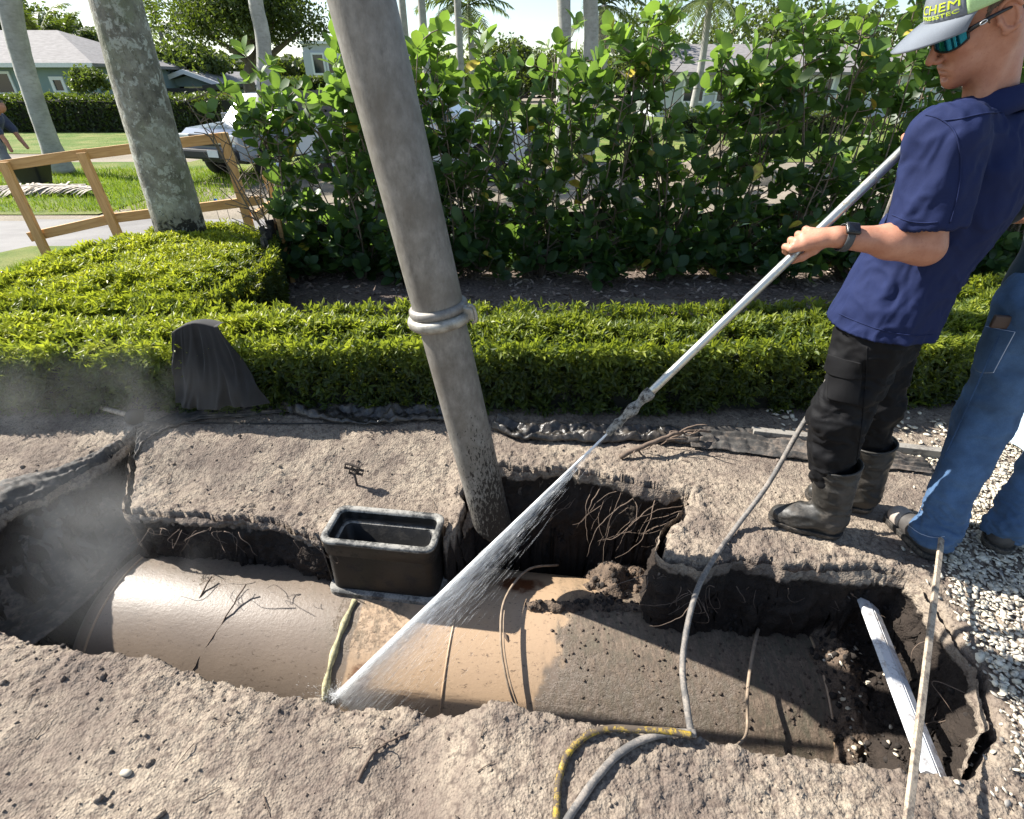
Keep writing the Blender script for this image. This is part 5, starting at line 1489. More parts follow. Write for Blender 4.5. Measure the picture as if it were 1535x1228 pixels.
# water cooler standing on the truck bed
c_ = uy(528, 176, 12.9)
wc = thing('water_cooler', (c_[0], 13.25, .87), 'orange water cooler standing in the bed of the white truck', 'cooler')
def lathe_z(c, prof, n=24):
    a = np.linspace(0, 2 * np.pi, n, endpoint=False)
    V = np.array([np.asarray(c, float) + np.stack([r * np.cos(a), r * np.sin(a), np.full(n, h)], -1) for r, h in prof]); return V, grid_faces(len(prof), n, True)[:, ::-1]
V, F = lathe_z((c_[0], 13.25, .87), [(.001, 0), (.19, 0), (.2, .04), (.215, .45), (.2, .47), (.001, .47)]); obj('barrel', V, F, M['orange_plastic'], wc)
V, F = lathe_z((c_[0], 13.25, 1.34), [(.22, 0), (.225, .05), (.2, .09), (.001, .1)]); obj('lid', V, F, M['white_trim'], wc)
# blue bin across the street
c_ = uy(800, 185, 20)
bn = thing('recycling_bin', (c_[0], 20, -.3), 'small blue lidded bin on the far lawn seen through the shrubs', 'bin')
V, F = lathe_z((c_[0], 20, -.3), [(.001, 0), (.22, 0), (.27, .55), (.001, .56)], 4); obj('tub', V, F, M['black_trim'], bn, smooth=False)
V, F = box((c_[0], 20, .30), (.75, .6, .22), None, .05); obj('lid', V, F, M['blue_plastic'], bn)
# heap of spoil across the street
rng = np.random.RandomState(8)
def mound(name, c, rx, ry, h, label, mat='ground', seed=1):
    X, Y = np.meshgrid(np.linspace(-1, 1, 60), np.linspace(-1, 1, 60), indexing='ij')
    r = np.hypot(X, Y); Z = h * np.clip(1 - r, 0, 1) ** .8 * (1 + .5 * fbm(P3(X * 2, Y * 2), 2, 4, seed)) - .02
    F = grid_faces(60, 60); F = F[(r.reshape(-1)[F] < 1.02).all(1)]
    o = obj(name, np.stack([c[0] + X * rx, c[1] + Y * ry, c[2] + Z], -1), F, M[mat]); return tag(o, label, 'mound')
c_ = uy(1085, 225, 13); mound('dirt_mound', (c_[0], 13, -.3), 1.6, 1.0, .75, 'pale heap of dirt across the road seen through the right shrubs')
c_ = uy(870, 240, 13); mound('dirt_mound', (c_[0], 13.5, -.3), 1.2, .8, .35, 'low heap of dirt across the road behind the middle shrubs', seed=4)

# ------------------------------------------------------------------ dead palm frond on the far lawn, marker flags, pebbles
c_ = uz(100, 290, -.27)
parts = []
rng = np.random.RandomState(9)
for k in range(3): parts.append(frond(c_ + [0.9 - .3 * k, -.3 + .25 * k, .12], np.array([-1, .35 - .3 * k, .04]), 2.0, .05, rng, 40, .24))
V, F = join(*parts); tag(obj('fallen_frond', V, F, M['dry_frond']), 'dry grey palm fronds fallen on the lawn by the road edge', 'palm frond')
for px, py, sz, lab in ((346, 334, .10, 'taller blue utility flag in the grass behind the barrier'), (329, 330, .06, 'smaller blue utility flag in the grass behind the barrier')):
    p = uz(px, py, -.03)
    fl = thing('utility_flag', p, lab, 'flag', 'blue utility flags')
    V, F = tube([p, p + [0, 0, .28]], .003, 5); obj('wire', V, F, M['rusty_iron'], fl)
    u, v = np.meshgrid(np.linspace(0, 1, 5), np.linspace(0, 1, 5), indexing='ij')
    V = p + np.stack([sz * u, .02 * np.sin(u * 5), .28 - sz * .8 * v], -1); obj('flag_sheet', V, grid_faces(5, 5), M['blue_flag'], fl)
n = 900
T, TF = ico(1)
b0, b1 = uz(-40, 445, 0), uz(45, 408, 0)
x = rng.uniform(-5.6, -4.25, n); y = rng.uniform(3.9, 4.9, n)
k = (x < -4.25 - .3 * np.abs(y - 4.5)); x, y = x[k], y[k]; n = len(x)
a, b_, c = rand_frames(n, rng)
V, F, A = stamp(T * [1, .7, .5], TF, mats_from(np.stack([x, y, .03 + .03 * rng.uniform(size=n)], -1), a, b_, c, rng.uniform(.02, .05, n)), None)
tag(obj('black_pebbles', V, F, M['black_pebble']), kind='stuff')
# grass blades on the strip by the barrier
n = 26000
x = rng.uniform(-5.0, -1.6, n); y = rng.uniform(4.75, 6.5, n)
k = (y > 5.0 + .28 * np.clip(x + 4.9, -1, 1.2)) & (y < 6.15 + .55 * sstep(-4.9, -2.8, x)); x, y = x[k], y[k]; n = len(x)
T = np.array([(-.07, 0, 0), (.07, 0, 0), (0, .25, 1.0)]); TF = np.array([(0, 1, 2)])
d, s, u = rand_frames(n, rng, np.stack([rng.normal(0, .45, n), rng.normal(0, .45, n), np.ones(n)], -1))
V, F, A = stamp(T, TF, mats_from(np.stack([x, y, tz(x, y)], -1), s, u, d, rng.uniform(.04, .10, n)), rng.uniform(.2, 1, n))
tag(obj('grass', V, F, M['grass_blade'], smooth=False, attrs={'tint': A}), kind='stuff')
n = 16000
x = rng.uniform(-14, -5.5, n); y = rng.uniform(9.4, 14.5, n)
d, s, u = rand_frames(n, rng, np.stack([rng.normal(0, .45, n), rng.normal(0, .45, n), np.ones(n)], -1))
V, F, A = stamp(T, TF, mats_from(np.stack([x, y, tz(x, y)], -1), s, u, d, rng.uniform(.06, .16, n)), rng.uniform(.2, 1, n))
tag(obj('lawn_grass', V, F, M['grass_blade'], smooth=False, attrs={'tint': A}), kind='stuff')
# ------------------------------------------------------------------ lance, jet and hoses
LU, LG = np.array([1.12, 1.62, 1.472]), np.array([0.861, 1.56, 1.19])
la = (LG - LU) / np.linalg.norm(LG - LU)
LN = np.array([0.327, 1.436, 0.609])                       # nozzle tip
LE = LU - la * 0.035
lance = thing('lance', LN, 'long pale metal water lance held by the worker in navy', 'lance')
V, F = tube(catmull([LE, LU, LG, LN - la * .16], 40), np.full(40, .0135), 14); obj('barrel', V, F, M['lance_metal'], lance)
s_ = np.linspace(0, .20, 26)
rr = .014 + .004 * np.sin(s_ * 90) * (s_ < .16) + .003 * (s_ < .13) - .05 * np.clip(s_ - .15, 0, 1)
V, F = tube(LN - la * .19 + np.outer(s_, la), rr, 14)
V = V + vnormals(V, F[0])[:, :] * (.004 * fbm(V, 60, 3, 2))[:, None]
obj('muddy_nozzle', V, F, M['lance_tip'], lance)
LT_ = np.array([-0.735, 1.190, -0.545])                    # where the jet strikes the tank
jd = LT_ - LN; jl = np.linalg.norm(jd); jd /= jl
_, js, ju = frame3(jd, (0, 1, 0))
view = np.array([0, 0, CH]) - (LN + LT_) / 2; view /= np.linalg.norm(view)
fan = np.cross(jd, view); fan /= np.linalg.norm(fan)
if fan[0] < 0: fan = -fan                                  # the fan opens towards the hole
t = NT('jet_water'); c = t.coord('Generated')
tr = t.n.new('ShaderNodeBsdfTransparent'); mx = t.n.new('ShaderNodeMixShader')
t.set((0.93, 0.95, 0.96), 0.25, 0, 0.5)
st = t.noise(t.mapping(t.attr('uvw', 'Vector'), (1.2, 14, 1)), 6, 5, 0.6)
al = t.math('MULTIPLY', t.attr('alpha'), t.ramp(st, [(0.25, 0.55), (0.7, 1.0)]))
t.l(al, mx.inputs[0]); t.l(tr.outputs[0], mx.inputs[1]); t.l(t.p.outputs[0], mx.inputs[2]); t.l(mx.outputs[0], t.out.inputs[0]); M['jet_water'] = t.m
jet = thing('water_jet', LT_, 'white high pressure water jet spraying from the lance onto the tank', 'water jet')
n = 70; f = np.linspace(0, 1, n)
path = LN + np.outer(f * jl, jd) + np.outer(-.018 * f * f, [0, 0, 1])
a = np.linspace(0, 2 * np.pi, 20, endpoint=False)
rad = .0035 + .0105 * f ** 1.2
V = path[:, None, :] + rad[:, None, None] * (np.cos(a)[None, :, None] * js + np.sin(a)[None, :, None] * ju)
uvw = np.stack([np.repeat(f * jl, 20), np.tile(a / 6.28, n) , np.zeros(n * 20)], -1)
obj('jet_core', V, grid_faces(n, 20, True), M['jet_water'], jet, attrs={'alpha': np.repeat(.85 - .45 * f ** .8, 20), 'uvw': uvw})
# the veil of fine spray beside the core: a thin wedge of mist, tapering to nothing
m_ = bpy.data.materials.new('jet_veil'); m_.use_nodes = True; n_ = m_.node_tree.nodes; n_.clear()
o_ = n_.new('ShaderNodeOutputMaterial'); pv = n_.new('ShaderNodeVolumePrincipled'); m_.node_tree.links.new(pv.outputs[0], o_.inputs['Volume'])
pv.inputs['Color'].default_value = (.96, .97, .98, 1); pv.inputs['Density'].default_value = 9.0; pv.inputs['Anisotropy'].default_value = .3
def veil(name, w0, th, f0, mat, side=1.0):
    n = 40; m = 24
    f = np.linspace(f0, .985, n); rows = []
    for k in range(n):
        w = w0 * (f[k] ** 1.15) * (1 - .25 * f[k] ** 4); h0 = th * f[k] + .002
        xs = np.concatenate([np.linspace(0, 1, m // 2), np.linspace(1, 0, m // 2 + 2)[1:-1]])
        hh = h0 * (1 - np.linspace(0, 1, m // 2)) ** 1.6
        ys = np.concatenate([hh, -hh[::-1][:1] * 0, ]) if False else np.concatenate([hh, -(h0 * (1 - np.linspace(1, 0, m // 2 + 2)[1:-1]) ** 1.6)])
        base = LN + jd * jl * f[k] - A3_(0, 0, .018 * f[k] ** 2)
        rows.append(base + np.outer(xs * w * side - .004, fan) + np.outer(ys, view))
    V = np.array(rows); mm = V.shape[1]
    F = [list(map(int, q)) for q in grid_faces(n, mm, True)] + [list(range(mm)), list(range(n * mm - 1, (n - 1) * mm - 1, -1))]
    o = obj(name, V, F, mat, jet, smooth=False); o['kind'] = 'stuff'
A3_ = lambda *a: np.array(a, float)
M['jet_veil'] = m_
veil('spray_veil', .27, .042, .02, m_)
rng = np.random.RandomState(12)
nd = 15000
f = rng.beta(1.5, 1.0, nd)
spread = f ** 1.1 * jl
lat = np.abs(rng.normal(0, 1, nd)) ** 2.0 * .026
side = np.where(rng.uniform(size=nd) < .93, 1, -.06)
pos = LN + np.outer(f * jl, jd) + np.outer(lat * spread * side, fan) + np.outer(rng.normal(0, .012, nd) * spread, view) - np.outer(.018 * f * f, [0, 0, 1.0])
dd = jd + np.outer(lat * side * .6, fan) + rng.normal(0, .008, (nd, 3))
z_, x_, y_ = rand_frames(nd, rng, dd)
T = np.array([(.5, 0, 0), (-.25, .43, 0), (-.25, -.43, 0), (0, 0, 1), (0, 0, -1.0)]); TF = np.array([(0, 1, 3), (1, 2, 3), (2, 0, 3), (1, 0, 4), (2, 1, 4), (0, 2, 4)])
s = rng.uniform(.00014, .0004, nd)
V, F, _ = stamp(T, TF, mats_from(pos, x_, y_, z_, np.stack([s, s, rng.uniform(.015, .06, nd)], -1)))
t = NT('droplets'); t.set((0.95, 0.97, 0.98), 0.3, 0, 0.5); M['droplets'] = t.m
o = obj('spray_droplets', V, F, M['droplets'], jet); o['kind'] = 'stuff'
nd = 900
q = rng.normal(size=(nd, 3)); q /= np.linalg.norm(q, axis=1)[:, None]; q[:, 2] = np.abs(q[:, 2]) * .8
pos = LT_ + q * (np.abs(rng.normal(0, .05, nd)) ** 1.0)[:, None] * [1.3, .7, 1]
z_, x_, y_ = rand_frames(nd, rng, q)
V, F, _ = stamp(T, TF, mats_from(pos, x_, y_, z_, np.stack([rng.uniform(.0003, .0010, nd)] * 2 + [rng.uniform(.002, .007, nd)], -1)))
o = obj('splash', V, F, M['droplets'], jet); o['kind'] = 'stuff'

def hose(name, pts, r, mat, label, n=160, cat='hose', jitter=.0):
    P = catmull(pts, n)
    if jitter: P = P + jitter * np.stack([fbm(P, 9, 2, 60 + k) for k in range(3)], -1)
    V, F = tube(P, r * (1 + .06 * noise3(P, 30, 3)), 12)
    return tag(obj(name, V, F, M[mat]), label, cat)
g1 = uz(1036, 1100, .035)
hp = [LE, LE + [.05, .10, -.10], (1.24, 1.80, 1.2), (1.26, 1.86, .8), uy(1238, 576, 1.80), uy(1195, 650, 1.74), uy(1150, 728, 1.66), uy(1100, 795, 1.56), uz(1070, 838, .045), uz(1046, 882, .04), uz(1030, 940, .0), uz(1023, 1000, -.03), uz(1029, 1055, .0), g1]
hose('lance_hose', hp, .0102, 'rubber_hose', 'grey hose dangling from the worker in navy down across the trench', 220)
gp = [g1 + [0.012, .0, .002], uz(1005, 1099, .035), uz(965, 1108, .03), on_soil(925, 1135, .012), on_soil(893, 1170, .012), on_soil(868, 1205, .012), on_soil(848, 1236, .012), on_soil(830, 1300, .012) if False else uz(815, 1300, .03), uz(740, 1500, .03)]
hose('grey_hose', gp, .0108, 'rubber_hose', 'muddy grey hose curving out of the bottom edge beside the yellow hose', 120)
yp = [g1 + [-.005, -.01, .012], uz(1000, 1096, .045), uz(960, 1094, .04), uz(915, 1092, .035), on_soil(880, 1106, .016), on_soil(852, 1132, .014), on_soil(838, 1170, .014), on_soil(834, 1215, .014), uz(832, 1270, .03), uz(820, 1500, .03)]
hose('yellow_hose', yp, .0095, 'yellow_hose', 'yellow hose caked with mud at the bottom edge', 120)

# ------------------------------------------------------------------ lath, white vinyl post, edging boards
a, b = uz(1418, 752, .10), uz(1358, 1252, .20)
V, F = beam(a, b, .019, .010, (0.2, -.5, .8), .002)
lt = obj('wooden_lath', V, F, M['lath_wood'], smooth=False); tag(lt, 'thin weathered wooden lath reaching from the shells across the trench end', 'lath')
a, b = uz(1300, 905, -.16), uz(1402, 1168, -.06)
d, s, u = frame3(b - a, (.3, -.5, .8)); L = np.linalg.norm(b - a)
prof = [(-.045, -.012), (-.045, .010), (-.006, .014), (-.003, .006), (.001, .006), (.004, .014), (.036, .004), (.036, -.014)]
V, F = extrude_poly([(p[0], p[1]) for p in prof], L)
V = a + np.outer(V[:, 1] + L / 2, d) + np.outer(V[:, 0], s) + np.outer(V[:, 2], u)
tag(obj('white_vinyl_strip', V, F, M['white_vinyl'], smooth=False), 'grooved white plastic strip slanting down in the right end of the trench', 'plastic strip')
def edging(pa, pb, label, hgt=.055, w=.03):
    a, b = uz(*pa, .02), uz(*pb, .02)
    V, F = beam(a, b, w, hgt, bevel=.004)
    e = thing('edging_board', (a + b) / 2, label, 'edging')
    obj('board', V, F, M['edging_wood'], e, smooth=False)
    d = (b - a) / np.linalg.norm(b - a); nrm = np.array([-d[1], d[0], 0])
    V, F = beam(a + nrm * .035 + [0, 0, -.012], b + nrm * .035 + [0, 0, -.012], w * .9, hgt, bevel=.004); obj('back_board', V, F, M['edging_wood'], e, smooth=False)
edging((-60, 590), (266, 600), 'weathered grey edging boards on the soil left of the draped cloth')
edging((1128, 650), (1430, 684), 'weathered edging boards behind the boots of the worker in navy')

# iron key stake
p = on_soil(536, 728)
ks = thing('iron_key', p, 'small rusty iron key with square eyes standing in the soil', 'stake')
V, F = tube([p - [0, 0, .06], p + [-.006, .004, .075]], .0065, 8); obj('shank', V, F, M['rusty_iron'], ks)
R = np.stack([np.array([.93, .1, -.34]), np.array([0, 1, .1]), np.array([.34, 0, .94])], 1)
for k, (ox, oz) in enumerate(((-.022, .118), (.012, .104), (-.006, .086), (.026, .082))):
    o_ = p + np.array([ox - .004, .005, oz]); w, h, tk = .032, .026, .006
    parts = [box(o_ + R @ np.array(q), sz, R) for q, sz in (((-w / 2, 0, 0), (tk, .012, h)), ((w / 2, 0, 0), (tk, .012, h)), ((0, 0, h / 2), (w + tk, .0122, tk)), ((0, 0, -h / 2), (w + tk, .0122, tk)))]
    V, F = join(*parts); obj('eye', V, F, M['rusty_iron'], ks, smooth=False)

# rod with round collars at the left
rp = [on_soil(103, 606, .045), on_soil(128, 612, .04), on_soil(205, 632, .03)]
rd = thing('collared_rod', rp[1], 'short muddy rod with dark round collars lying by the left edging board', 'rod')
V, F = tube(catmull(rp, 12), .014, 8); obj('shaft', V, F, M['lath_wood'], rd)
for k, q in enumerate((rp[0], rp[1], rp[2])):
    dd = (rp[2] - rp[0]) / np.linalg.norm(rp[2] - rp[0]); _, s1, u1 = frame3(dd)
    a_ = np.linspace(0, 2 * np.pi, 24, endpoint=False)
    V = np.array([q + dd * h + r * (np.cos(a_)[:, None] * s1 + np.sin(a_)[:, None] * u1) for r, h in ((.001, -.022), (.036, -.022), (.046, -.014), (.046, .014), (.036, .022), (.001, .022))])
    obj('collar', V, grid_faces(6, 24, True), M['black_plastic'], rd)

# ------------------------------------------------------------------ cloth and plastic sheets
def cloth_obj(name, V, label, mat, dirt, cat='cloth'):
    nu, nv = V.shape[:2]
    o = obj(name, V, grid_faces(nu, nv), M[mat], attrs={'dirt': dirt.reshape(-1)})
    m = o.modifiers.new('thickness', 'SOLIDIFY'); m.thickness = .002
    return tag(o, label, cat)
nu, nv = 120, 130
U, W_ = np.meshgrid(np.linspace(0, 1, nu), np.linspace(0, 1, nv), indexing='ij')
hang = np.clip((W_ - .12) / .88, 0, 1)[..., None]
TLc, TRc, BLc, BRc = uy(260, 497, 2.505), uy(328, 488, 2.515), uy(264, 604, 2.45), uy(408, 600, 2.45)
V = (TLc * (1 - U)[..., None] + TRc * U[..., None]) * (1 - hang) + (BLc * (1 - U)[..., None] + BRc * U[..., None]) * hang
V[..., 2] += .035 * np.sin(np.pi * np.clip(U * 1.1, 0, 1)) * (1 - hang[..., 0]) ** 2
over = np.clip(.12 - W_, 0, 1) / .12
V[..., 1] += .10 * over; V[..., 2] -= .02 * over ** 2
fb_ = fbm(np.stack([U * 1.0 + .22 * W_, W_ * .22, 0 * U], -1).reshape(-1, 3), 4.5, 2, 5).reshape(nu, nv)
h1_ = hang[..., 0]
V[..., 1] -= .012 + (.05 * fb_ + .03 * np.exp(-(fb_ * 6) ** 2)) * h1_ ** .7 + .05 * h1_ ** 2 * np.sin(np.pi * U)
V += (.008 * (.3 + h1_))[..., None] * np.stack([fbm(V.reshape(-1, 3), 6, 2, 40 + k).reshape(nu, nv) for k in range(3)], -1)
V[..., 2] = np.maximum(V[..., 2], .012)
cloth_obj('draped_cloth', V, 'dark grey landscape cloth draped over the front of the low hedge', 'dark_fabric', .02 + .15 * h1_)
def ribbon(name, pts, width, label, mat, amp, seed, n=240, m=26, dirt=.3, lift=.012, fold=14):
    P = catmull(pts, n); T = np.gradient(P, axis=0); T[:, 2] = 0; T /= np.linalg.norm(T, axis=1)[:, None]
    N = np.stack([-T[:, 1], T[:, 0], np.zeros(n)], -1)
    w = np.linspace(-.5, .5, m)
    wid = np.broadcast_to(np.interp(np.linspace(0, 1, n), np.linspace(0, 1, len(np.atleast_1d(width))), np.atleast_1d(width)), (n,)) * (1 + .25 * noise3(P, 3, seed))
    V = P[:, None, :] + N[:, None, :] * (w[None, :, None] * wid[:, None, None])
    base = soil_z(V[..., 0].reshape(-1), V[..., 1].reshape(-1)).reshape(n, m)
    base = np.maximum(base, V[..., 2] - .5)
    q = P3(V[..., 0], V[..., 1]).reshape(-1, 3)
    along = np.linspace(0, 1, n)[:, None]
    r1 = np.abs(fbm(q, 8, 3, seed)).reshape(n, m); r2 = np.abs(np.sin((w[None, :] * fold + 1.6 * fbm(q, 2.5, 2, seed + 4).reshape(n, m)) * 1.0))
    edge_ = 1 - (np.abs(w) * 2) ** 6
    V[..., 2] = base + lift + (amp * (r1 * 1.3 + .55 * r2 ** 3)) * (.25 + .75 * edge_)[None, :]
    return cloth_obj(name, V, label, mat, np.full((n, m), dirt) + .3 * (fbm(q, 2, 3, seed + 9).reshape(n, m)))
S = lambda px, py: uz(px, py, 0.0)
ribbon('landscape_cloth', [S(-160, 850), S(-40, 790), S(60, 735), S(150, 690), S(215, 655), S(300, 622), S(430, 607)], [.55, .50, .36, .20, .12, .16, .22], 'long rumpled strip of dark landscape cloth along the left lip of the pit', 'geotextile', .020, 3, 300, 36, .42, fold=22)
ribbon('plastic_sheet', [S(425, 606), S(480, 622), S(560, 626), S(640, 624), S(690, 632)], [.12, .17, .18, .14, .08], 'crumpled glossy black plastic sheet at the hedge foot left of the pipe', 'black_sheet', .060, 5, 200, 30, 0, fold=4)
ribbon('plastic_sheet', [S(742, 640), S(790, 652), S(850, 655), S(920, 655), S(985, 655), S(1045, 662)], [.10, .17, .15, .12, .15, .10], 'crumpled glossy black plastic sheet at the hedge foot right of the pipe', 'black_sheet', .060, 6, 200, 30, 0, fold=4)
ribbon('landscape_cloth', [S(1030, 660), S(1100, 662), S(1180, 672), S(1260, 688), S(1390, 700)], [.16, .22, .2, .16, .12], 'strip of dusty landscape cloth behind the worker in navy', 'geotextile', .03, 7, 160, 24, .45)
hose('drip_line', [on_soil(225, 634, .008), on_soil(330, 636, .008), on_soil(430, 637, .008), on_soil(520, 636, .008)], .004, 'black_plastic', 'thin black drip line on the soil behind the block left of the pipe', 60, 'drip line')

# pale tarp at the right edge
c0 = uz(1500, 662, 0)
X, Y = np.meshgrid(np.linspace(0, 1, 50), np.linspace(0, 1, 50), indexing='ij')
V = np.stack([c0[0] + .02 + 1.0 * X, c0[1] - .12 + .7 * Y, .02 + .16 * np.sin(np.pi * X.clip(0, 1)) ** .6 * np.sin(np.pi * Y) ** .6 + .02 * fbm(P3(X * 3, Y * 3), 3, 3, 3)], -1)
cloth_obj('pale_tarp', V, 'pale blue tarp lying on the shells beyond the jeans legs', 'pale_blue_tarp', np.zeros((50, 50)), 'tarp')

# ------------------------------------------------------------------ shells
rng = np.random.RandomState(31)
SHP = np.array([tuple(uz(px, py, 0)[:2]) for px, py in ((1440, 720), (1416, 800), (1428, 900), (1470, 985), (1512, 1080), (1535, 1160), (1555, 1260))] + [(1.42, .28), (2.85, .28), (2.85, 2.3), (2.4, 2.25), (2.0, 2.1)])
n = 30000
x = rng.uniform(1.15, 2.85, n); y = rng.uniform(.3, 2.6, n)
d = poly_sd(x + .05 * fbm(P3(x, y), 6, 3, 3), y + .05 * fbm(P3(x, y), 6, 3, 4), SHP)
k = rng.uniform(size=n) < np.where(d < 0, 1.0, .35 * np.exp(-d / .05))
k &= poly_sd(x, y, LIP) > -.01
x, y = x[k], y[k]
x2 = rng.uniform(1.22, 1.55, 1400); y2 = rng.uniform(.72, 1.38, 1400)      # chips fallen into the trench end
k = rng.uniform(size=1400) < .05; x, y = np.concatenate([x, x2[k]]), np.concatenate([y, y2[k]])
n = len(x)
a_ = np.linspace(0, 2 * np.pi, 7, endpoint=False)
T = np.concatenate([[(0, 0, .22)], np.stack([np.cos(a_), .75 * np.sin(a_) * (1 + .2 * np.sin(3 * a_)), .0 * a_], -1), np.stack([.9 * np.cos(a_), .66 * np.sin(a_), -.12 + .0 * a_], -1)])
j = np.arange(7); j2 = (j + 1) % 7
TF = [np.stack([np.zeros(7, int), 1 + j, 1 + j2], -1), np.stack([8 + j, 8 + j2, 1 + j2, 1 + j], -1)]
z_, x_, y_ = rand_frames(n, rng, np.stack([rng.normal(0, .4, n), rng.normal(0, .4, n), np.ones(n)], -1))
sz = .005 + .009 * rng.uniform(size=n) ** 1.6 + .006 * (rng.uniform(size=n) > .96)
pos = np.stack([x, y, soil_z(x, y) + .004 + .008 * rng.uniform(size=n)], -1)
V, F, A = stamp(T, TF, mats_from(pos, x_, y_, z_, sz), np.clip(.62 + .28 * rng.normal(size=n) + .35 * fbm(P3(x, y), 4, 3, 6), 0, 1))
tag(obj('shell_gravel', V, F, M['shell_chip'], attrs={'tint': A}), kind='stuff')
n = 90
x = rng.uniform(1.45, 2.4, n); y = rng.uniform(2.28, 2.6, n)
z_, x_, y_ = rand_frames(n, rng, np.stack([rng.normal(0, .4, n), rng.normal(0, .4, n), np.ones(n)], -1))
V, F, A = stamp(T * [1, 1, 1.6], TF, mats_from(np.stack([x, y, soil_z(x, y) + .01], -1), x_, y_, z_, rng.uniform(.008, .024, n)), rng.uniform(.4, 1, n))
tag(obj('white_stones', V, F, M['shell_chip'], attrs={'tint': A}), kind='stuff')

# ------------------------------------------------------------------ roots and twigs
def root_path(p0, p1, bend, rng, n=24, rough=.012):
    p0, p1 = np.asarray(p0, float), np.asarray(p1, float)
    P = catmull([p0, p0 * .66 + p1 * .34 + np.asarray(bend) * .8, p0 * .33 + p1 * .67 + np.asarray(bend), p1], n)
    return P + rough * np.stack([fbm(P * 1.0, 14, 2, rng.randint(99)) for k in range(3)], -1)
def big_root(label, p0, p1, bend, r, mat, seed, name='root', side=3, cat='root'):
    rng = np.random.RandomState(seed)
    P = root_path(p0, p1, bend, rng)
    parts = [tube(P, np.linspace(r, r * .45, len(P)), 7)]
    for k in range(side):
        i = rng.randint(4, 20); e = P[i] + rng.normal(0, 1, 3) * np.array([.07, .04, .05])
        parts.append(tube(root_path(P[i], e, rng.normal(0, .01, 3), rng, 10), np.linspace(r * .4, r * .15, 10), 5))
    V, F = join(*parts)
    return tag(obj(name, V, F, M[mat]), label, cat)
tp = lambda l, th, r=TR: TO + l * TD + r * (math.sin(th) * np.array([0, 0, 1.0]) - math.cos(th) * TS)
big_root('thin brown root crossing the tank left of the black box', tp(-1.42, 1.55, TR + .03), tp(-1.38, .35, TR + .03), (-.05, -.03, .02), .004, 'root', 1)
big_root('second thin root hanging from the soil block over the tank', tp(-1.22, 1.5, TR + .05), tp(-1.5, .3, TR + .02), (.03, -.06, .03), .0035, 'root', 2, side=0)
P = catmull([on_tank(836, 856, .03), on_tank(790, 872, .06), on_tank(757, 915, .075), on_tank(752, 965, .07), on_tank(760, 1015, .05), on_tank(772, 1052, .03)], 40)
V, F = tube(P, np.linspace(.006, .0045, 40), 8); V2, F2 = tube(P[18:] + [.012, 0, 0], .003, 6); V, F = join((V, F), (V2, F2)); tag(obj('looping_root', V, F, M['pale_root']), 'pale looping root standing off the clean part of the tank', 'root')
big_root('dark root running diagonally down the tank right of the looping root', tp(-.02, 1.35, TR + .012), tp(.30, .35, TR + .008), (0, 0, 0), .007, 'root', 4, side=4)
P = catmull([on_tank(1140, 932, .02), on_tank(1122, 985, .07), on_tank(1108, 1040, .10), on_tank(1102, 1085, .13), uz(1101, 1122, .0)], 30)
V, F = tube(P, np.linspace(.008, .0045, 30), 7); tag(obj('bare_twig', V, F, M['pale_root']), 'bare pale twig standing across the right part of the tank', 'twig')
big_root('forked dry twig lying on the near soil bank', on_soil(540, 1172, .008), on_soil(612, 1097, .006), (-.03, .0, .004), .006, 'root', 6, 'fallen_twig', 2, 'twig')
big_root('twisted dark root lump at the hedge foot above the hole', S(930, 690) + [0, 0, .02], S(1062, 662) + [0, 0, .06], (0, 0, .05), .014, 'root', 7, side=10)
rng = np.random.RandomState(77)
parts = []
lo_ = [((760, 700), (690, 760)), ((880, 712), (835, 770)), ((905, 715), (900, 790)), ((940, 725), (890, 800)), ((985, 735), (905, 820)), ((1010, 735), (930, 790)), ((1030, 745), (960, 800)), ((1040, 760), (950, 830)), ((1050, 735), (1000, 745)), ((1020, 720), (985, 740))]
for (a, b) in lo_:
    for k in range(5):
        p0 = uz(a[0] + rng.normal(0, 14), a[1] + rng.normal(0, 7), -.05); p1 = uz(b[0] + rng.normal(0, 22), b[1] + rng.normal(0, 18), -.24)
        P = root_path(p0, p1, rng.normal(0, .035, 3), rng); parts.append(tube(P, np.linspace(rng.uniform(.0013, .0045), .0007, 24), 5))
V, F = join(*parts); tag(obj('hanging_roots', V, F, M['root']), kind='stuff')
parts = []
def wall_roots(pts, n, drop, rng):
    for k in range(n):
        f = rng.uniform(0, len(pts) - 1.001); i = int(f); q = np.array(pts[i]) * (1 - f + i) + np.array(pts[i + 1]) * (f - i)
        p0 = uz(q[0], q[1], rng.uniform(-.22, -.04)); p1 = p0 + [rng.normal(0, .06), rng.normal(-.03, .03), -rng.uniform(.03, drop)]
        parts.append(tube(root_path(p0, p1, rng.normal(0, .025, 3), rng, 14), np.linspace(rng.uniform(.0012, .003), .0007, 14), 4))
wall_roots([(215, 790), (300, 795), (400, 800), (480, 820)], 26, .12, rng)
wall_roots([(1060, 880), (1150, 880), (1250, 885), (1330, 900)], 22, .13, rng)
wall_roots([(1400, 930), (1450, 1000), (1470, 1060)], 25, .15, rng)
wall_roots([(960, 860), (1020, 880), (1060, 900)], 20, .1, rng)
V, F = join(*parts); tag(obj('fine_roots', V, F, M['root']), kind='stuff')
parts = []
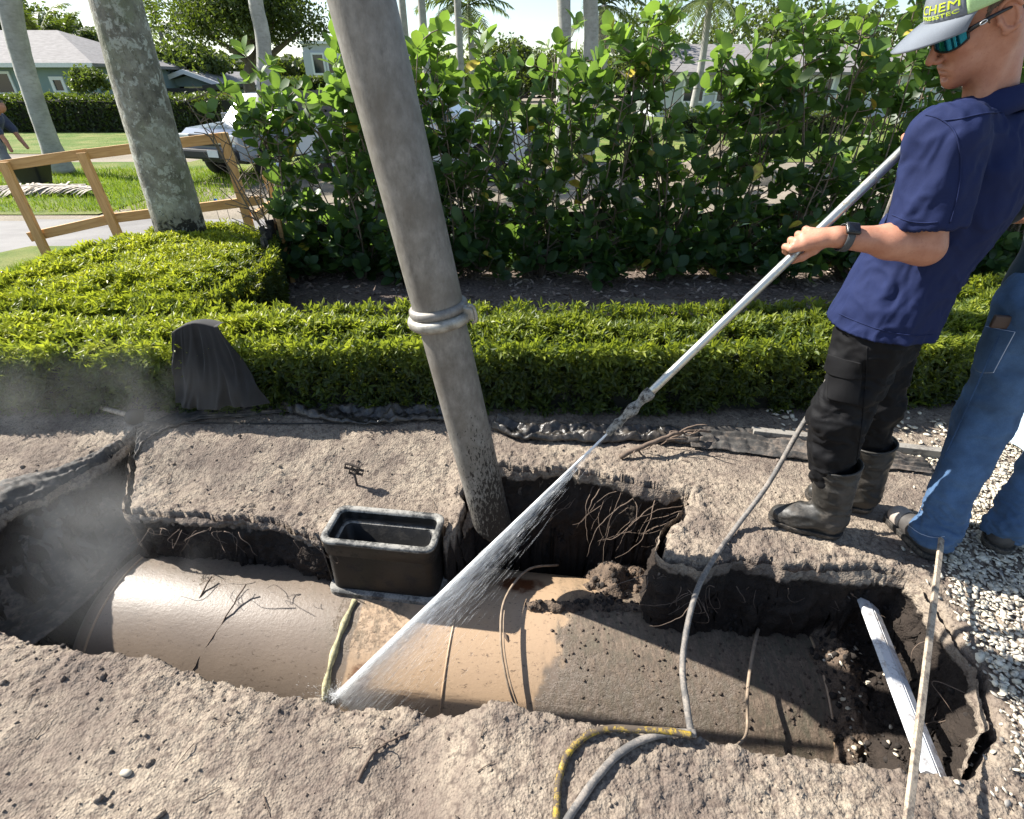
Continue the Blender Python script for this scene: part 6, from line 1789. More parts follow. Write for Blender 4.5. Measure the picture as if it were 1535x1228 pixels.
for k in range(70):    # bits of twig and root lying on the banks
    x, y = rng.uniform(-2, 1.5), rng.choice([rng.uniform(.5, 1.0), rng.uniform(1.8, 2.4)])
    if poly_sd(np.array([x]), np.array([y]), LIP)[0] < .05: continue
    a = rng.uniform(0, 6.28); L = rng.uniform(.02, .09)
    p0 = np.array([x, y, 0]); p1 = p0 + [L * math.cos(a), L * math.sin(a), 0]
    for p in (p0, p1): p[2] = soil_z(p[0], p[1])[0] + .004
    parts.append(tube(root_path(p0, p1, (0, 0, .004), rng, 8, .006), np.linspace(.002, .001, 8), 4))
V, F = join(*parts); tag(obj('twig_scraps', V, F, M['root']), kind='stuff')
p = on_soil(190, 1160)
T, TF = ico(2); V = T * [.018, .011, .009] * (1 + .15 * noise3(T, 2, 3))[:, None] + p + [0, 0, .006]
tag(obj('pebble', V, TF, M['shell_chip'], attrs={'tint': np.full(len(V), .5)}), 'single grey pebble lying on the near soil bank', 'pebble')
# ------------------------------------------------------------------ people
def sd_column(zs, cen, rf, rl, Fd, Ld):
    """upright elliptical column, centre and radii interpolated by height"""
    zs, cen, rf, rl = map(lambda a: np.asarray(a, float), (zs, cen, rf, rl))
    m = max(rf.max(), rl.max())
    lo = np.array([cen[:, 0].min() - m, cen[:, 1].min() - m, zs[0]]); hi = np.array([cen[:, 0].max() + m, cen[:, 1].max() + m, zs[-1]])
    def f(X):
        z = X[..., 2]
        cx, cy = np.interp(z, zs, cen[:, 0]), np.interp(z, zs, cen[:, 1]); a, b = np.interp(z, zs, rf), np.interp(z, zs, rl)
        dx, dy = X[..., 0] - cx, X[..., 1] - cy
        p, q = dx * Fd[0] + dy * Fd[1], dx * Ld[0] + dy * Ld[1]
        k = (np.abs(p / a) ** 2.3 + np.abs(q / b) ** 2.3) ** (1 / 2.3)
        d = (k - 1) * np.minimum(a, b)
        return np.maximum(d, np.maximum(zs[0] - z, z - zs[-1]))
    return f, lo, hi
def sd_slab(n, d, lo, hi):
    n = np.asarray(n, float) / np.linalg.norm(n)
    return (lambda X: X @ n - d), np.asarray(lo, float), np.asarray(hi, float)
def chain(pts, rs, k=.02):
    return [(sd_cone(pts[i], pts[i + 1], rs[i], rs[i + 1]), k, '+') for i in range(len(pts) - 1)]
def wrinkle(V, F, amp, scale, stretch=(1, 1, 1), seed=0, fine=.25, mask=None):
    n = vnormals(V, F)
    q = V * np.asarray(stretch)
    w = q + .06 * np.stack([fbm(q, scale * .6, 2, seed + 20 + k) for k in range(3)], -1)
    r = np.exp(-(fbm(w, scale, 2, seed) * 4.2) ** 2)
    d = amp * (r - .4) + amp * fine * fbm(q, scale * 3.5, 2, seed + 3)
    if mask is not None: d = d * mask
    return V + n * d[:, None]
def person(loc, label): return thing('person', loc, label, 'person')
def sdf_part(name, prims, h, mat, root, wr=None, smooth_it=1, dirt=None, post=None, parent=None, attrs=None):
    V, F = sdf_mesh(prims, h)
    V = smooth_mesh(V, F, smooth_it)
    if wr is not None: V = wrinkle(V, F, **wr) if isinstance(wr, dict) else wr(V, F)
    if post is not None: V = post(V)
    at = {'dirt': dirt(V) if dirt is not None else np.zeros(len(V))}
    if parent is not None: return sub(name, V, F, M[mat], parent, root, attrs=at)
    return obj(name, V, F, M[mat], root, attrs=at)
A3 = lambda *a: np.array(a, float)
zc_ = lambda V, lo: np.concatenate([V[:, :2], np.maximum(V[:, 2:3], lo)], 1)

from mathutils.bvhtree import BVHTree
def bvh_of(o, root):
    me = o.data; base = np.array(root['_o'])
    V = [tuple(np.array(v.co[:]) + base) for v in me.vertices]; F = [tuple(p.vertices) for p in me.polygons]
    return BVHTree.FromPolygons(V, F)
def hits(bvh, pts, lift=.003):
    out = []
    for px, py in pts:
        h = bvh.ray_cast(Vector((0, 0, CH)), Vector(ray(px, py)).normalized())
        if h[0] is None: h = bvh.find_nearest(Vector(out[-1][0]) if out else Vector(uy(px, py, 1.6)))
        n = h[1] if h[1].dot(Vector(ray(px, py))) < 0 else -h[1]
        out.append((np.array(h[0][:]), np.array(n[:])))
    P = np.array([o[0] for o in out]); N = np.array([o[1] for o in out])
    return P + N * lift
def sewn_patch(name, bvh, quad, mat, parent, root, nu=14, nv=14, lift=.004, thick=.004, point=0.0):
    """cloth patch sewn on a garment; quad = survey corners TL,TR,BR,BL"""
    q = np.array(quad, float); pts = []
    for i in range(nu):
        for j in range(nv):
            u, v = i / (nu - 1), j / (nv - 1)
            p = (q[0] * (1 - u) + q[1] * u) * (1 - v) + (q[3] * (1 - u) + q[2] * u) * v
            p = p + (q[3] - q[0]) / np.linalg.norm(q[3] - q[0]) * point * (1 - abs(2 * u - 1)) * v
            pts.append(p)
    V = hits(bvh, pts, lift).reshape(nu, nv, 3)
    for _ in range(6):
        Q = np.pad(V, ((1, 1), (1, 1), (0, 0)), 'edge')
        V = (Q[:-2, 1:-1] + Q[2:, 1:-1] + Q[1:-1, :-2] + Q[1:-1, 2:] + 2 * V) / 6
    V = V.reshape(-1, 3)
    o = sub(name, V, grid_faces(nu, nv), M[mat], parent, root)
    m_ = o.modifiers.new('thickness', 'SOLIDIFY'); m_.thickness = thick; m_.offset = 0
    G = V.reshape(nu, nv, 3)
    return np.concatenate([G[0], G[1:, -1], G[-1, ::-1][1:], G[::-1, 0][1:]])
def seam(name, bvh, pts, mat, parent, root, r=.0016, lift=.001):
    P = hits(bvh, catmull(np.array([(a, b, 0) for a, b in pts], float), 50)[:, :2], lift)
    V, F = tube(P, r, 5); return sub(name, V, F, M[mat], parent, root)

# ---------- worker in navy with the lance
wk = person((1.40, 1.65, 0.0), 'worker in navy shirt, black trousers and rubber boots gripping the water lance')
Ft, Lt = A3(-.8, .6, 0), A3(-.6, -.8, 0)
HL, HR = A3(1.225, 1.62, .95), A3(1.345, 1.765, .95)
KL, KR = A3(1.195, 1.60, .53), A3(1.425, 1.745, .53)
AL, AR = A3(1.30, 1.578, .10), A3(1.525, 1.72, .10)
SL, SR = A3(1.138, 1.532, 1.475), A3(1.43, 1.83, 1.475)
EL = A3(1.172, 1.500, 1.205)
cdir = np.array([0, 0, CH]) - LG; cdir -= la * (cdir @ la); cdir /= np.linalg.norm(cdir)
edir = np.cross(la, cdir)
if edir[2] < 0: edir = -edir
hloc = lambda a, e, c: LG + la * a + edir * e + cdir * c
WL = hloc(-.062, -.047, .034)
# head frame
yaw, pit, rol, hs = 2.95, .58, -.12, 1.05
hf = A3(math.cos(yaw) * math.cos(pit), math.sin(yaw) * math.cos(pit), -math.sin(pit)); hl0 = A3(-math.sin(yaw), math.cos(yaw), 0); hu0 = np.cross(hf, hl0)
hl_ = hl0 * math.cos(rol) + hu0 * math.sin(rol); hu_ = np.cross(hf, hl_)
HM = np.stack([hf, hl_, hu_], 1); HO = A3(1.205, 1.668, 1.742)
hp_ = lambda f, l, u: HO + HM @ (np.array([f, l, u]) * hs)
he = lambda c, r, k=.015, op='+': (sd_ell(hp_(*c), np.array(r) * hs, HM), k, op)
hc = lambda a, b, ra, rb, k=.012, op='+': (sd_cone(hp_(*a), hp_(*b), ra * hs, rb * hs), k, op)
NB = A3(1.335, 1.672, 1.50)
head = [he((-.012, 0, .035), (.098, .077, .085)), he((.028, 0, -.035), (.062, .060, .085), .03), hc((-.02, .045, -.045), (.07, .014, -.104), .026, .017, .03), hc((-.02, -.045, -.045), (.07, -.014, -.104), .026, .017, .03),
        he((.076, 0, -.108), (.018, .022, .016), .02), hc((.088, 0, .004), (.112, 0, -.034), .008, .0115, .012), he((.100, .013, -.041), (.012, .009, .008), .006), he((.100, -.013, -.041), (.012, .009, .008), .006),
        he((.087, 0, -.066), (.011, .025, .0065), .008), he((.085, 0, -.079), (.012, .022, .0075), .006), he((.080, .03, .024), (.013, .03, .009), .015), he((.080, -.03, .024), (.013, .03, .009), .015),
        he((.056, .043, -.020), (.022, .020, .022), .025), he((.056, -.043, -.020), (.022, .020, .022), .025), he((.052, .030, -.078), (.03, .02, .022), .03), he((.052, -.030, -.078), (.03, .02, .022), .03),
        he((.099, 0, -.0725), (.010, .026, .0022), .004, '-'), he((.093, 0, -.093), (.008, .016, .004), .006, '-')]
head += [(sd_cone(NB, hp_(-.030, 0, -.045), .060, .057), .03, '+'), (sd_cone(A3(1.27, 1.63, 1.50), hp_(-.03, .05, -.03), .02, .018), .03, '+')]
for sg in (1, -1):
    Re = HM @ np.array([[.90, sg * .436, 0], [-sg * .436, .90, 0], [0, 0, 1]])
    head += [(sd_ell(hp_(-.016, sg * .0800, -.004), np.array((.022, .0040, .033)) * hs, Re), .002, '+'), (sd_ell(hp_(-.006, sg * .0815, -.036), np.array((.010, .0055, .010)) * hs, Re), .003, '+'), (sd_ell(hp_(.004, sg * .0790, -.010), np.array((.006, .005, .008)) * hs, Re), .003, '+'), he((.074, sg * .033, .006), (.012, .017, .010), .012, '-')]
for sg in (1, -1):
    Re = HM @ np.array([[.90, sg * .436, 0], [-sg * .436, .90, 0], [0, 0, 1]])
    ec = hp_(-.016, sg * .0835, -.004); rim_ = [ec + Re @ (np.array([.0225 * math.cos(t_) * (1 - .18 * (math.sin(t_) < 0)), .0015 * sg, .0335 * math.sin(t_)]) * hs) for t_ in np.linspace(-2.2, 2.75, 15)[::-1]]
    head += chain(rim_, list(np.linspace(.0048, .0056, 15)), .002)
    anti = [ec + Re @ (np.array([-.006 + .006 * math.cos(t_), .001 * sg, .020 * math.sin(t_) - .002]) * hs) for t_ in np.linspace(2.0, 4.6, 7)]
    head += chain(anti, [.0034] * 7, .002)
pV1, pF1 = sdf_mesh(head, .0026); pV1 = smooth_mesh(pV1, pF1, 1, .35)
# left arm with hand, then right arm
arm = chain([SL, EL], [.054, .047], .02)
mid = EL * .62 + WL * .38 + A3(0, 0, .004)
arm += chain([EL, mid, WL], [.043, .043, .029], .03)
arm += [(sd_cone(EL + A3(.012, 0, -.012), mid + A3(0, 0, -.006), .033, .032), .03, '+')]
mcp = [hloc(.034, .017, .030), hloc(.012, .021, .031), hloc(-.011, .020, .029), hloc(-.032, .015, .025)]
arm += [(sd_cone(WL, m_, .023, .0125), .010, '+') for m_ in mcp]
arm += [(sd_cone(hloc(-.03, -.02, .034), hloc(.0, .0, .034), .022, .016), .015, '+')]
hand_f = []
for i, (a0, ln) in enumerate(((.036, 1.0), (.0125, 1.08), (-.0115, 1.0), (-.034, .85))):
    c_ = [mcp[i], hloc(a0, .034 * ln, .010), hloc(a0 + .001, .025, -.018), hloc(a0 + .002, .003, -.0245)]
    hand_f += chain(c_, [.0115, .0098, .0088, .0078], .004)
hand_f += chain([hloc(-.035, -.030, .030), hloc(-.004, -.030, .018), hloc(.026, -.0235, .004), hloc(.046, -.012, -.014)], [.016, .0135, .0105, .0085], .006)
pV2, pF2 = sdf_mesh(arm + hand_f, .0035); pV2 = smooth_mesh(pV2, pF2, 1, .4)
RG = LU - la * .03 + A3(.03, .045, -.025)
ER = A3(1.42, 1.93, 1.24)
arm2 = chain([SR, ER, RG + A3(.06, .08, .0)], [.054, .045, .030], .02)
arm2 += chain([RG + A3(.06, .08, .0), RG + A3(.02, .03, 0)], [.03, .03], .02)
for i, a0 in enumerate((.034, .011, -.012, -.034)):
    q = RG + la * a0; arm2 += chain([q + A3(.02, .032, .01), q + A3(-.012, .028, .022), q + A3(-.024, -.004, .008), q + A3(-.012, -.022, -.006)], [.011, .0098, .009, .008], .004)
arm2 += chain([RG + A3(.03, .03, -.02), RG + la * .03 + A3(.02, 0, -.026), RG + la * .05 + A3(0, -.014, -.022)], [.015, .011, .009], .006)
pV3, pF3 = sdf_mesh(arm2, .006)
tors = chain([NB, A3(1.36, 1.68, 1.3), A3(1.285, 1.69, 1.0)], [.07, .10, .11], .04) + chain([HL, KL, AL], [.07, .05, .04], .03) + chain([HR, KR, AR], [.07, .05, .04], .03) + chain([SL, NB, SR], [.045, .05, .045], .03) + chain([HL, HR], [.08, .08], .03)
pV4, pF4 = sdf_mesh(tors, .014)
V, F = join((pV1, pF1), (pV2, pF2), (pV3, pF3), (pV4, pF4))
obj('body', V, F, M['skin'], wk)

# shirt
shirt = [(sd_column([.885, 1.0, 1.12, 1.30, 1.40, 1.47, 1.52], [(1.283, 1.69), (1.292, 1.69), (1.312, 1.69), (1.358, 1.682), (1.362, 1.678), (1.352, 1.675), (1.345, 1.673)], [.165, .150, .143, .146, .128, .095, .07], [.218, .205, .192, .212, .205, .15, .09], Ft, Lt), .0, '+')]
shirt += [(sd_cone(A3(1.34, 1.675, 1.485), SL, .065, .075), .05, '+'), (sd_cone(A3(1.34, 1.675, 1.485), SR, .065, .075), .05, '+')]
sle = EL * .80 + SL * .20
adl = (EL - SL) / np.linalg.norm(EL - SL)
torso_only = list(shirt)
def clipped(c, plane_p, plane_n):
    fn, lo, hi = c
    return (lambda X: np.maximum(fn(X), (X - plane_p) @ plane_n)), lo, hi
shirt += [(clipped(sd_cone(SL, EL + A3(-.010, 0, 0) + adl * .1, .082, .096), sle, adl), .03, '+'), (clipped(sd_cone(SR, ER, .083, .08), SR * .25 + ER * .75, (ER - SR) / np.linalg.norm(ER - SR)), .03, '+')]
V, F = sdf_mesh(shirt, .0062)
capv = (np.abs((V - sle) @ adl) < .0055) & (np.linalg.norm(V - sle, axis=1) < .084)
tz_ = np.min([fn[0](V) for fn, _, _ in torso_only], axis=0)
capv &= tz_ > .012
V = smooth_mesh(V, F, 2)
V = wrinkle(V, F, .0125, 6.0, (1.0, 1.0, .55), 5, .18)
V = wrinkle(V, F, .0055, 15, (1, 1, .7), 9, .1)
def cut_mesh(V, F, keep):
    F = F[keep[F].all(1)]; used, inv = np.unique(F, return_inverse=True); return V[used], inv.reshape(F.shape)
V, F = cut_mesh(V, F, ~capv & ~(V[:, 2] < .90))
o = obj('shirt', V, F, M['navy_cloth'], wk); m_ = o.modifiers.new('thickness', 'SOLIDIFY'); m_.thickness = .004; m_.offset = -1
shirt_o = o
# sleeve hem stitching band
d_, s1, u1 = frame3(adl, (0, 1, 0)); a_ = np.linspace(0, 2 * np.pi, 49)
# placket edge along the front and hem
# collar: stand and fold-over flap
az = np.linspace(math.radians(28), math.radians(332), 60)
rows = []
for rf, rl, dz, fr in ((.074, .074, 1.530, 0), (.072, .074, 1.575, .004), (.077, .078, 1.603, .006), (.086, .088, 1.600, .006), (.106, .116, 1.562, .014), (.120, .136, 1.530, .03)):
    rows.append(np.stack([NB[0] - .012 + (rf * np.cos(az)) * Ft[0] + rl * np.sin(az) * Lt[0] + fr * Ft[0], NB[1] + (rf * np.cos(az)) * Ft[1] + rl * np.sin(az) * Lt[1] + fr * Ft[1], dz - .045 * (.5 + .5 * np.cos(az)) + .012 * np.sin(az * 3) * (dz < 1.55)], -1))
V = np.array(rows); co = sub('collar', V, grid_faces(6, 60), M['navy_cloth'], shirt_o, wk); m_ = co.modifiers.new('thickness', 'SOLIDIFY'); m_.thickness = .004
# shoulder seam lines
def surf_line(pts, V, n=40, lift=.002):
    P = catmull(pts, n); out = []
    for p in P:
        i = np.argmin(((V - p) ** 2).sum(1)); out.append(V[i])
    out = np.array(out); out = out + (out - SL) / (np.linalg.norm(out - SL, axis=1)[:, None] + 1e-6) * .002; k = np.ones(5) / 5
    return np.stack([np.convolve(np.pad(out[:, i], 2, 'edge'), k, 'valid') for i in range(3)], -1)
sb = bvh_of(shirt_o, wk)
seam('sleeve_seam', sb, [(1388, 172), (1412, 180), (1432, 200), (1440, 240), (1436, 290), (1424, 335)], 'navy_cloth', shirt_o, wk, .0022)
seam('yoke_seam', sb, [(1412, 181), (1440, 178), (1480, 170), (1525, 168)], 'navy_cloth', shirt_o, wk, .0022)
seam('sleeve_hem', sb, [(1338, 322), (1360, 331), (1385, 334), (1406, 333)], 'navy_cloth', shirt_o, wk, .0018)
seam('shirt_hem', sb, [(1258, 470), (1290, 484), (1330, 497), (1370, 503), (1398, 502)], 'navy_cloth', shirt_o, wk, .0018)
# trousers
tro = [(sd_column([.80, .90, 1.0, 1.06], [(1.285, 1.692)] * 4, [.115, .125, .12, .115], [.15, .16, .155, .15], Ft, Lt), 0, '+')]
def leg_prims(H, K, A, r0, r1, r2, k=.045):
    A2 = K * .38 + A * .62
    return [(sd_cone(H, K, r0, r1), k, '+'), (sd_cone(K, A2, r1, r2), .03, '+')]
tro += leg_prims(HL, KL, AL, .100, .083, .060) + leg_prims(HR, KR, AR, .100, .083, .060)
sdf_part('trousers', tro, .0068, 'black_cloth', wk, wr=lambda V, F: wrinkle(wrinkle(V, F, .018, 5.5, (1, 1, .8), 31, .2), F, .008, 12, (1, 1, 1.5), 35, .2), dirt=lambda V: .40 * sstep(.78, .42, V[:, 2]) * sstep(1.32, 1.15, V[:, 0] + .0 * V[:, 1]))
# cargo pocket on the left thigh
tro_o = [c for c in wk.children if c.name.startswith('trousers')][0]
tb_ = bvh_of(tro_o, wk)
sewn_patch('cargo_pocket', tb_, [(1247, 540), (1293, 548), (1288, 610), (1240, 600)], 'black_cloth', tro_o, wk, lift=.009, thick=.010)
sewn_patch('pocket_flap', tb_, [(1244, 530), (1296, 540), (1291, 566), (1239, 557)], 'black_cloth', tro_o, wk, lift=.016, thick=.005, point=10)
seam('side_seam', tb_, [(1300, 520), (1297, 580), (1290, 650), (1284, 690)], 'black_cloth', tro_o, wk, .002)
# boots
def boot(heel, toe, s0, s1, root, name='boot', r_top=.083):
    heel, toe, s0, s1 = (np.asarray(q, float) for q in (heel, toe, s0, s1))
    gz = float(soil_z([heel[0] * .6 + toe[0] * .4], [heel[1] * .6 + toe[1] * .4])[0]) + .004
    d = toe - heel; d[2] = 0; L = np.linalg.norm(d); d /= L
    up = A3(0, 0, 1)
    pr = [(sd_cone(heel + d * .045 + up * .055, toe - d * .10 + up * .050, .047, .047), .02, '+'), (sd_cone(toe - d * .10 + up * .048, toe - d * .045 + up * .042, .048, .040), .02, '+'),
          (sd_cone(s0 + up * .02, toe - d * .11 + up * .065, .058, .046), .03, '+'), (sd_cone(s0, s1, .060, r_top), .02, '+')]
    ax = (s1 - s0) / np.linalg.norm(s1 - s0)
    V, F = sdf_mesh(pr, .0065); V = smooth_mesh(V, F, 1)
    V = wrinkle(V, F, .006, 9, (1, 1, 1.8), 41, .3)
    keep = (V - s1) @ ax < .0
    V, F = cut_mesh(V, F, keep); V[:, 2] = np.maximum(V[:, 2], .012) + gz
    b = obj(name, V, F, M['boot_rubber'], root); m_ = b.modifiers.new('thickness', 'SOLIDIFY'); m_.thickness = .006; m_.offset = -1
    V, F = sdf_mesh([(sd_cone(heel + d * .045 + up * .03, toe - d * .10 + up * .03, .054, .055), .01, '+'), (sd_cone(toe - d * .10 + up * .03, toe - d * .045 + up * .03, .055, .047), .01, '+')], .0065)
    V[:, 2] = np.clip(V[:, 2], .0, .030) + gz - .002
    sub('sole', V, F, M['boot_sole'], b, root)
    a_ = np.linspace(0, 2 * np.pi, 33); _, q1, q2 = frame3(ax)
    V, F = tube(s1 + A3(0, 0, gz) + (r_top + .001) * (np.cos(a_)[:, None] * q1 + np.sin(a_)[:, None] * q2), .0045, 6, False); sub('top_rim', V, F, M['boot_rubber'], b, root)
    return b
boot((1.352, 1.545, 0), (1.095, 1.640, 0), (1.305, 1.572, .08), (1.252, 1.588, .345), wk)
boot((1.575, 1.705, 0), (1.325, 1.790, 0), (1.530, 1.722, .08), (1.480, 1.735, .345), wk)
# cap
def cap_pt(azm, el, k=1.0):
    return np.array([hp_(-.010 + .114 * k * math.cos(el) * math.cos(a), .0895 * k * math.cos(el) * math.sin(a), .040 + .10 * k * math.sin(el) + .012 * math.cos(a)) for a in np.atleast_1d(azm)])
cap_o = None
rows = np.array([cap_pt(np.linspace(-.95, .95, 40), e) for e in np.linspace(-.02, 1.35, 22)])
cap_o = obj('cap', rows, grid_faces(22, 40), M['cap_cloth'], wk); m_ = cap_o.modifiers.new('thickness', 'SOLIDIFY'); m_.thickness = .003; m_.offset = -1
rows = np.array([cap_pt(np.linspace(.952, 2 * math.pi - .952, 70), e, .998) for e in np.linspace(-.02, 1.35, 22)])
o = sub('mesh_panel', rows, grid_faces(22, 70), M['cap_mesh'], cap_o, wk); m_ = o.modifiers.new('thickness', 'SOLIDIFY'); m_.thickness = .003; m_.offset = -1
rows = np.array([cap_pt(np.linspace(0, 2 * math.pi, 70), e, .999) for e in np.linspace(1.345, math.pi / 2 - .01, 5)]); sub('crown_top', rows, grid_faces(5, 70), M['cap_cloth'], cap_o, wk)
rows = []
for r in np.linspace(0, 1, 14):
    row = []
    for a in np.linspace(-1.12, 1.12, 44):
        ext = .082 * max(0.0, math.cos(a * 1.28)) ** .55
        f = -.010 + .114 * math.cos(a) + r * ext; l = .0895 * math.sin(a) * (1 + .02 * r)
        row.append(hp_(f, l, .040 + .012 * math.cos(a) - .020 * r - 1.9 * l * l * (.25 + .75 * r) + .004 * math.sin(r * 3)))
    rows.append(row)
br = sub('brim', np.array(rows), grid_faces(14, 44), M['cap_cloth'], cap_o, wk); m_ = br.modifiers.new('thickness', 'SOLIDIFY'); m_.thickness = .004; m_.offset = 0
# lettering stitched on the front panel: follows the crown
def cap_text(txt, az0, el0, size, width, lean=0.0):
    cu = bpy.data.curves.new('lettering', 'FONT'); cu.body = txt; cu.size = 1.0; cu.extrude = 0.02; cu.space_character = 1.05
    tmp = bpy.data.objects.new('tmp', cu); COL.objects.link(tmp)
    bpy.context.view_layer.update()
    me = bpy.data.meshes.new_from_object(tmp.evaluated_get(bpy.context.evaluated_depsgraph_get()))
    co = np.array([v.co[:] for v in me.vertices]); fs = [list(p.vertices) for p in me.polygons]
    bpy.data.objects.remove(tmp); bpy.data.curves.remove(cu)
    w = co[:, 0].max()
    V = []
    for x, y, z in co:
        a = az0 + (x / w - .5) * width; e = el0 + y * size + lean * (x / w - .5)
        V.append(cap_pt(a, e, 1.034 + .006 * (z > 0))[0])
    return sub('lettering', np.array(V), fs, M['lime_thread'], cap_o, wk, False)
cap_text('CHEM', .36, .22, .24, 1.0)
cap_text('PRESSTEC', .36, .095, .11, .95)
# sunglasses
sg_o = None
def lens_patch(s, f0, f1, r, u0, u1):
    ph = np.linspace(f0, f1, 26); rows = []
    for v in np.linspace(0, 1, 14):
        row = []
        for k, p in enumerate(ph):
            t_ = (p - f0) / (f1 - f0)
            lo = u0 + .012 * (2 * t_ - .9) ** 2 ; hi = u1 - .006 * t_ ** 3
            u = lo + (hi - lo) * v
            row.append(hp_(.016 + r * math.cos(p), s * (r * .99) * math.sin(p), u + .0))
        rows.append(row)
    return np.array(rows)
LP = lens_patch(1, .10, 1.02, .0865, -.022, .020)
sg_o = obj('sunglasses', np.concatenate([LP[:1], LP[-1:]]) if False else LP, grid_faces(14, 26), M['mirror_lens'], wk)
RP = lens_patch(-1, .10, 1.02, .0865, -.022, .020); sub('lens', RP, grid_faces(14, 26), M['mirror_lens'], sg_o, wk)
for Pp, s in ((LP, 1), (RP, -1)):
    loop = np.concatenate([Pp[0], Pp[:, -1], Pp[-1][::-1], Pp[::-1, 0]])
    V, F = tube(loop, .0028, 6, False); sub('rim', V, F, M['frame_plastic'], sg_o, wk)
    p0 = Pp[10, -1]; T_ = catmull([p0, hp_(.045, s * .084, .014), hp_(.01, s * .0865, .014), hp_(-.02, s * .083, .010)], 20)
    V, F = tube(T_, np.linspace(.007, .004, 20), 8, True, .45) if False else tube(T_, np.linspace(.0065, .0035, 20), 8); sub('temple_arm', V, F, M['frame_plastic'], sg_o, wk)
    a_ = np.linspace(0, 2 * np.pi, 21); cc = hp_(.038, s * .0915, .0145)
    V, F = tube(cc + np.outer(.0075 * np.cos(a_), HM[:, 0]) + np.outer(.0038 * np.sin(a_), HM[:, 2]), .0012, 5, False); sub('emblem', V, F, M['emblem_grey'], sg_o, wk)
V, F = tube(catmull([LP[11, 0], hp_(.108, 0, .016), RP[11, 0]], 8), .003, 6); sub('bridge', V, F, M['frame_plastic'], sg_o, wk)
# hair below the cap
hair = [he((-.018, 0, .030), (.0985, .0795, .088), .0)]
V, F = sdf_mesh(hair, .004)
loc_ = (V - HO) @ HM / hs
keep = (loc_[:, 2] < .055) & (loc_[:, 2] > -.048 - .25 * (loc_[:, 0] + .05)) & (loc_[:, 0] < .022 - .5 * (loc_[:, 2] - .03).clip(-.02, 1)) & ~((np.abs(loc_[:, 0] + .012) < .026) & (loc_[:, 2] < .022))
keep &= ~((loc_[:, 0] > -.03) & (loc_[:, 2] < -.012))
V, F = cut_mesh(V, F, keep); V = V + vnormals(V, F) * (.002 * fbm(V, 150, 2, 2))[:, None]
obj('hair', V, F, M['hair'], wk)
# watch on the left wrist
fa = (EL - WL) / np.linalg.norm(EL - WL); wcen = WL + fa * .022
upw = cdir - fa * (cdir @ fa); upw = upw * .8 + edir * .5; upw -= fa * (upw @ fa); upw /= np.linalg.norm(upw); sw = np.cross(fa, upw)
a_ = np.linspace(0, 2 * np.pi, 37)
rows = [wcen + fa * h + r * (np.cos(a_)[:, None] * sw * 1.0 + np.sin(a_)[:, None] * upw) for r, h in ((.036, -.011), (.038, -.010), (.038, .010), (.036, .011))]
wt = obj('watch', np.array(rows), grid_faces(4, 37), M['watch_band'], wk)
V, F = box(wcen + upw * .0405, (.038, .036, .011), np.stack([fa, sw, upw], 1), .004); wc_ = sub('watch_case', V, F, M['frame_plastic'], wt, wk)
V, F = box(wcen + upw * .0463, (.031, .029, .0025), np.stack([fa, sw, upw], 1), .001); sub('watch_face', V, F, M['watch_glass'], wt, wk)

# ---------- second person in jeans, seen from behind, mostly outside the frame
jn = person((1.82, 1.55, 0), 'second person in blue jeans and dark shoes standing on the shells at the right edge')
F2, L2 = A3(-.2, .98, 0), A3(-.98, -.2, 0)
jH1, jK1, jA1 = A3(1.775, 1.665, .95), A3(1.775, 1.635, .53), A3(1.668, 1.475, .09)
jH2, jK2, jA2 = A3(1.96, 1.705, .95), A3(2.12, 1.65, .53), A3(1.985, 1.51, .09)
jeans = [(sd_column([.86, .95, 1.05], [(1.868, 1.70)] * 3, [.12, .14, .125], [.16, .185, .165], F2, L2), 0, '+')]
for H, K, A in ((jH1, jK1, jA1), (jH2, jK2, jA2)):
    jeans += [(sd_cone(H, K, .108, .086), .05, '+'), (sd_cone(K, A, .084, .062), .035, '+'), (sd_cone(A + A3(0, 0, .03), A + A3(-.004, .012, -.045), .061, .063), .02, '+')]
V, F = sdf_mesh(jeans, .0068); V = smooth_mesh(V, F, 1)
low = 1 + 1.3 * sstep(.30, .10, V[:, 2])
V = wrinkle(V, F, .0085, 6.5, (1, 1, .9), 51, .2, low); V = wrinkle(V, F, .0055, 14, (1, 1, 2.2), 55, .2, .4 + 1.6 * sstep(.32, .12, V[:, 2]))
V, F = cut_mesh(V, F, V[:, 2] > .052)
je = obj('jeans', V, F, M['denim'], jn); m_ = je.modifiers.new('thickness', 'SOLIDIFY'); m_.thickness = .004; m_.offset = -1
jv = V
jb = bvh_of(je, jn)
lp = sewn_patch('back_pocket', jb, [(1479, 486), (1527, 494), (1491, 562), (1450, 547)], 'denim', je, jn, point=9)
V, F = tube(lp * 1.0, .0015, 5, False); sub('stitching', V, F, M['stitch'], je, jn)
seam('side_seam', jb, [(1458, 500), (1436, 560), (1415, 640), (1390, 720), (1376, 775)], 'denim', je, jn, .0022)
seam('cuff_stitching', jb, [(1362, 788), (1380, 800), (1400, 806), (1416, 804)], 'stitch', je, jn, .0012)
pw = hits(jb, [(1506, 488)], .006)[0]
V, F = box(pw + A3(0, 0, .012), (.075, .016, .045), np.stack([A3(.97, -.25, 0), A3(.25, .97, 0), A3(0, 0, 1)], 1), .005); obj('wallet', V, F, M['wallet'], jn)
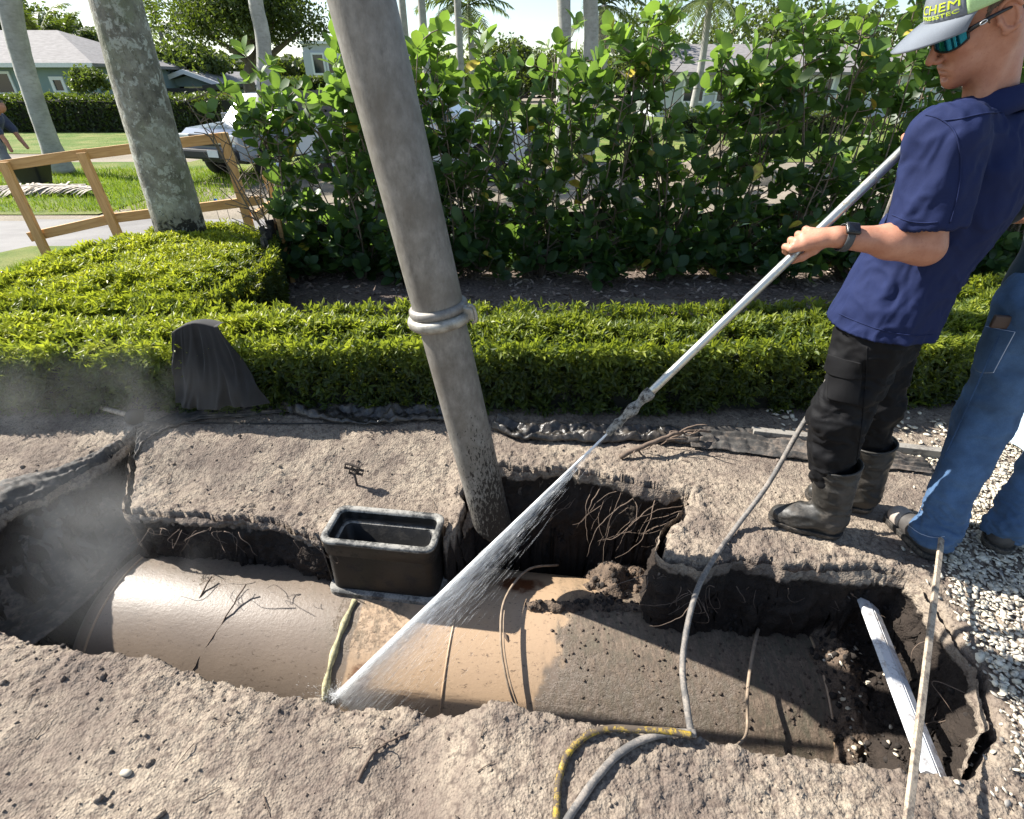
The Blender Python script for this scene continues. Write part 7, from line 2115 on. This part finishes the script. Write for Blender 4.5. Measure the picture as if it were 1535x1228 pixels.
def shoe(heel, toe, root):
    heel, toe = np.asarray(heel, float), np.asarray(toe, float); d = toe - heel; d /= np.linalg.norm(d); up = A3(0, 0, 1)
    gz = float(soil_z([heel[0]], [heel[1]])[0]) + .008
    V, F = sdf_mesh([(sd_cone(heel + d * .05 + up * .05, toe - d * .06 + up * .043, .046, .042), .02, '+'), (sd_cone(heel + d * .06 + up * .085, heel + d * .13 + up * .065, .042, .040), .02, '+')], .006)
    V[:, 2] = np.maximum(V[:, 2], .015) + gz; b = obj('shoe', V, F, M['shoe_leather'], root)
    V, F = sdf_mesh([(sd_cone(heel + d * .05 + up * .02, toe - d * .055 + up * .02, .052, .048), 0, '+')], .006); V[:, 2] = np.clip(V[:, 2], 0, .028) + gz - .004; sub('sole', V, F, M['boot_sole'], b, root)
    V, F = sdf_mesh([(sd_cone(toe - d * .085 + up * .043, toe - d * .058 + up * .042, .044, .0435), 0, '+')], .006)
    V[:, 2] = np.maximum(V[:, 2], .02) + gz; sub('toe_panel', V, F, M['shoe_toe'], b, root)
shoe((1.672, 1.415, 0), (1.632, 1.680, 0), jn); shoe((1.93, 1.455, 0), (2.10, 1.650, 0), jn)
sdf_part('shirt', [(sd_column([.985, 1.1, 1.3, 1.42, 1.5], [(1.885, 1.705), (1.91, 1.75), (1.975, 1.83), (1.99, 1.87), (2.0, 1.89)], [.15, .14, .14, .12, .07], [.185, .175, .205, .20, .10], F2, L2), 0, '+'), (sd_cone(A3(1.82, 1.90, 1.43), A3(1.86, 2.07, 1.2), .075, .07), .04, '+'), (sd_cone(A3(2.18, 1.86, 1.43), A3(2.25, 2.03, 1.2), .075, .07), .04, '+')], .009, 'teal_cloth', jn, wr=dict(amp=.01, scale=6, stretch=(1, 1, .6), seed=61))
bod = chain([A3(2.0, 1.90, 1.46), A3(2.01, 1.95, 1.6)], [.06, .058], .02) + [(sd_ell(A3(2.015, 1.99, 1.69), (.078, .098, .118)), .03, '+')] + chain([A3(1.82, 1.90, 1.43), A3(1.85, 2.06, 1.2), A3(1.90, 2.3, 1.15), A3(1.90, 2.40, 1.15)], [.05, .042, .03, .03], .02) + chain([A3(2.18, 1.86, 1.43), A3(2.25, 2.02, 1.2), A3(2.05, 2.28, 1.12), A3(1.98, 2.36, 1.12)], [.05, .042, .03, .03], .02) + chain([A3(1.99, 1.88, 1.4), A3(1.88, 1.70, 1.0)], [.1, .1], .03) + chain([jH1, jK1, jA1], [.07, .05, .04]) + chain([jH2, jK2, jA2], [.07, .05, .04])
sdf_part('body', bod, .011, 'skin', jn)
V, F = sdf_mesh([(sd_ell(A3(2.015, 1.975, 1.715), (.086, .102, .108)), 0, '+')], .01); V, F = cut_mesh(V, F, (V[:, 2] > 1.66) & (V[:, 1] < 2.06)); obj('hair', V, F, M['hair'], jn)

# ---------- stooping person far off at the left edge
c_ = uz(34, 276, -.27)
fp = person(c_, 'person in navy shirt and grey trousers stooping on the far lawn at the left edge')
o_ = c_ + [0, 0, 0]
q = lambda x, y, z: o_ + A3(x, y, z)
leg = chain([q(-.25, .05, .88), q(-.10, 0, .48), q(0, 0, .08)], [.12, .085, .075], .03) + chain([q(-.3, .25, .88), q(-.35, .22, .46), q(-.42, .25, .08)], [.12, .085, .075], .03)
sdf_part('trousers', leg, .018, 'grey_cloth', fp)
sdf_part('shirt', chain([q(-.30, .14, .92), q(-.22, .10, 1.12), q(-.08, .1, 1.24)], [.19, .20, .18], .05) + chain([q(-.04, -.08, 1.24), q(.10, -.12, 1.0)], [.10, .085], .04) + chain([q(-.08, .3, 1.24), q(.05, .32, 1.02)], [.1, .085], .04), .018, 'dull_navy', fp)
sdf_part('body', chain([q(.10, -.12, 1.03), q(.17, -.13, .84), q(.2, -.13, .66)], [.05, .042, .035], .02) + chain([q(.05, .32, 1.02), q(.13, .3, .84), q(.22, .28, .68)], [.05, .042, .035], .02) + chain([q(-.03, .1, 1.25), q(.10, .1, 1.38)], [.07, .06], .03) + [(sd_ell(q(.17, .1, 1.45), (.115, .085, .12)), .03, '+')] + chain([q(-.28, .14, .92), q(-.1, .1, 1.2)], [.12, .12], .03), .016, 'skin', fp)
for s0 in (q(.05, 0, 0), q(-.37, .25, 0)):
    V, F = sdf_mesh([(sd_cone(s0 + A3(-.08, 0, .05), s0 + A3(.13, 0, .04), .055, .05), 0, '+')], .016); V[:, 2] = np.maximum(V[:, 2], o_[2] + .004); obj('shoe', V, F, M['shoe_leather'], fp)
sdf_part('hair', [(sd_ell(q(.15, .1, 1.49), (.118, .095, .105)), 0, '+')], .016, 'hair', fp)
tb = thing('black_tub', q(.42, -.1, 0), 'black open garden tub beside the stooping person', 'tub')
a0 = q(.42, -.1, .35)
def lr(w, d, r, z): return np.concatenate([rrect(w, d, r), np.full((24, 1), z)], 1) + a0
V = np.array([lr(.44, .34, .04, -.30), lr(.62, .5, .05, .12), lr(.66, .54, .05, .12), lr(.66, .54, .05, .15), lr(.58, .46, .05, .15), lr(.42, .32, .04, -.26)]); obj('tub_wall', V, grid_faces(6, 24, True)[:, ::-1], M['black_trim'], tb)
V = np.array([lr(.44, .34, .04, -.295), lr(.02, .02, .005, -.296)]); obj('tub_floor', V, grid_faces(2, 24, True), M['black_trim'], tb)
for dx, dy in ((-.18, -.13), (.18, -.13), (-.18, .13), (.18, .13)):
    V, F = box(a0 + A3(dx, dy, -.325), (.05, .05, .07), None, .008); obj('foot', V, F, M['black_trim'], tb)

# ------------------------------------------------------------------ drifting spray mist over the left pit
def mist(name, c, r, dens, seed, label=None):
    T, F = ico(3)
    o = link(name, mesh_data(name, T * np.array(r), F), None); o.location = c; o['kind'] = 'stuff'
    m = bpy.data.materials.new(name); m.use_nodes = True; n = m.node_tree.nodes; l = m.node_tree.links; n.clear()
    out = n.new('ShaderNodeOutputMaterial'); pv = n.new('ShaderNodeVolumePrincipled'); l.new(pv.outputs[0], out.inputs['Volume'])
    pv.inputs['Color'].default_value = (.93, .95, .96, 1); pv.inputs['Anisotropy'].default_value = .35
    tc = n.new('ShaderNodeTexCoord'); nz = n.new('ShaderNodeTexNoise'); nz.inputs['Scale'].default_value = 2.6; nz.inputs['Detail'].default_value = 3; nz.inputs['Distortion'].default_value = .6
    mp = n.new('ShaderNodeMapping'); mp.inputs['Location'].default_value = (seed, seed * .7, 0); l.new(tc.outputs['Object'], mp.inputs[0]); l.new(mp.outputs[0], nz.inputs['Vector'])
    dv = n.new('ShaderNodeVectorMath'); dv.operation = 'DIVIDE'; dv.inputs[1].default_value = r; l.new(tc.outputs['Object'], dv.inputs[0])
    ln = n.new('ShaderNodeVectorMath'); ln.operation = 'LENGTH'; l.new(dv.outputs[0], ln.inputs[0])
    mr = n.new('ShaderNodeMapRange'); mr.inputs[1].default_value = 1.0; mr.inputs[2].default_value = .15; mr.interpolation_type = 'SMOOTHSTEP'; l.new(ln.outputs['Value'], mr.inputs[0])
    m2 = n.new('ShaderNodeMapRange'); m2.inputs[1].default_value = .38; m2.inputs[2].default_value = .68; l.new(nz.outputs['Fac'], m2.inputs[0])
    mu = n.new('ShaderNodeMath'); mu.operation = 'MULTIPLY'; l.new(mr.outputs[0], mu.inputs[0]); l.new(m2.outputs[0], mu.inputs[1])
    m3 = n.new('ShaderNodeMath'); m3.operation = 'MULTIPLY'; m3.inputs[1].default_value = dens; l.new(mu.outputs[0], m3.inputs[0]); l.new(m3.outputs[0], pv.inputs['Density'])
    o.data.materials.append(m)
    return o
mist('spray_mist', (-1.98, 1.70, -.28), (.75, .50, .50), 1.1, 1.3)
mist('hedge_mist', (-2.05, 2.22, .25), (.85, .28, .38), .45, 4.1)
